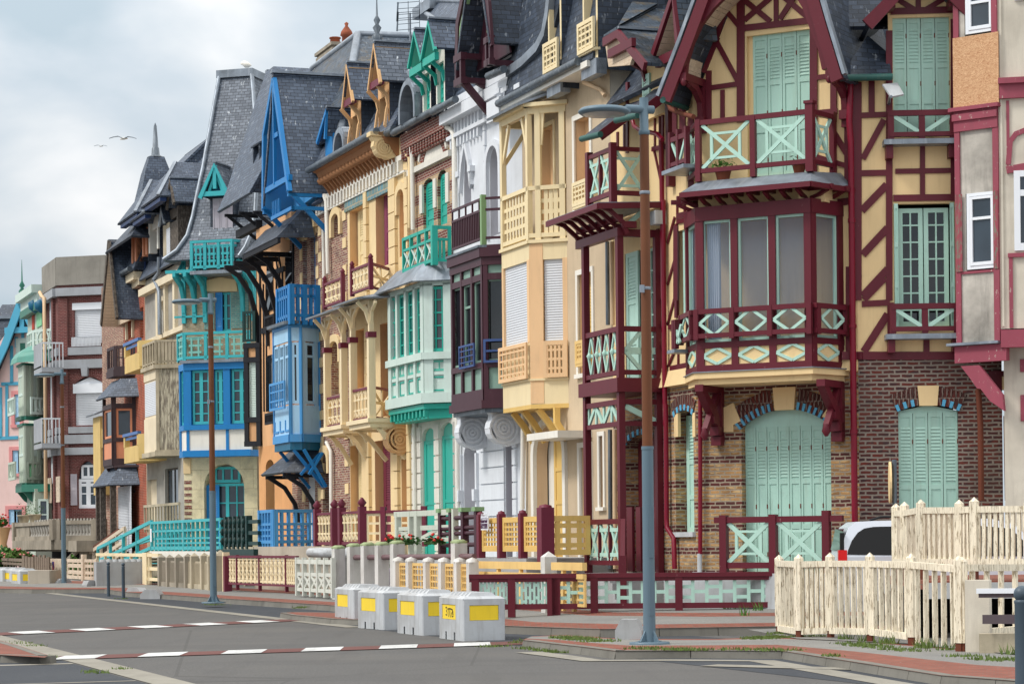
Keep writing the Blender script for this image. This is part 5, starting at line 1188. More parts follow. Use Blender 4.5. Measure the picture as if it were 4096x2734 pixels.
# white posts with green caps and brown tubes
pl=Pl(R.xy(0,3.0),R.e); pl.L=-26; fe=thing('fence','white concrete pillars with green caps and brown tubes before the white house','fence',pl.w(pl.L/2,0,.2),'front fences along the pavement')
b=MB(); g=MB(); pxs=[(290,550),(405,535),(510,528),(617,525),(733,515),(1197,510)]
mt('brown_tube',paint,(112,84,88),.5,.4); mt('purple',paint,(78,48,84),.5,.35)
for x,y in pxs:
    a=pl.A(x,680,0,'N'); zt_=pl.Zz(x,y,0,'N'); b.box(pl,a-.15,a+.15,-.15,.15,.1,zt_); g.lathe(*pl.xy(a,0),[(.19,zt_+.0),(.2,zt_+.04),(.1,zt_+.09),(.0,zt_+.09)],4)
b.build('post','white_post',fe); g.build('cap','green_cap',fe)
z_=pl.Zz(700,605,0,'N'); MB().tube([pl.w(pl.A(400,620,0,'N'),0,z_-.05),pl.w(pl.A(1310,590,0,'N'),0,z_)],.07,8).build('tube_rail','brown_tube',fe)
MB().tube([pl.w(pl.A(600,840,0,'N'),0,.34),pl.w(pl.A(1310,870,0,'N'),0,.34)],.06,8).build('tube_rail','brown_tube',fe)
b=MB(); a=pl.A(342,700,-.1,'N'); b.box(pl,a-.15,a+.15,-.25,-.2,.3,pl.Zz(340,565,0,'N')); b.box(pl,a+.2,a+.8,-.25,-.22,.75,.85); b.build('gate','purple',fe)
use('N')
for x,lb in ((565,'lilac planter with green plants between the white pillars'),(685,'lilac planter with green plants beside the yellow lattice')):
    P=pl.w(pl.A(x,780,-.6,'N'),-.6,.2); pot(P,.26,.75,lb,'leaf',  'lilac' if 'lilac' in M else (mt('lilac',paint,(160,138,178),.6,.3) or 'lilac'),40,.12)
# pale grey fence with crosses
pl=GP('M',(1998,458),(2245,475),.2); fe=thing('fence','pale grey white fence with narrow cross panels beside white pillars','fence',pl.w(pl.L/2,0,.2),'front fences along the pavement')
mt('pale_fence',paint,(222,224,214),.6,.45,(120,124,110))
zt_=pl.Zz(2100,215,0,'M'); zb_=.28; b=MB(); L0=0; L1=pl.A(250,760,0,'N'); nn=5
for k in range(nn+1):
    a=L0+(L1-L0)*k/nn; b.box(pl,a-.06,a+.06,-.06,.06,.15,zt_)
for k in range(nn):
    l=L0+(L1-L0)*k/nn+.06; q=L0+(L1-L0)*(k+1)/nn-.06; b.box(pl,l,q,-.04,.04,zt_-.18,zt_-.06); b.box(pl,l,q,-.035,.035,zb_,zb_+.1); b.box(pl,l,q,-.035,.03,zt_-.52,zt_-.42)
    b.bar(pl,(l,zb_+.1),(q,zt_-.52),.07,-.025,.025); b.bar(pl,(q,zb_+.1),(l,zt_-.52),.07,-.029,.029)
b.build('panel','pale_fence',fe)
tb=thing('white_tank','horizontal white cylinder lying behind the pale grey fence','tank',pl.w(L1*.6,-.8,.9)); MB().tube([pl.w(pl.A(2085,180,-.8,'M'),-.8,pl.Zz(2085,182,-.8,'M')),pl.w(L1*.95,-.8,pl.Zz(2085,182,-.8,'M'))],.14,12).build('cylinder','concrete_white',tb); b=MB(); b.box(pl,L1*.5,L1*.55,-.9,-.7,.2,pl.Zz(2085,190,-.8,'M')); b.build('support','concrete',tb)
# cream and dark red balustrade fence
mt('cream_wood',paint,(244,224,184),.6,.35,(150,120,90)); mt('plum',paint,(112,36,58),.5,.3)
plA=GP('M',(1548,430),(1600,425),.2); pl=GP('M',(1595,432),(1925,446),.2); fe=thing('fence','cream spindle fence framed in dark red before the cream house','fence',pl.w(pl.L/2,0,.2),'front fences along the pavement')
b=MB(); r_=MB(); zt_=pl.Zz(1750,202,0,'M')
pl3=Pl(pl.xy(pl.L),(G(1998,452,.2,'M')[0]-pl.xy(pl.L)[0],G(1998,452,.2,'M')[1]-pl.xy(pl.L)[1])); pl3.L=math.hypot(G(1998,452,.2,'M')[0]-pl.xy(pl.L)[0],G(1998,452,.2,'M')[1]-pl.xy(pl.L)[1])
P0=G(1540,428,.2,'M'); pl0=Pl(P0,(pl.xy(0)[0]-P0[0],pl.xy(0)[1]-P0[1])); pl0.L=math.hypot(pl.xy(0)[0]-P0[0],pl.xy(0)[1]-P0[1])
for p,n in ((pl0,3),(pl,12),(pl3,5)):
    r_.box(p,0,p.L,-.05,.05,zt_-.07,zt_); r_.box(p,0,p.L,-.04,.04,.36,.42)
    for k in range(n):
        a=p.L*(k+.5)/n; hh=zt_-.07-.42; hw=p.L/n*.33
        b.box(p,a-.03,a+.03,-.02,.02,.42,zt_-.07)
        for f in (.18,.5,.82): b.box(p,a-hw,a+hw,-.018,.018,.42+hh*f-.03,.42+hh*f+.03)
        for s in (-1,1): b.strip(p,[(a+s*hw*.3,.42+hh*.5),(a+s*hw,.42+hh*.68),(a+s*hw*.3,.42+hh*.85)],.04,-.015,.015); b.strip(p,[(a+s*hw*.3,.42+hh*.18),(a+s*hw,.42+hh*.33),(a+s*hw*.3,.42+hh*.5)],.04,-.015,.015)
    b.box(p,0,p.L,-.016,.012,.45,.52); b.box(p,0,p.L,-.016,.012,zt_-.14,zt_-.09)
for p,a in ((pl,pl.L*.47),(pl,0),(pl,pl.L)): r_.box(p,a-.03,a+.03,-.05,.05,.2,zt_+.02)
b.build('lattice','cream_wood',fe); r_.build('rail','plum',fe)
b=MB(); A0=pl0.xy(-.25); px=Pl(A0,pl0.e); b.box(px,-.12,.12,-.12,.12,.1,zt_-.02); b.build('post','plum',fe); b=MB(); b.box(px,-.32,-.14,-.1,.1,.1,zt_+.1); b.build('post','cream_wood',fe)
# worn grey concrete fence panels
mt('old_concrete',plaster,(170,160,144),(84,78,70),.65,.95,40,.5); mt('old_concrete_pale',plaster,(196,184,160),(100,92,78),.7,.95,40,.5)
pl=GP('M',(1085,395),(1490,425),.2); fe=thing('fence','worn grey concrete fence of ribbed panels behind the middle lamp','fence',pl.w(pl.L/2,0,.2),'front fences along the pavement')
b=MB(); q=MB(); zt_=pl.Zz(1200,215,0,'M')
cols=[(1085,205),(1140,208),(1200,205),(1262,200),(1305,198),(1372,196),(1420,200),(1480,195)]
cx=[pl.A(x,300,0,'M') for x,_ in cols]
for i,(a,(x,y)) in enumerate(zip(cx,cols)): postbox(b if i<4 else q,pl,a,.26 if i!=7 else .42,.1,pl.Zz(x,y+8,0,'M'))
b.build('post','old_concrete',fe); q.build('post','old_concrete_pale',fe)
for i,(l,r_) in enumerate(zip(cx,cx[1:])):
    p=MB(); n=7; p.box(pl,l+.13,r_-.13,-.06,0,.25,zt_-.12)
    for k in range(n): a=l+.15+(r_-l-.3)*(k+.5)/n; p.box(pl,a-.03,a+.03,0,.03,.3,zt_-.18)
    p.box(pl,l+.13,r_-.13,-.07,.05,.1,.3); p.build('panel','old_concrete' if i<3 else 'old_concrete_pale',fe)
# cream open rail fence under the turquoise stair
q=Pl(R.xy(0,3.2),R.e); a0_,a1_=q.A(655,300,0,'M'),q.A(1075,280,0,'M'); pl=Pl(q.xy(a0_),R.e); pl.L=a1_-a0_; fe=thing('fence','cream open rail fence below the turquoise stair','fence',pl.w(pl.L/2,0,.2),'front fences along the pavement')
b=MB(); z1=pl.Zz(1000,188,0,'M'); L_=pl.L
b.box(pl,0,L_,-.07,.07,z1-.12,z1); b.box(pl,0,L_,-.05,.05,z1-.62,z1-.5); b.box(pl,0,L_,-.05,.05,.3,.42)
for k in range(8): a=L_*k/7; b.box(pl,a-.06,a+.06,-.05,.05,.2,z1-.12)
for k in range(14): a=L_*.01+L_*.12*k/13; b.box(pl,a-.03,a+.03,-.03,.03,.4,z1-.5)
b.box(pl,L_*.78,L_*.84,-.1,.1,.1,z1+.03); b.build('rail','cream_wood',fe)
# weathered timber fences at the far end
pl=GP('O',(620,1290),(1210,1330),.2); mt('grey_wood',boards,(150,134,118),(120,106,92),.12,True,(70,60,52)); mt('white_wood',woodm,(222,204,182),(140,120,100),.4)
fe=thing('fence','peeling whitish slatted fence with a small poster near the far lamp','fence',pl.w(pl.L/2,0,.2),'front fences along the pavement')
b=MB(); zt_=pl.Zz(800,1045,0,'O'); 
for x0,x1 in ((630,668),(668,722),(722,775)): b.box(pl,pl.A(x0,1150,0,'O')+.02,pl.A(x1,1150,0,'O')-.02,-.05,.03,.2,zt_)
lattice(b,pl,(pl.A(845,1150,0,'O'),pl.A(1040,1150,0,'O'),.25,zt_),0,2,2,.16,.06,.14); lattice(b,pl,(pl.A(1060,1150,0,'O'),pl.A(1210,1150,0,'O'),.25,zt_),0,3,2,.12,.06,.12); b.box(pl,pl.A(1040,1100,0,'O'),pl.A(1062,1100,0,'O'),-.08,.08,.1,pl.Zz(1050,990,0,'O')); b.build('lattice','white_wood',fe)
pr=thing('poster','small red and blue poster stuck on the peeling far fence','poster',pl.w(pl.A(664,1140,.04,'O'),.04,.9)); mt('poster_red',flat,(216,70,74)); mt('poster_blue',flat,(40,60,130))
r_=pl.R(655,1080,676,1210,.045,'O'); MB().box(pl,r_[0],r_[1],.033,.045,r_[2],r_[3]).build('sheet','poster_red',pr); MB().prism(pl,[(r_[0],r_[3]),(r_[1],r_[3]),(r_[1],r_[3]-.35),(r_[0],r_[3]-.12)],.045,.05).build('field','poster_blue',pr)
pl=GP('O',(-60,1215),(640,1290),.25); fe=thing('fence','grey weathered timber fence at the far left of the row','fence',pl.w(pl.L/2,0,.2),'front fences along the pavement')
b=MB(); zt_=pl.Zz(450,1010,0,'O')
for x0,x1,s in ((280,430,4),(440,625,7)):
    l,r_=pl.A(x0,1100,0,'O'),pl.A(x1,1100,0,'O')
    for k in range(s): a=l+(r_-l)*(k+.5)/s; w_=(r_-l)/s*.8; b.box(pl,a-w_/2,a+w_/2,-.03,.03,.2,zt_+random.uniform(-.08,.06))
    b.box(pl,l,r_,-.08,-.03,.5,.64); b.box(pl,l,r_,-.08,-.03,zt_-.4,zt_-.26)
lattice(b,pl,(pl.A(-60,1100,0,'O'),pl.A(280,1100,0,'O'),.25,zt_-.15),0,8,2,.12,.06,.14); b.build('lattice','grey_wood',fe)
# ------------------------------------------------------------------ near cream picket fences
mt('cream_picket',woodm,(244,233,210),(158,140,112),.42,8,.8); mt('picket_side',paint,(222,192,156),.7,.5,(120,100,80),chip=(110,98,80),chipamt=.02)
def picketrun(label,posts,rail_t,rail_b,tops,npk,lean=0,hang=0,drop=None,w=.115):
    """posts: ground points; tops: post-top z; pickets between rails"""
    fe=thing('picket_fence',label,'picket fence',posts[0],'cream picket fences')
    b=MB()
    for (x,y,z),zt_ in zip(posts,tops):
        pl=Pl((x,y),(.8,-.6)); 
        b.box(pl,-w/2,w/2,-w/2,w/2,z+.12,zt_-.07); P=[pl.w(-w/2,w/2,zt_-.07),pl.w(w/2,w/2,zt_-.07),pl.w(w/2,-w/2,zt_-.07),pl.w(-w/2,-w/2,zt_-.07)]
        for i in range(4): b.face([P[i],P[(i+1)%4],pl.w(0,0,zt_)])
    b.build('post','cream_picket',fe)
    b=MB()
    for x,y,z in posts: pl=Pl((x,y),(.8,-.6)); b.box(pl,-.045,.045,-.045,.045,z-.1,z+.125)
    b.build('post_foot','rust',fe)
    rb=MB(); pk=MB()
    for i in range(len(posts)-1):
        A0,B0=posts[i],posts[i+1]; pl=Pl(A0[:2],(B0[0]-A0[0],B0[1]-A0[1])); L_=math.hypot(B0[0]-A0[0],B0[1]-A0[1])
        ta,tb_=rail_t[i],rail_t[i+1]; ba,bb=rail_b[i],rail_b[i+1]
        rb.bar(pl,(w*.4,ta-.05),(L_-w*.4,tb_-.05),.1,-.03,.05)
        if not hang or i<len(posts)-1-hang: rb.bar(pl,(w*.4,ba),(L_-w*.4,bb),.1,-.03,.05)
        n=npk[i]
        for k in range(n):
            f=(k+.7)/(n+.4); a=L_*f; zt_=ta+(tb_-ta)*f-.1; zb_=ba+(bb-ba)*f+.04+random.uniform(-.02,.0); dx=random.uniform(-.012,.012)
            if hang and i>=len(posts)-1-hang: zb_-=.12
            pk.prism(pl,[(a-.027+dx,zb_),(a+.027+dx,zb_),(a+.027,zt_),(a-.027,zt_)],-.04,.03)
    rb.build('rail','cream_picket',fe); pk.build('picket','cream_picket',fe); return fe
use('L')
pp=[(412,1185),(560,1220),(796,1222),(1096,1252),(1405,1275),(1765,1322)]; tp=[595,590,578,578,585,600]; rt=[640,645,640,640,648,675]; rb_=[1148,1172,1165,1175,1210,1240]; rx=[412,560,796,1096,1395,1755]
P=[G(x,y,0) for x,y in pp]; zz=lambda x,y,i:atY(x,y,P[i][1])[2]
picketrun('leaning cream picket fence standing on the brick paving in front of the van',P,[zz(x,y,i) for i,(x,y) in enumerate(zip(rx,rt))],[zz(x,y,i) for i,(x,y) in enumerate(zip(rx,rb_))],[zz(x,y,i) for i,(x,y) in enumerate(zip(rx,tp))],[4,6,6,6,5],hang=1)
yY=[41.2,40.2,39.2,38.6,38.2,37.8]; xs=[(1290,208,745),(1355,196,745),(1478,178,750),(1767,180,755),(1880,162,768),(2290,175,775)]
P=[atY(x,y2,Y) for (x,y1,y2),Y in zip(xs,yY)]; up_=picketrun('upper cream picket fence on the raised terrace behind the van',P,[atY(x,y,Y)[2] for (x,_,_),y,Y in zip(xs,(262,262,240,238,232,228),yY)],[atY(x,650,Y)[2] for (x,_,_),Y in zip(xs,yY)],[atY(x,y,Y)[2] for (x,y,_),Y in zip(xs,yY)],[2,3,7,4,9])
# raised terrace carrying the upper fence
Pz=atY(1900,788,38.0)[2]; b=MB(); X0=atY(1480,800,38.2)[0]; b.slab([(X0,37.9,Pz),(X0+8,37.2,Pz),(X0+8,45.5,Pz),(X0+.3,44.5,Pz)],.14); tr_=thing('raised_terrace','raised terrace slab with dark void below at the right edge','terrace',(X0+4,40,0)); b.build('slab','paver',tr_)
b=MB(); pq=Pl((X0,37.88),(8,-.7)); b.box(pq,0,8,0,.06,Pz-.28,Pz-.03); b.build('edge_beam','concrete_white',tr_); b=MB(); b.box(pq,0,8,-3.2,-3,0,Pz-.15); b.box(pq,-.2,.0,-3,-.9,0,Pz-.3); b.build('back_wall','interior',tr_)  # back wall near-black: the shade of the void under the slab is in its colour
# lower run to the right, concrete post, kerb and plank rail
P=[G(1790,1322,0),G(2330,1262,0)]; Y=[P[0][1],P[1][1]-.3]
picketrun('cream picket fence continuing behind the pale concrete post',[P[0],(P[1][0],Y[1],0)],[atY(1800,668,Y[0])[2],atY(2249,668,Y[1])[2]],[.25,.25],[atY(1770,610,Y[0])[2],1.3],[5])
cpo=thing('concrete_post','pale stained concrete pier with a low kerb at the right edge','pier',G(1850,1328,0)); pq=Pl(G(1808,1328,0)[:2],(.95,-.3)); wv=pq.A(2050,1000,0,'L'); b=MB(); b.box(pq,0,.18*0+wv*.75,-.3,0,-.02,atY(1850,787,pq.o[1])[2]); b.build('pier','pale_wall',cpo)
pk_=Pl(G(1912,1335,0)[:2],(.97,-.2)); MB().box(pk_,0,2.2,-.2,0,-.02,.27).build('kerb_wall','old_concrete_pale',cpo)
mt('plank_brown',paint,(92,80,86),.5,.3); pr_=thing('plank_rail','brown two plank rail with white top edge on the concrete pier','rail',pk_.w(1,.1,0)); z_=lambda y:pk_.Zz(2050,y,.1,'L')
b=MB(); b.box(pk_,.0,2.4,.04,.12,z_(918),z_(886)); b.box(pk_,.05,2.4,.04,.12,z_(1115),z_(1047)); b.build('plank','plank_brown',pr_); MB().box(pk_,-.03,2.4,.02,.16,z_(886),z_(850)).build('top_edge','pvc',pr_)
# ------------------------------------------------------------------ silver van
mt('car_paint',lambda n:NT(n).fin(rgba((214,220,230)),.25,.25,.6)); mt('car_glass',lambda n:NT(n).fin(rgba((12,13,16)),.08,0,.3)); mt('tail_red',flat,(220,30,34),.2); mt('tyre',flat,(28,28,30),.8); mt('rim',flat,(150,154,160),.3,.7); mt('trim_black',flat,(24,25,28),.4)
YV=43.2; V0=atY(868,640,YV,'L'); van=thing('parked_van','silver people carrier van with dark windows parked behind the picket fence','van',(V0[0]+2.3,YV+.9,.02))
vp=Pl((V0[0],YV),(1,-.03)); zr=atY(1100,342,YV,'L')[2]; g0=.02
def vz(y): return atY(1000,y,YV,'L')[2]
prof=[(.06,g0+.35),(-.02,g0+.75),(.0,vz(640)),(.06,vz(500)),(.16,vz(390)),(.3,vz(348)),(.6,zr),(2.7,zr+.02),(3.1,zr-.08),(3.7,zr-.62),(4.3,zr-.86),(4.72,g0+.75),(4.75,g0+.35)]
ins=lambda z: .0 if z<vz(610) else .16*(z-vz(610))/(zr-vz(610))
b=MB(); Wd=1.84
def ring(k): a,z=prof[k]; i=ins(z); return [vp.w(a,-i,z),vp.w(a,-Wd+i,z)]
for k in range(len(prof)-1):
    A0,B0=ring(k),ring(k+1); b.face([A0[0],B0[0],B0[1],A0[1]],True)
# sides, fanned in strips between sill and outline
zb=g0+.3
for side in (0,1):
    low=[(a,zb) for a,_ in prof]
    ptsU=[(a,z) for a,z in prof]
    def S(a,z): i=ins(z); return vp.w(a,-i if side==0 else -Wd+i,z)
    belt=vz(612)
    xs_=[.0,.06,.16,.3,.6,1.2,2,2.7,3.1,3.7,4.3,4.72]
    def ztopat(x):
        for (a,z),(c,d_) in zip(prof[2:],prof[3:]):
            if a<=x<=c: return z+(d_-z)*(x-a)/(c-a)
        return prof[-2][1]
    for l,q in zip(xs_,xs_[1:]):
        for f0,f1 in ((0,.5),(.5,1)):
            f=lambda x,t: zb+(min(ztopat(x),belt)-zb)*t
            P=[S(l,f(l,f0)),S(q,f(q,f0)),S(q,f(q,f1)),S(l,f(l,f1))]; b.face(P if side==0 else P[::-1],True)
        for n_ in range(3):
            u=lambda x,t: min(ztopat(x),belt)+(ztopat(x)-min(ztopat(x),belt))*t
            P=[S(l,u(l,n_/3)),S(q,u(q,n_/3)),S(q,u(q,(n_+1)/3)),S(l,u(l,(n_+1)/3))]; b.face(P if side==0 else P[::-1],True)
b.build('body','car_paint',van)
def vq(pts,off=.012): 
    P=[]
    for a,z in pts: i=ins(z); P.append(vp.w(a,-i+off,z))
    return P
wnd=MB(); o=[vp.at(x,y,-.05,'L') for x,y in ((918,594),(925,560),(955,490),(1000,430),(1050,398),(1120,386),(1180,384))]; zt_=o[-1][1]; zb_=o[0][1]
wnd.face(vq([(o[0][0],zb_),(1.35,zb_-.03),(1.35,zt_)]+o[::-1][:-1])); wnd.face(vq([(1.42,zb_-.03),(2.4,zb_-.05),(2.4,zt_),(1.42,zt_)])); wnd.face(vq([(2.47,zb_-.05),(3.55,zb_-.07),(3.05,zt_-.06),(2.47,zt_)])); wnd.build('side_window','car_glass',van)
rw=MB(); i=ins(vz(400)); rw.face([vp.w(.035,-.1,vz(560)),vp.w(.115,-.16,vz(400)),vp.w(.115,-Wd+.16,vz(400)),vp.w(.035,-Wd+.1,vz(560))][::-1]); 
for p in range(len(rw.v)): x,y,z=rw.v[p]; rw.v[p]=(x-.03*vp.e[0],y,z)
rw.build('rear_window','car_glass',van)
tl=MB(); tl.box(vp,-.035,.12,-.13,.006,vz(640),vz(560)); tl.build('tail_light','tail_red',van)
b=MB(); b.box(vp,.0,.07,-.1,-.012,vz(560),vz(430)); b.build('pillar_trim','trim_black',van)
b=MB(); b.tube([vp.w(.55,-.22,zr+.01),vp.w(.75,-.22,zr+.07),vp.w(2.5,-.22,zr+.09),vp.w(2.7,-.22,zr+.03)],.025,6); b.build('roof_rail','trim_black',van)
for a in (.95,3.85):
    for dd in (-.02,-Wd+.02):
        t=MB(); t.tube([vp.w(a,dd-.1,g0+.33),vp.w(a,dd+.1 if dd>-1 else dd-.1+.2,g0+.33)],.33,18); w_=t.build('wheel','tyre',van); MB().tube([vp.w(a,dd-.11,g0+.33),vp.w(a,dd+.115,g0+.33)],.21,14).build('rim','rim',w_)
b=MB(); b.box(vp,-.06,.02,-Wd+.05,-.05,g0+.35,g0+.62); b.build('bumper','car_paint',van)
# ------------------------------------------------------------------ the terrace, from near to far
def solveD(c,xF,xW,y,ratio,lo=.2,hi=2.5):
    for _ in range(40):
        m_=(lo+hi)/2
        if R.A(xW,y,0,c)-R.A(xF,y,m_,c)>ratio*m_: lo=m_   # still too shallow
        else: hi=m_
    return m_
def body(par,a0,a1,z,depth=8):
    b=MB(); b.box(R,a0+.03,a1-.03,-depth,-.45,ZB-.2,z-.1); b.build('core_wall','interior',par)
    b=MB(); b.box(R,a0+.01,a1-.01,-depth-.05,-depth,ZB-.2,z); b.box(R,a1-.03,a1-.005,-depth,-.01,ZB-.2,z-.02); b.box(R,a0+.005,a0+.03,-depth,-.01,ZB-.2,z-.02); b.build('party_wall','pale_wall',par)
def mansard(par,a0,a1,ze,z1,d0,d1,mat='slate',ridge=True,zr=None,dr=-4.5,rg=None):
    b=MB(); b.slab([R.w(a0,d0,ze),R.w(a1,d0,ze),R.w(a1,d1,z1),R.w(a0,d1,z1)],.1)
    zr=zr or z1+1.6; r0,r1=rg or (a0,a1); db=dr-4.5 if not rg else 2*dr-d1; zb=ze if not rg else z1
    b.slab([R.w(a0,d1,z1),R.w(a1,d1,z1),R.w(r1,dr,zr),R.w(r0,dr,zr)],.1); b.slab([R.w(r1,dr,zr),R.w(a1,db,zb),R.w(a0,db,zb),R.w(r0,dr,zr)],.1)
    if rg: b.slab([R.w(a0,db,z1),R.w(a0,d1,z1),R.w(r0,dr,zr)],.1); b.slab([R.w(a1,d1,z1),R.w(a1,db,z1),R.w(r1,dr,zr)],.1)
    for a in (a0+.02,a1-.12): b.prism(Pl(R.xy(a,0),R.n),[(d0,ze),(d1,z1)]+([(db,z1),(db,ze)] if rg else [(dr,zr),(dr-4.5,ze)]),-.05,.05)
    o=b.build('roof',mat,par)
    if ridge: 
        b=MB(); b.tube([R.w(r0,dr,zr+.03),R.w(r1,dr,zr+.03)],.09,6)
        if rg: b.tube([R.w(a0,d1,z1),R.w(r0,dr,zr+.03)],.09,6); b.tube([R.w(a1,d1,z1),R.w(r1,dr,zr+.03)],.09,6)
        b.build('ridge','zinc',o)
    return o
def Zr(c,x,y,d=0): return R.Zz(x,y,d,c)
def Ar(c,x,y,d=0): return R.A(x,y,d,c)
# ================= tan rough-cast house with yellow loggia
mt('tan_render',plaster,(206,186,158),(150,134,112),.35,.95,30,.9); mt('tan_smooth',plaster,(226,196,160),(170,140,110),.3,.85,60,.2); mt('peach',paint,(238,198,152),.7,.25); mt('straw',paint,(240,221,178),.6,.3,(170,140,90)); mt('straw_deep',paint,(228,190,112),.6,.3); mt('white_trim',paint,(238,234,224),.6,.3,(150,140,120)); mt('roller_white',paint,(214,218,224),.5,.2)
tA0,tA1=Ar('Z',1205,1000),-.005
ht=thing('house','tan rough-cast house with yellow timber loggia and white roller shutters','house',(*R.xy((tA0+tA1)/2),.2),'terraced seafront houses')
ze=Zr('F',640,545,.35); 
uw_=R.R(858,650,945,1195,0,'F'); mw=R.R(690,95,752,545,0,'G'); lw=(Ar('F',655,900),Ar('F',735,900),Zr('F',735,1340),Zr('F',735,705))
gd_=(Ar('G',497,1000),Ar('G',628,1000),ZT,Zr('G',560,775),.75); wd=(Ar('G',700,1100),Ar('G',745,1100),ZT,Zr('G',745,880)); sw_=(Ar('G',786,990),Ar('G',803,990),Zr('G',803,1150),Zr('G',803,830))
b=MB(); b.wall(R,tA0,tA1,ZB,ze,[uw_,mw,lw,gd_,wd,sw_],0,.3,12,1); b.build('wall',['tan_render','tan_smooth'],ht); body(ht,tA0,tA1,ze)
def surround(par,pl,r,w_,mat,d=.04,bottom=True,name='surround'):
    a0,a1,z0,z1=r[:4]; b=MB(); b.box(pl,a0-w_,a0,-.03,d,z0,z1); b.box(pl,a1,a1+w_,-.03,d,z0,z1); b.box(pl,a0-w_,a1+w_,-.03,d+.003,z1,z1+w_)
    if bottom: b.box(pl,a0-w_*1.2,a1+w_*1.2,-.03,d+.05,z0-w_*.8,z0)
    b.build(name,mat,par)
surround(ht,R,uw_,.12,'white_trim'); surround(ht,R,mw,.12,'white_trim'); surround(ht,R,lw,.1,'straw',.03); surround(ht,R,wd,.12,'white_trim',.05,False); surround(ht,R,sw_,.1,'white_trim')
MB().box(R,uw_[0],uw_[1],-.3,-.25,uw_[2],uw_[3]).build('blind','peach',ht); shutter(ht,R,mw,-.2,'straw_deep',1,(.5,.95),1); MB().box(R,lw[0],lw[1],-.32,-.27,lw[2],lw[3]).build('blind','peach',ht); MB().box(R,wd[0],wd[1],-.3,-.26,wd[2],wd[3]).build('door','white_trim',ht); window(ht,R,sw_,-.2,'white_trim',1,1)
shutter(ht,R,(gd_[0]+.55,gd_[1]+.0,gd_[2],gd_[3]-.3),-.28,'straw_deep',2,None,4,'door'); MB().box(R,gd_[0],gd_[1],-.36,-.33,gd_[2],gd_[3]).build('lobby_wall','white_trim',ht)
b=MB(); c_=((gd_[0]+gd_[1])/2,gd_[3]-.75); hw=(gd_[1]-gd_[0])/2; b.strip(R,[(gd_[0]-.08,gd_[2])]+arc(c_,hw+.08,180,0,12,.83)+[(gd_[1]+.08,gd_[2])],.18,-.02,.08); b.build('arch_surround','white_trim',ht)
b=MB(); z=Zr('G',650,800,.8); b.box(R,gd_[1]-.3,wd[1]+.1,.0,.85,z-.16,z); b.build('canopy','white_trim',ht)
for r_,dd,c in ((R.R(838,1010,928,1150,.3,'F'),.3,'straw'),(R.R(672,400,708,505,.3,'G'),.3,'yellow_lattice')):
    b=MB(); lattice(b,R,r_,dd,4,4,.045,.03,.08); b.box(R,r_[0],r_[1],.0,dd,r_[2]-.06,r_[2]); b.box(R,r_[0],r_[0]+.06,0,dd-.03,r_[2],r_[3]); b.box(R,r_[1]-.06,r_[1],0,dd-.03,r_[2],r_[3]); b.build('window_box',c,ht)
# loggia and bay
Dt=solveD('F',590,805,1000,.9); aF=Ar('F',590,1000,Dt); aL=Ar('F',435,1150,Dt); aW=Ar('F',805,1000,0); SR=R.sub(aF,Dt,aW,0); zl=lambda y:Zr('F',590,y,Dt); zg=lambda y:Zr('G',468,y,Dt)
z_top,z_b1,z_r1,z_r0,z_fl=zl(605),zl(650),zl(1075),zl(1345),zl(1375)
b=MB()
for pl,l,q,d in ((R,aL,aF,Dt),(SR,0,SR.len,0)):
    b.box(pl,l,q,d-.1,d+.02,z_b1,z_top); b.box(pl,l-.1,q+.1,d-.1,d+.16,z_top-.03,z_top+.06); b.box(pl,l,q,d-.08,d+.03,z_r1-.05,z_r1+.05); b.box(pl,l,q,d-.08,d+.02,z_r0-.05,z_r0+.05)
for pl,a,d in ((R,aL+.07,Dt),(R,aF-.06,Dt),(SR,.24,0),(SR,SR.len-.1,0)): b.box(pl,a-.07,a+.07,d-.09,d+.03,z_fl,z_b1+.02)
b.bar(R,(aL+.1,z_b1-.9),(aL+.55,z_b1-.02),.1,Dt-.06,Dt-.0); b.bar(R,(aF-.1,z_b1-.9),(aF-.5,z_b1-.02),.1,Dt-.06,Dt); b.bar(SR,(.3,z_b1-.75),(SR.len-.6,z_b1),.1,-.06,0)
lp=R.sub(aL,Dt,aL,0); b.box(lp,0,lp.len,-.1,.02,z_b1,z_top); b.bar(lp,(.1,z_b1-.9),(.7,z_b1),.1,-.06,0)
lg=b.build('loggia_frame','straw',ht)
b=MB(); lattice(b,R,(aL+.14,aF-.1,z_r0+.04,z_r1-.05),Dt-.02,7,3,.09,.04,.0); lattice(b,SR,(.3,SR.len-.15,z_r0+.04,z_r1-.05),-.02,3,3,.1,.04,.0); b.build('loggia_lattice','straw',ht)
zc=z_top+.05; 
b=MB(); b.slab([R.w(aL-.2,Dt+.3,zc),R.w(aF+.1,Dt+.3,zc),R.w(aF+.6,.02,zc+.35),R.w(aL-.2,.02,zc+.35)],.06); b.build('loggia_roof','zinc',ht)
z_s1,z_s0,z_l0,z_p0=zg(42),zg(412),zg(575),zg(692)
b=MB(); 
for pl,l,q,d in ((R,aL-.02,aF,Dt),(SR,0,SR.len+.02,0)):
    b.box(pl,l,q,d-.12,d,z_s1-.02,z_fl); b.box(pl,l,q,d-.12,d,z_p0,z_s0); b.box(pl,l-.04,q+.04,d-.1,d+.06,z_fl-.06,z_fl+.02); b.box(pl,l,q,d-.1,d+.04,z_l0-.06,z_l0-.01)
bb_=b.build('bay_panel','straw',ht)
b=MB(); 
b.box(R,aF-.16,aF+.0,Dt-.12,Dt+.012,z_s0,z_s1); b.box(SR,0,.34,-.12,.012,z_p0+.02,z_fl-.08); b.box(R,aL-.02,aL+.1,Dt-.12,Dt+.004,z_s0,z_s1); b.box(SR,SR.len-.12,SR.len,-.12,.004,z_s0,z_s1); b.build('corner_post','peach',ht)
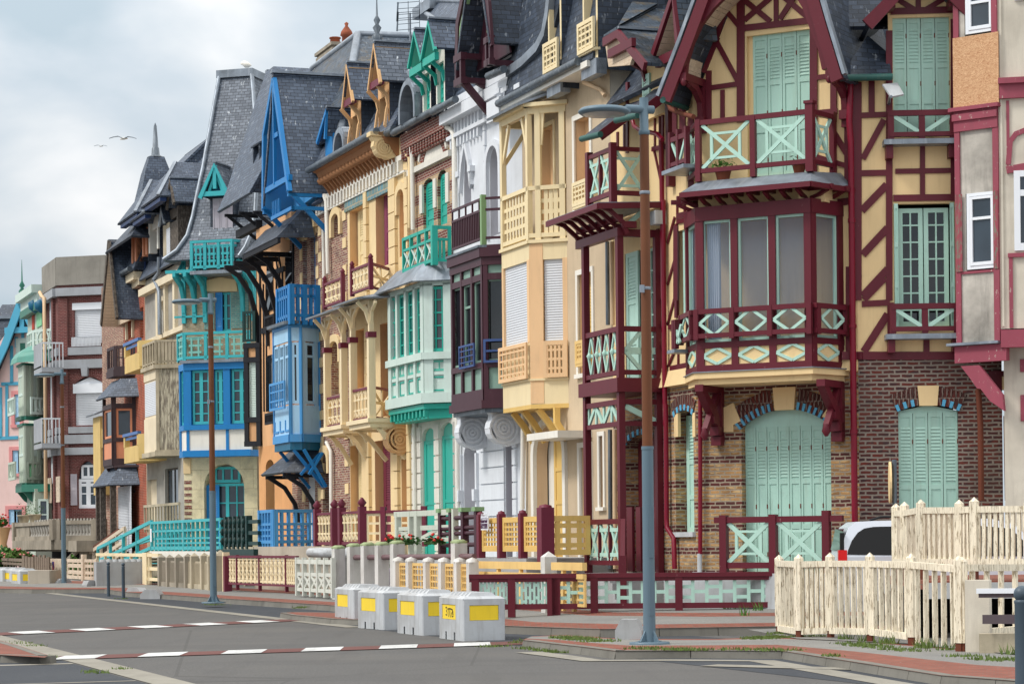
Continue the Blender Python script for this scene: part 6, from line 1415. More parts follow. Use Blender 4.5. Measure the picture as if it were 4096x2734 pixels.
roller(ht,R,(aL+.1,aF-.16,z_s0,z_s1),Dt-.06,'roller_white',.06); roller(ht,SR,(.36,SR.len-.12,z_s0,z_s1),-.06,'roller_white',.06)
b=MB(); lattice(b,R,(aL-.05,aF-.02,z_l0,z_s0),Dt+.1,6,4,.045,.03,.09); lattice(b,SR,(.36,SR.len+.02,z_l0,z_s0),.1,5,3,.055,.03,.1); b.build('lattice','peach',ht)
b=MB(); b.slab([R.w(aL-.02,0,z_p0),R.w(aL-.02,Dt,z_p0),R.w(aF,Dt,z_p0),R.w(aW+.02,0,z_p0)],.1)
for a in (aL+.2,(aL+aF)/2,aF,aF+.5): 
    sb=Pl(R.xy(a),R.n); b.strip(sb,[(0,z_p0-.85),(.25,z_p0-.45),(Dt*.75 if a<=aF else Dt*.35,z_p0-.1)],.14,-.06,.06)
b.build('bay_bracket','straw_deep',ht)
# eaves, gutter, steep slate roof with two tall dormers
b=MB(); b.box(R,tA0-.05,tA1,-.1,.55,ze-.02,ze+.12); b.build('soffit','white_trim',ht)
MB().tube([R.w(tA0-.05,.6,ze+.16),R.w(tA1-.4,.6,ze+.16)],.1,8).build('roof_gutter','zinc_dark',ht)
mansard(ht,tA0,tA1+.2,ze+.12,ze+5.5,.5,-.6,'slate_dark')
for i,(x0,x1,yt,yb,x2) in enumerate(((702,778,-120,440,892),(900,985,-260,330,1110))):
    d_=.42; a0,a1=Ar('F',x0,200,d_),Ar('F',x1,200,d_); z0=Zr('F',x1,yb,d_); z1=z0+3.2
    b=MB(); b.wall(R,a0,a1,z0,z1,[(a0+.08,a1-.1,z0+.28,z1-.2)],d_,.5); b.build('dormer_front','straw',ht); MB().box(R,a0+.05,a1-.05,d_-.55,d_-.5,z0,z1).build('dormer_blind','straw_deep',ht)
    b=MB(); b.box(R,a1-.02,a1+.02,-1.2,d_-.01,z0-.25,z1); b.box(R,a0-.02,a0+.02,-1.2,d_-.01,z0-.25,z1); b.slab([R.w(a0-.1,d_+.15,z1),R.w(a1+.1,d_+.15,z1),R.w(a1+.1,-1.5,z1+.3),R.w(a0-.1,-1.5,z1+.3)],.1); b.build('dormer_cheek','slate_dark',ht)
    b=MB(); zt_=z0+.92; lattice(b,R,(a0-.05,a1+.02,z0+.22,zt_),d_+.12,3,4,.05,.04,.09); b.box(R,a0-.05,a1+.02,d_-.05,d_+.1,z0+.18,z0+.24); b.build('dormer_railing','straw',ht)
    MB().box(R,a0,a1+.02,d_-.2,d_+.05,z0-.35,z0).build('dormer_apron','zinc',ht)
wp(R,'F',.12,[(895,400,),(905,470),(1000,510),(1025,545)],.05,'downpipe','tan_smooth',ht)
for x,m_ in ((225,'rust'),(258,'tan_smooth')): wp(R,'V',.1,[(x,290),(x+5,870)],.05,'downpipe',m_ if m_!='rust' else 'zinc_dark',ht)
for x,m_ in ((275,'zinc_dark'),(312,'tan_smooth')): wp(R,'X',.1,[(x,230),(x+4,1320)],.05,'downpipe',m_,ht)
# house terrace and its yellow railing with a rental notice
tz=Zr('N',1500,615,2.); b=MB(); b.box(R,tA0-.1,tA1-.05,.02,2.1,.15,tz-.02); tag(b.build('terrace','concrete'),'raised grey terrace in front of the tan rough-cast house','terrace')
z0,z1=Zr('N',1845,600,2.),Zr('N',1845,270,2.); fe=thing('terrace_railing','yellow lattice terrace railing between dark red posts with rental notice','railing',R.w((tA0+tA1)/2,2.,tz),'terrace railings of the houses')
b=MB(); xs=[Ar('N',x,440,2.) for x in (1360,1515,1675,1847)]
for i,a in enumerate(xs): w_=.085 if i<3 else .15; b.box(R,a-w_,a+w_,2-w_,2+w_,tz-.1,z1-.02+(.1 if i==3 else 0)); b.lathe(*R.xy(a,2),[(w_*1.0,z1-.03+(.1 if i==3 else 0)),(w_*.9,z1+.03+(.1 if i==3 else 0)),(0,z1+.06+(.1 if i==3 else 0))],10)
b.build('post','plum',fe); b=MB()
for l,q in zip(xs,xs[1:]): lattice(b,R,(l+.1,q-.12,z0+.08,z1-.1),2.,5,6,.045,.035,.12)
q=R.sub(xs[3]+.1,2,xs[3]+.12,1.0); lattice(b,q,(0,q.len,z0,z1-.1),0,3,3,.1,.04,.12); b.build('lattice','straw_deep',fe)
nt_=thing('rental_notice','white rental notice with purple header on the yellow railing','notice',R.w(xs[0]+.3,2.1,1.6)); r_=R.R(1360,305,1413,410,2.12,'N'); MB().box(R,r_[0],r_[1],2.09,2.12,r_[2],r_[3]).build('board','pvc',nt_)
mt('notice_purple',flat,(86,50,84)); W_=r_[1]-r_[0]; H_=r_[3]-r_[2]; MB().box(R,r_[0]+.03,r_[1]-.03,2.12,2.125,r_[3]-H_*.36,r_[3]-.04).build('header','notice_purple',nt_)
for s,f,sz,m_ in (('A LOUER',.70,.24,'pvc'),('WEEK-END - SEMAINE',.52,.1,'notice_purple'),('4 personnes',.33,.1,'notice_purple'),('06.77.23.48.48',.1,.13,'notice_purple')):
    t_=text(nt_,s,R.w(r_[0]+W_*.06,2.128,r_[2]+H_*f),R.e,sz,m_); x_=max(v.co.x for v in t_.data.vertices); t_.scale=(W_*.88/x_,1,1)
# ================= white house with the dark purple bay
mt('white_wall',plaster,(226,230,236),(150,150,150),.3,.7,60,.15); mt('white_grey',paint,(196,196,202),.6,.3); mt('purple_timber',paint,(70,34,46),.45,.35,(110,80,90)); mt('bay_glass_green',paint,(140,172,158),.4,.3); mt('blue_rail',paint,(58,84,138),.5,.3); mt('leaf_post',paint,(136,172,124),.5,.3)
wA0,wA1=Ar('Z',1043,1000),tA0-.01
hw_=thing('house','white ornate house with a dark purple timber bay window','house',(*R.xy((wA0+wA1)/2),.2),'terraced seafront houses')
zeW=Zr('Y',860,1180,.2)
ogive=(Ar('F',222,1000),Ar('F',262,1000),Zr('F',262,1170),Zr('F',240,885),.9); arcw=(Ar('F',370,1000),Ar('F',432,1000),Zr('F',430,1330),Zr('F',400,840),.45)
arg=(Ar('G',175,1000),Ar('G',232,1000),ZT,Zr('G',210,860),.35); pdr=(Ar('G',362,1000),Ar('G',396,1000),ZT,Zr('G',396,850))
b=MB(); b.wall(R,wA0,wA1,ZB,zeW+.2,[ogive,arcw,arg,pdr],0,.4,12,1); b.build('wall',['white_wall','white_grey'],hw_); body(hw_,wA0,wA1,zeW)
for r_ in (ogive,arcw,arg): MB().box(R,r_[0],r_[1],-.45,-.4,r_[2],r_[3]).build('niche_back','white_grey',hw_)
shutter(hw_,R,pdr,-.3,'purple',1,(.7,.95),2)
b=MB(); c_=((ogive[0]+ogive[1])/2,0); 
for s in (-1,1): b.strip(R,[(c_[0]+s*.5,ogive[2]+1.0),(c_[0]+s*.48,ogive[3]-.9),(c_[0]+s*.3,ogive[3]-.2),(c_[0],ogive[3]+.35)],.14,-.02,.1); b.box(R,c_[0]+s*.5-.12,c_[0]+s*.5+.12,-.02,.14,ogive[2]+.85,ogive[2]+1.0)
b.strip(R,[(arcw[0]-.12,arcw[2])]+arc(((arcw[0]+arcw[1])/2,arcw[3]-.45),(arcw[1]-arcw[0])/2+.12,180,0,12,.57)+[(arcw[1]+.12,arcw[2])],.16,-.02,.1)
z_=Zr('F',200,760); zt2=Zr('F',320,620); zt3=Zr('F',320,700)
b.box(R,wA0,wA1,-.02,.16,zt3-.1,zt3); b.box(R,wA0,wA1,-.02,.3,zt2+.3,zt2+.5)
n=9
for k in range(n): a=wA0+.2+(wA1-wA0)*.45*k/n; b.box(R,a,a+.14,-.02,.1,zt3,zt2+.3); b.box(R,a,a+.1,-.02,.12,zt3-.35,zt3-.1)
for k in range(16): z=ZB+.4+k*.42; b.box(R,Ar('G',250,1000),pdr[0]-.02,-.02,.05,z,z+.385) if z<Zr('G',300,870) else None
for k in range(12): z=ZB+.4+k*.42; b.box(R,pdr[1]+.02,pdr[1]+.3,-.02,.05,z,z+.385) if z<Zr('G',300,870) else None
for k in range(10): z=arcw[2]+k*.4; b.box(R,arcw[0]-.38,arcw[0]-.22,-.02,.06,z,z+.36); b.box(R,arcw[1]+.24,arcw[1]+.44,-.02,.06,z,z+.36)
for a in (arg[0]-.12,arg[1]+.12): b.box(R,a-.06,a+.06,-.02,.08,ZT,arg[3]-.3); zq_=Zr('G',235,1070); b.prism(R,[(a-.1,zq_),(a+.1,zq_),(a+.07,zq_-.3),(a-.07,zq_-.3)],-.02,.16)
b.build('stone_trim','white_wall',hw_)
wp(R,'F',.12,[(40,640),(60,690),(150,740),(165,770),(172,1190)],.07,'downpipe','white_trim',hw_); wp(R,'G',.12,[(143,730),(148,1180)],.07,'downpipe','white_trim',hw_); wp(R,'G',.12,[(440,730),(436,1160)],.06,'downpipe','white_trim',hw_)
# scroll consoles
def console(par,a,z1,h_,dp,w_,mat):
    sb=Pl(R.xy(a),R.n); b=MB(); b.prism(sb,[(0,z1),(dp,z1),(dp,z1-.12),(dp*.92,z1-.2),(dp*.95,z1-h_*.5),(dp*.75,z1-h_*.85),(dp*.4,z1-h_),(0,z1-h_*.9)],-w_/2,w_/2); c=(dp*.55,z1-h_*.55)
    for r0 in (.36,.25,.14,.05): b.strip(sb,arc(c,r0*h_,0,360,18),.05*h_,-w_/2-.03-.0*(r0),w_/2+.03)
    b.box(sb,-.02,dp+.06,-w_/2-.05,w_/2+.05,z1-.06,z1+.06); return b.build('console',mat,par)
Dp=.95; pF=Ar('F',330,1250,Dp); pL2=Ar('F',150,1250,Dp); PS=R.sub(pF,Dp,pF+.75,.02)
for x in (205,345): console(hw_,Ar('G',x,780,.45)-.05,Zr('G',270,700,Dp*.9),1.0,Dp*.85,.32,'white_wall')
zp=lambda y,c='G',x=268:R.Zz(x,y,Dp,c)
zrl1,zrl0,zfl=Zr('F',328,1125,Dp),Zr('F',328,1365,Dp),Zr('F',328,1400,Dp); zcor=zp(20); zw1,zw0,zpn,zbt=zp(128),zp(500),zp(625),zp(690)
b=MB(); gp_=MB()
for pl,l,q,d in ((R,pL2,pF,Dp),(PS,0,PS.len,0)):
    b.box(pl,l-.05,q+.05,d-.1,d+.12,zcor-.05,zfl); b.box(pl,l-.02,q+.02,d-.1,d+.06,zcor-.25,zcor-.05); b.box(pl,l,q,d-.1,d+.04,zw1-.02,zw1+.14); b.box(pl,l,q,d-.1,d+.05,zw0-.14,zw0); b.box(pl,l,q,d-.1,d+.05,zbt+.0,zpn+.02); b.box(pl,l-.05,q+.05,d-.1,d+.1,zbt-.1,zbt+.1)
    n=3 if d else 1
    for k in range(n+1): a=l+(q-l)*k/n; a=min(max(a,l+.06),q-.06); b.box(pl,a-.06,a+.06,d-.1,d+.045,zbt,zcor)
    gp_.box(pl,l+.05,q-.05,d-.06,d-.02,zpn,zw0-.1); gp_.box(pl,l+.05,q-.05,d-.06,d-.02,zw1+.1,zcor-.2)
    for k in range(n): window(hw_,pl,(l+(q-l)*k/n+.06,l+(q-l)*(k+1)/n-.06,zw0,zw1),d-.03,'bay_glass_green',1,1,.06,.03,'glass_dark',transom=.72 if k==1 else None)
pb_=b.build('bay_frame','purple_timber',hw_); gp_.build('bay_panel','bay_glass_green',hw_)
b=MB(); b.slab([R.w(pL2-.4,0,zbt-.1),R.w(pL2,Dp,zbt-.1),R.w(pF,Dp,zbt-.1),R.w(pF+.8,0,zbt-.1)],.1); b.slab([R.w(pL2-.05,0,zfl+.0),R.w(pL2-.05,Dp+.16,zfl),R.w(pF+.05,Dp+.16,zfl),R.w(pF+.8,0,zfl)],.06); b.build('bay_floor','zinc_dark',hw_)
b=MB(); rb_=MB()
for pl,l,q,d in ((R,pL2+.1,pF,Dp),(PS,0,PS.len,0)):
    rb_.box(pl,l,q,d-.03,d+.03,zrl1-.06,zrl1); rb_.box(pl,l,q,d-.03,d+.03,zrl1-.34,zrl1-.28); rb_.box(pl,l,q,d-.03,d+.03,zrl0,zrl0+.06)
    n=18 if d else 2
    for k in range(n+1): a=l+(q-l)*k/n; rb_.box(pl,a-.02,a+.02,d-.02,d+.02,zrl0,zrl1-.28 if k%4 else zrl1)
rb_.build('balcony_rail','purple_timber',hw_); MB().box(R,pF-.05,pF+.07,Dp-.07,Dp+.06,zfl,zrl1+.06).build('rail_post','leaf_post',hw_)
b=MB(); r_=R.R(155,415,222,520,Dp+.12,'G'); lattice(b,R,(r_[0],r_[1],r_[2],r_[3]),Dp+.14,2,3,.03,.03,.05); lattice(b,PS,(0.02,PS.len,r_[2]+.05,r_[3]+.05),.12,1,1,.05,.03,.06); b.build('window_guard','blue_rail',hw_)
# cornice, gutter, big purple gable dormer
b=MB(); b.box(R,wA0,wA1,-.05,.35,zeW+.05,zeW+.35); b.box(R,Ar('F',350,600,.6),wA1,-.05,.6,Zr('F',400,600,.6)-.35,Zr('F',400,560,.6)); b.build('cornice','white_wall',hw_)
MB().tube([R.w(wA0-.1,.5,zeW+.42),R.w(wA0+1.9,.5,zeW+.42)],.1,8).build('roof_gutter','zinc_dark',hw_)
mansard(hw_,wA0,wA1,zeW+.3,zeW+4.2,.3,-1.6,'slate')
dg=.95; l_=R.at(165,360,dg,'F'); r__=R.at(370,240,dg,'F'); q1=R.at(240,-20,dg,'F'); ap=(R.A(280,0,dg,'F'),max(R.Zz(290,-330,dg,'F'),r__[1]+3))
b=MB(); gable(b,R,(l_[0],r__[1]-.3),ap,(r__[0],r__[1]),-1.7,dg,.1); dro=b.build('dormer_roof','slate_dark',hw_)
b=MB(); b.strip(R,[(l_[0]+.08,l_[1]-.1),(l_[0]+.2,r__[1]+1.0),(ap[0]-.1,ap[1]-.2)],.22,dg-.1,dg-.02); b.strip(R,[(r__[0]-.05,r__[1]-.1),(r__[0]-.25,r__[1]+1.0),(ap[0]+.05,ap[1]-.2)],.2,dg-.1,dg-.02); b.build('bargeboard','purple_timber',dro)
b=MB(); b.strip(R,[(l_[0]+.38,l_[1]+.5),(l_[0]+.42,r__[1]+.8),(ap[0]-.0,ap[1]-.6)],.16,dg-.12,dg-.04); b.strip(R,[(r__[0]-.3,r__[1]+.3),(r__[0]-.42,r__[1]+1.2),(ap[0]+.05,ap[1]-.6)],.1,dg-.12,dg-.04); b.build('arch_trim','leaf_post',dro)
MB().prism(R,[(l_[0]+.1,r__[1]-.2),(r__[0]-.1,r__[1]-.2),(ap[0],ap[1]-.4)],.35,.4).build('gable_panel','purple_timber',hw_)
wl=R.at(300,330,0,'F'); MB().prism(R,[(l_[0]+.3,zeW+.3),(r__[0]-.2,zeW+.3),(r__[0]-.2,r__[1]),(l_[0]+.3,r__[1])],-1.2,-.05).build('dormer_wall','white_wall',hw_)
b=MB(); zt_,zb_=Zr('F',230,300,dg),Zr('F',230,440,dg); 
for a in (l_[0]+.1,l_[0]+.5): b.box(R,a-.06,a+.06,dg-.12,dg,zb_,zt_)
for z in (zt_,zb_): b.box(R,l_[0],l_[0]+.62,dg-.15,dg+.02,z-.1,z+.08); b.box(R,l_[0]+.45,l_[0]+.6,0,dg,z-.08,z+.06)
sb=Pl(R.xy(l_[0]+.5),R.n); b.bar(sb,(0,zb_-1.0),(dg-.05,zb_),.16,-.08,.08); b.bar(sb,(.0,zb_-.3),(.6,zb_+.0),.1,-.06,.06)
zt3_,zb3_=Zr('F',345,230,dg),Zr('F',345,360,dg)
for z in (zt3_,zb3_): b.box(R,r__[0]-.5,r__[0]-.05,dg-.15,dg,z-.08,z+.08); b.box(R,r__[0]-.3,r__[0]-.15,0,dg,z-.08,z+.06)
for a in (r__[0]-.4,r__[0]-.12): b.box(R,a-.05,a+.05,dg-.12,dg-.02,zb3_,zt3_)
b.build('dormer_timber','purple_timber',hw_)
# zinc-edged swept side of the dormer, to the tan house
sw_pts=[R.at(x,y,.4,'F') for x,y in ((470,415),(560,350),(640,270),(680,190),(700,80),(715,-60))]
b=MB(); b.strip(R,sw_pts,.22,.25,.45); b.build('roof_flashing','zinc',hw_)
b=MB(); b.prism(R,sw_pts+[(sw_pts[-1][0]+.6,sw_pts[-1][1]),(sw_pts[0][0]+2.0,sw_pts[0][1]-.9),(sw_pts[0][0]+.4,sw_pts[0][1]-.9)],.0,.3); b.build('side_roof','slate_dark',hw_)
MB().tube([R.w(Ar('F',360,430,.6),.6,Zr('F',360,435,.6)),R.w(Ar('F',450,390,.6),.6,Zr('F',450,395,.6))],.1,8).build('roof_gutter','zinc_dark',hw_)
pil=MB()
for x,yt,yb in ((430,520,640),(470,510,640),(545,490,620)): a=Ar('F',x,560,.35); pil.box(R,a-.15,a+.15,0,.4,Zr('F',x,yb,.35),Zr('F',x,yt,.35)); pil.box(R,a-.2,a+.2,0,.46,Zr('F',x,yt+15,.35),Zr('F',x,yt,.35)+.05)
pil.build('attic_pillar','white_wall',hw_)
# its dark log railing on the terrace
zr1_,zr0_=Zr('N',1240,320,2.),Zr('N',1240,525,2.); fe=thing('terrace_railing','dark purple log railing with green capped posts before white house','railing',R.w((wA0+wA1)/2,2.,tz),'terrace railings of the houses')
b=MB(); cp=MB(); l,q=Ar('N',1068,440,2.),Ar('N',1340,440,2.)
for f in (0,.3,.64,1): a=l+(q-l)*f; b.box(R,a-.08,a+.08,1.92,2.08,tz-.3,zr1_+.15); cp.box(R,a-.12,a+.12,1.88,2.12,zr1_+.15,zr1_+.25)
for f in (0,.42,.62,1): z=zr0_+(zr1_-zr0_)*f; b.tube([R.w(l,2,z),R.w(q,2,z+.02)],.055,8)
b.build('rail','purple_timber',fe); cp.build('cap','leaf_post',fe)
b=MB(); b.box(R,wA0+.02,wA1-.1,.02,2.1,.15,tz-.03); tag(b.build('terrace','concrete_white'),'raised pale terrace in front of the white ornate house','terrace')
# ================= striped brick house with turquoise bay
mt('striped_brick',brickm,(222,190,146),(204,170,130),(190,176,160),.23,.075,.012,None,(.62,.26,.05,(134,62,56),(118,54,50))); mt('red_brick',brickm,(138,62,52),(112,50,46),(176,160,148),.23,.075,.012); mt('teal',paint,(38,170,152),.45,.3,(40,110,100)); mt('teal_pale',paint,(90,190,170),.5,.3); mt('ivory',paint,(204,222,214),.55,.35,(150,150,130)); mt('stone_white',plaster,(228,224,214),(150,144,134),.3,.8,60,.2)
eA0,eA1=Ar('D',612,1000),wA0-.01
he=thing('house','striped brick house with a turquoise and ivory bay window','house',(*R.xy((eA0+eA1)/2),.2),'terraced seafront houses')
zeE=Zr('D',868,590,.25)
w1=(Ar('D',702,1150),Ar('D',762,1150),Zr('D',762,1285),Zr('D',735,1015),.25); w2=(Ar('D',785,1120),Ar('D',838,1120),Zr('D',838,1270),Zr('D',815,965),.25)
g1=(Ar('E',548,960),Ar('E',606,960),ZT,Zr('E',606,790),.25); g2=(Ar('E',630,960),Ar('E',692,960),ZT,Zr('E',692,765),.25)
zmid=Zr('E',690,660)
b=MB(); b.wall(R,eA0,eA1,zmid,zeE,[w1,w2],0,.16,8,0); b.build('upper_wall','striped_brick',he)
b=MB(); b.wall(R,eA0,eA1,ZB,zmid,[g1,g2],0,.1,8,0); b.build('ground_floor_wall','stone_white',he); body(he,eA0,eA1,zeE)
for r_ in (w1,w2): shutter(he,R,(r_[0],r_[1],r_[2],r_[3]-.1),-.1,'teal',1,(.45,.95),2)
for r_ in (g1,g2): shutter(he,R,(r_[0],r_[1],r_[2],r_[3]-.35),-.07,'teal',1,None,2,'door'); MB().box(R,r_[0],r_[1],-.16,-.1,r_[2],r_[3]).build('fanlight','teal_pale',he)
b=MB(); cA=(w1[0]+w2[1])/2; rA=(w2[1]-w1[0])/2; zA=Zr('D',770,940); b.strip(R,arc((cA,zA),rA*1.02,165,15,12,rA*.75),.28,-.02,.05); b.build('brick_arch','red_brick',he)
b=MB(); b.strip(R,arc((cA,zA+.02),rA*1.2,165,15,12,rA*.95),.12,-.02,.08); b.prism(R,[(p[0],p[1]) for p in arc((cA,zA-.02),rA*.88,172,8,12,rA*.62)],-.02,.03)
for a in (w1[0]-.1,(w1[1]+w2[0])/2,w2[1]+.1): b.box(R,a-.13,a+.13,-.02,.045,w1[3]-.9,w1[3]-.1)
for f in (.42,): z=zeE-1.25; b.box(R,eA0,eA1,-.02,.1,z,z+.16)
for k in range(14): z=ZB+.3+k*.44; (b.box(R,eA0+.02,g1[0]-.02,-.02,.05,z,z+.4),b.box(R,g1[1]+.02,g2[0]-.02,-.02,.05,z,z+.4),b.box(R,g2[1]+.02,eA1-.02,-.02,.05,z,z+.4)) if z<g2[3]-.3 else None
b.build('stone_trim','stone_white',he)
b=MB(); b.box(R,eA0,eA1,-.05,.2,zeE-.5,zeE-.05); b.box(R,eA0,eA1,-.05,.12,zeE-.8,zeE-.5)
n=16
for k in range(n): a=eA0+(eA1-eA0)*k/n; b.box(R,a,a+.13,.1,.18,zeE-.75,zeE-.5)
b.build('cornice','red_brick',he)
MB().tube([R.w(eA0-.1,.38,zeE+.02),R.w(eA1+.3,.38,zeE+.02)],.1,8).build('roof_gutter','zinc_dark',he)
wp(R,'D',.12,[(612,760),(632,800),(640,900),(645,1310)],.07,'downpipe','white_trim',he); wp(R,'E',.1,[(510,740),(515,1160)],.06,'downpipe','white_trim',he)
De=solveD('E',560,686,500,.9); bF,bL=Ar('E',560,500,De),Ar('E',402,500,De); ES=R.sub(bF,De,Ar('E',686,500,0),0); zE_=lambda y:Zr('E',560,y,De)
b=MB(); tb_=MB(); 
for pl,l,q,d,n in ((R,bL,bF,De,4),(ES,0,ES.len,0,1)):
    b.box(pl,l,q,d-.1,d+.05,zE_(160),zE_(138)); b.box(pl,l-.06,q+.06,d-.1,d+.12,zE_(490),zE_(458)); b.box(pl,l,q,d-.1,d-.02,zE_(645),zE_(490)); b.box(pl,l-.06,q+.06,d-.1,d+.13,zE_(685),zE_(640)); b.box(pl,l,q,d-.1,d+.02,zE_(560),zE_(545))
    for k in range(n+1): a=l+(q-l)*k/n; w_=.13 if k in (0,n) else .09; a=min(max(a,l+w_),q-w_); b.box(pl,a-w_,a+w_,d-.1,d+.05,zE_(645),zE_(150))
    for k in range(n):
        x0,x1=l+(q-l)*k/n+.13,l+(q-l)*(k+1)/n-.13
        window(he,pl,(x0,x1,zE_(455),zE_(165)),d-.02,'teal',2 if n>1 else 3,5,.07,.035,'glass'); window(he,pl,(x0,x1,zE_(543),zE_(495)),d-.0,'teal_pale',2,1,.05,.03,'glass'); 
        for z0,z1 in ((zE_(632),zE_(567)),): tb_.box(pl,x0,x1,d-.03,d+.0,z0,z0+.04); tb_.box(pl,x0,x1,d-.03,d+.0,z1-.04,z1); tb_.box(pl,x0,x0+.04,d-.03,d+.0,z0,z1); tb_.box(pl,x1-.04,x1,d-.03,d+.0,z0,z1)
b.build('bay_frame','ivory',he); tb_.build('panel_trim','teal',he)
b=MB(); z=zE_(688); b.slab([R.w(bL-.1,0,z),R.w(bL,De+.05,z),R.w(bF,De+.05,z),R.w(bF+De*.9,0,z)],.14); b.slab([R.w(bL-.1,0,z-.14),R.w(bL+.05,De-.1,z-.14),R.w(bF-.05,De-.1,z-.14),R.w(bF+De*.7,0,z-.14)],.25)
for k in range(10): a=bL+.1+(bF-bL-.2)*k/9; b.box(R,a-.06,a+.06,De-.12,De+.02,z-.34,z-.1)
b.build('bay_corbel','teal',he)
zb_=zE_(140); zt_=Zr('E',585,72,.3); b=MB(); P=[R.w(bL-.5,De+.35,zb_),R.w(bF+.1,De+.4,zb_),R.w(bF+De*.95+.2,.02,zb_)]; T=[R.w(bL-.1,.35,zb_+.65),R.w(bF-.3,.45,zb_+.65),R.w(bF+.35,.02,zb_+.65)]
b.slab([P[0],P[1],T[1],T[0]],.05); b.slab([P[1],P[2],T[2],T[1]],.05); b.slab([T[0],T[1],T[2]],.04); b.build('bay_roof','zinc',he)
zr1_,zr0_=Zr('D',765,1285,De-.1),Zr('D',765,1490,De-.1); d_=De-.1; cF,cL=Ar('D',765,1380,d_),Ar('D',592,1380,d_); BS=R.sub(cF,d_,Ar('D',852,1380,.1),.1); b=MB(); xm=MB()
for pl,l,q,d,n in ((R,cL,cF,d_,4),(BS,0,BS.len,0,1)):
    b.box(pl,l,q,d-.04,d+.04,zr1_-.09,zr1_); b.box(pl,l,q,d-.04,d+.04,zr1_-.4,zr1_-.33); b.box(pl,l,q,d-.04,d+.04,zr0_,zr0_+.09)
    for k in range(n+1): a=l+(q-l)*k/n; w_=.08 if (k==n and n>1) else .045; b.box(pl,a-w_,a+w_,d-w_,d+w_,zr0_-.1,zr1_-.003)
    for k in range(n):
        x0,x1=l+(q-l)*k/n+.05,l+(q-l)*(k+1)/n-.05
        if n>1: xm.bar(pl,(x0,zr0_+.09),(x1,zr1_-.4),.05,d-.02,d+.02); xm.bar(pl,(x1,zr0_+.09),(x0,zr1_-.4),.05,d-.024,d+.024)
        else:
            for f in (.33,.66): a=x0+(x1-x0)*f; b.box(pl,a-.04,a+.04,d-.02,d+.02,zr0_,zr1_-.35)
g_=b.build('balcony_rail','teal',he); xm.build('cross_panel','ivory',g_)
zT7=Zr('D',740,48,-3.2); mansard(he,eA0+.1,eA1,zeE+.05,zeE+(zT7-zeE)*.55,.2,-1.4,'slate',True,zT7,-3.2,(Ar('D',705,50,-3.2),Ar('D',800,50,-3.2)))
for i,(L_,A_,R_,xs,yb,d1) in enumerate((((615,372),(650,168),(690,328),(697,745),625,.75),((690,318),(730,108),(766,268),(775,826),592,.75))):
    l,a,r_=dormer(he,R,'D',L_,A_,R_,d1,-2.2,'slate','teal',.1,'teal_pale')
    x0,x1=Ar('D',xs[0],450,.35),Ar('D',xs[1],450,.35); z0=Zr('D',xs[1],yb,.35)
    b=MB(); b.wall(R,x0,x1,z0,r_[1],[(x0+.1,x1-.1,z0+.05,r_[1]-.25)],.35,.15); b.prism(R,[(x0,r_[1]),(x1,r_[1]),(a[0],a[1]-.2)],.2,.35); b.build('dormer_front','white_trim',he)
    shutter(he,R,(x0+.1,x1-.1,z0+.05,r_[1]-.25),.24,'teal',1,(.45,.95),2)
    b=MB(); b.box(R,x1-.04,x1,-1.2,.34,z0-.2,r_[1]+.1); b.box(R,x0,x0+.04,-1.2,.34,z0-.2,r_[1]+.1); b.build('dormer_cheek','slate_dark',he)
    b=MB(); b.box(R,l[0]+.05,r_[0]-.05,d1-.14,d1-.02,r_[1]-.32,r_[1]-.12)
    for aa in (x0+.06,x1-.06): sb=Pl(R.xy(aa),R.n); b.strip(sb,[(.34,r_[1]-.8),(.4,r_[1]-.55),(d1-.05,r_[1]-.3)],.1,-.04,.04)
    b.build('dormer_bracket','teal',he)
b=MB(); zz_=zT7; b.box(R,Ar('D',690,50,-3.2),Ar('D',790,50,-3.2),-3.6,-2.9,zz_-.2,zz_+.15); b.lathe(*R.xy(Ar('Y',365,40,-3.4),-3.4),[(.16,zz_+.2),(.2,zz_+.4),(.07,zz_+.55),(.13,zz_+.8),(.05,zz_+1.0),(.09,zz_+1.2),(.02,zz_+2.2)],8); b.build('finial','zinc',he)
an=thing('roof_aerial','television aerial with two grids on a thin roof mast','aerial',R.w(Ar('D',628,180,-2),-2,zeE+4))
P=R.w(Ar('D',628,180,-2),-2,0); zt_=Zr('D',628,75,-2); MB().tube([(P[0],P[1],zeE+2.8),(P[0],P[1],zt_)],.03,6).build('mast','zinc',an)
b=MB(); fr=Pl((P[0],P[1]),(1,0))
for zc in (Zr('D',600,95,-2),Zr('D',600,150,-2)):
    for k in range(4): b.bar3((P[0]-.4,P[1]-.2,zc-.27+k*.18),(P[0]+.3,P[1]-.1,zc-.2+k*.18),.016,.016)
    b.bar3((P[0]-.4,P[1]-.2,zc-.3),(P[0]-.36,P[1]-.2,zc+.3),.02,.05); b.bar3((P[0]-.05,P[1]-.1,zc-.3),(P[0]-.05,P[1]-.1,zc+.35),.02,.03); b.bar3((P[0]+.3,P[1]-.1,zc-.2),(P[0]+.3,P[1]-.1,zc+.4),.02,.04)
b.build('grid','zinc_dark',an)
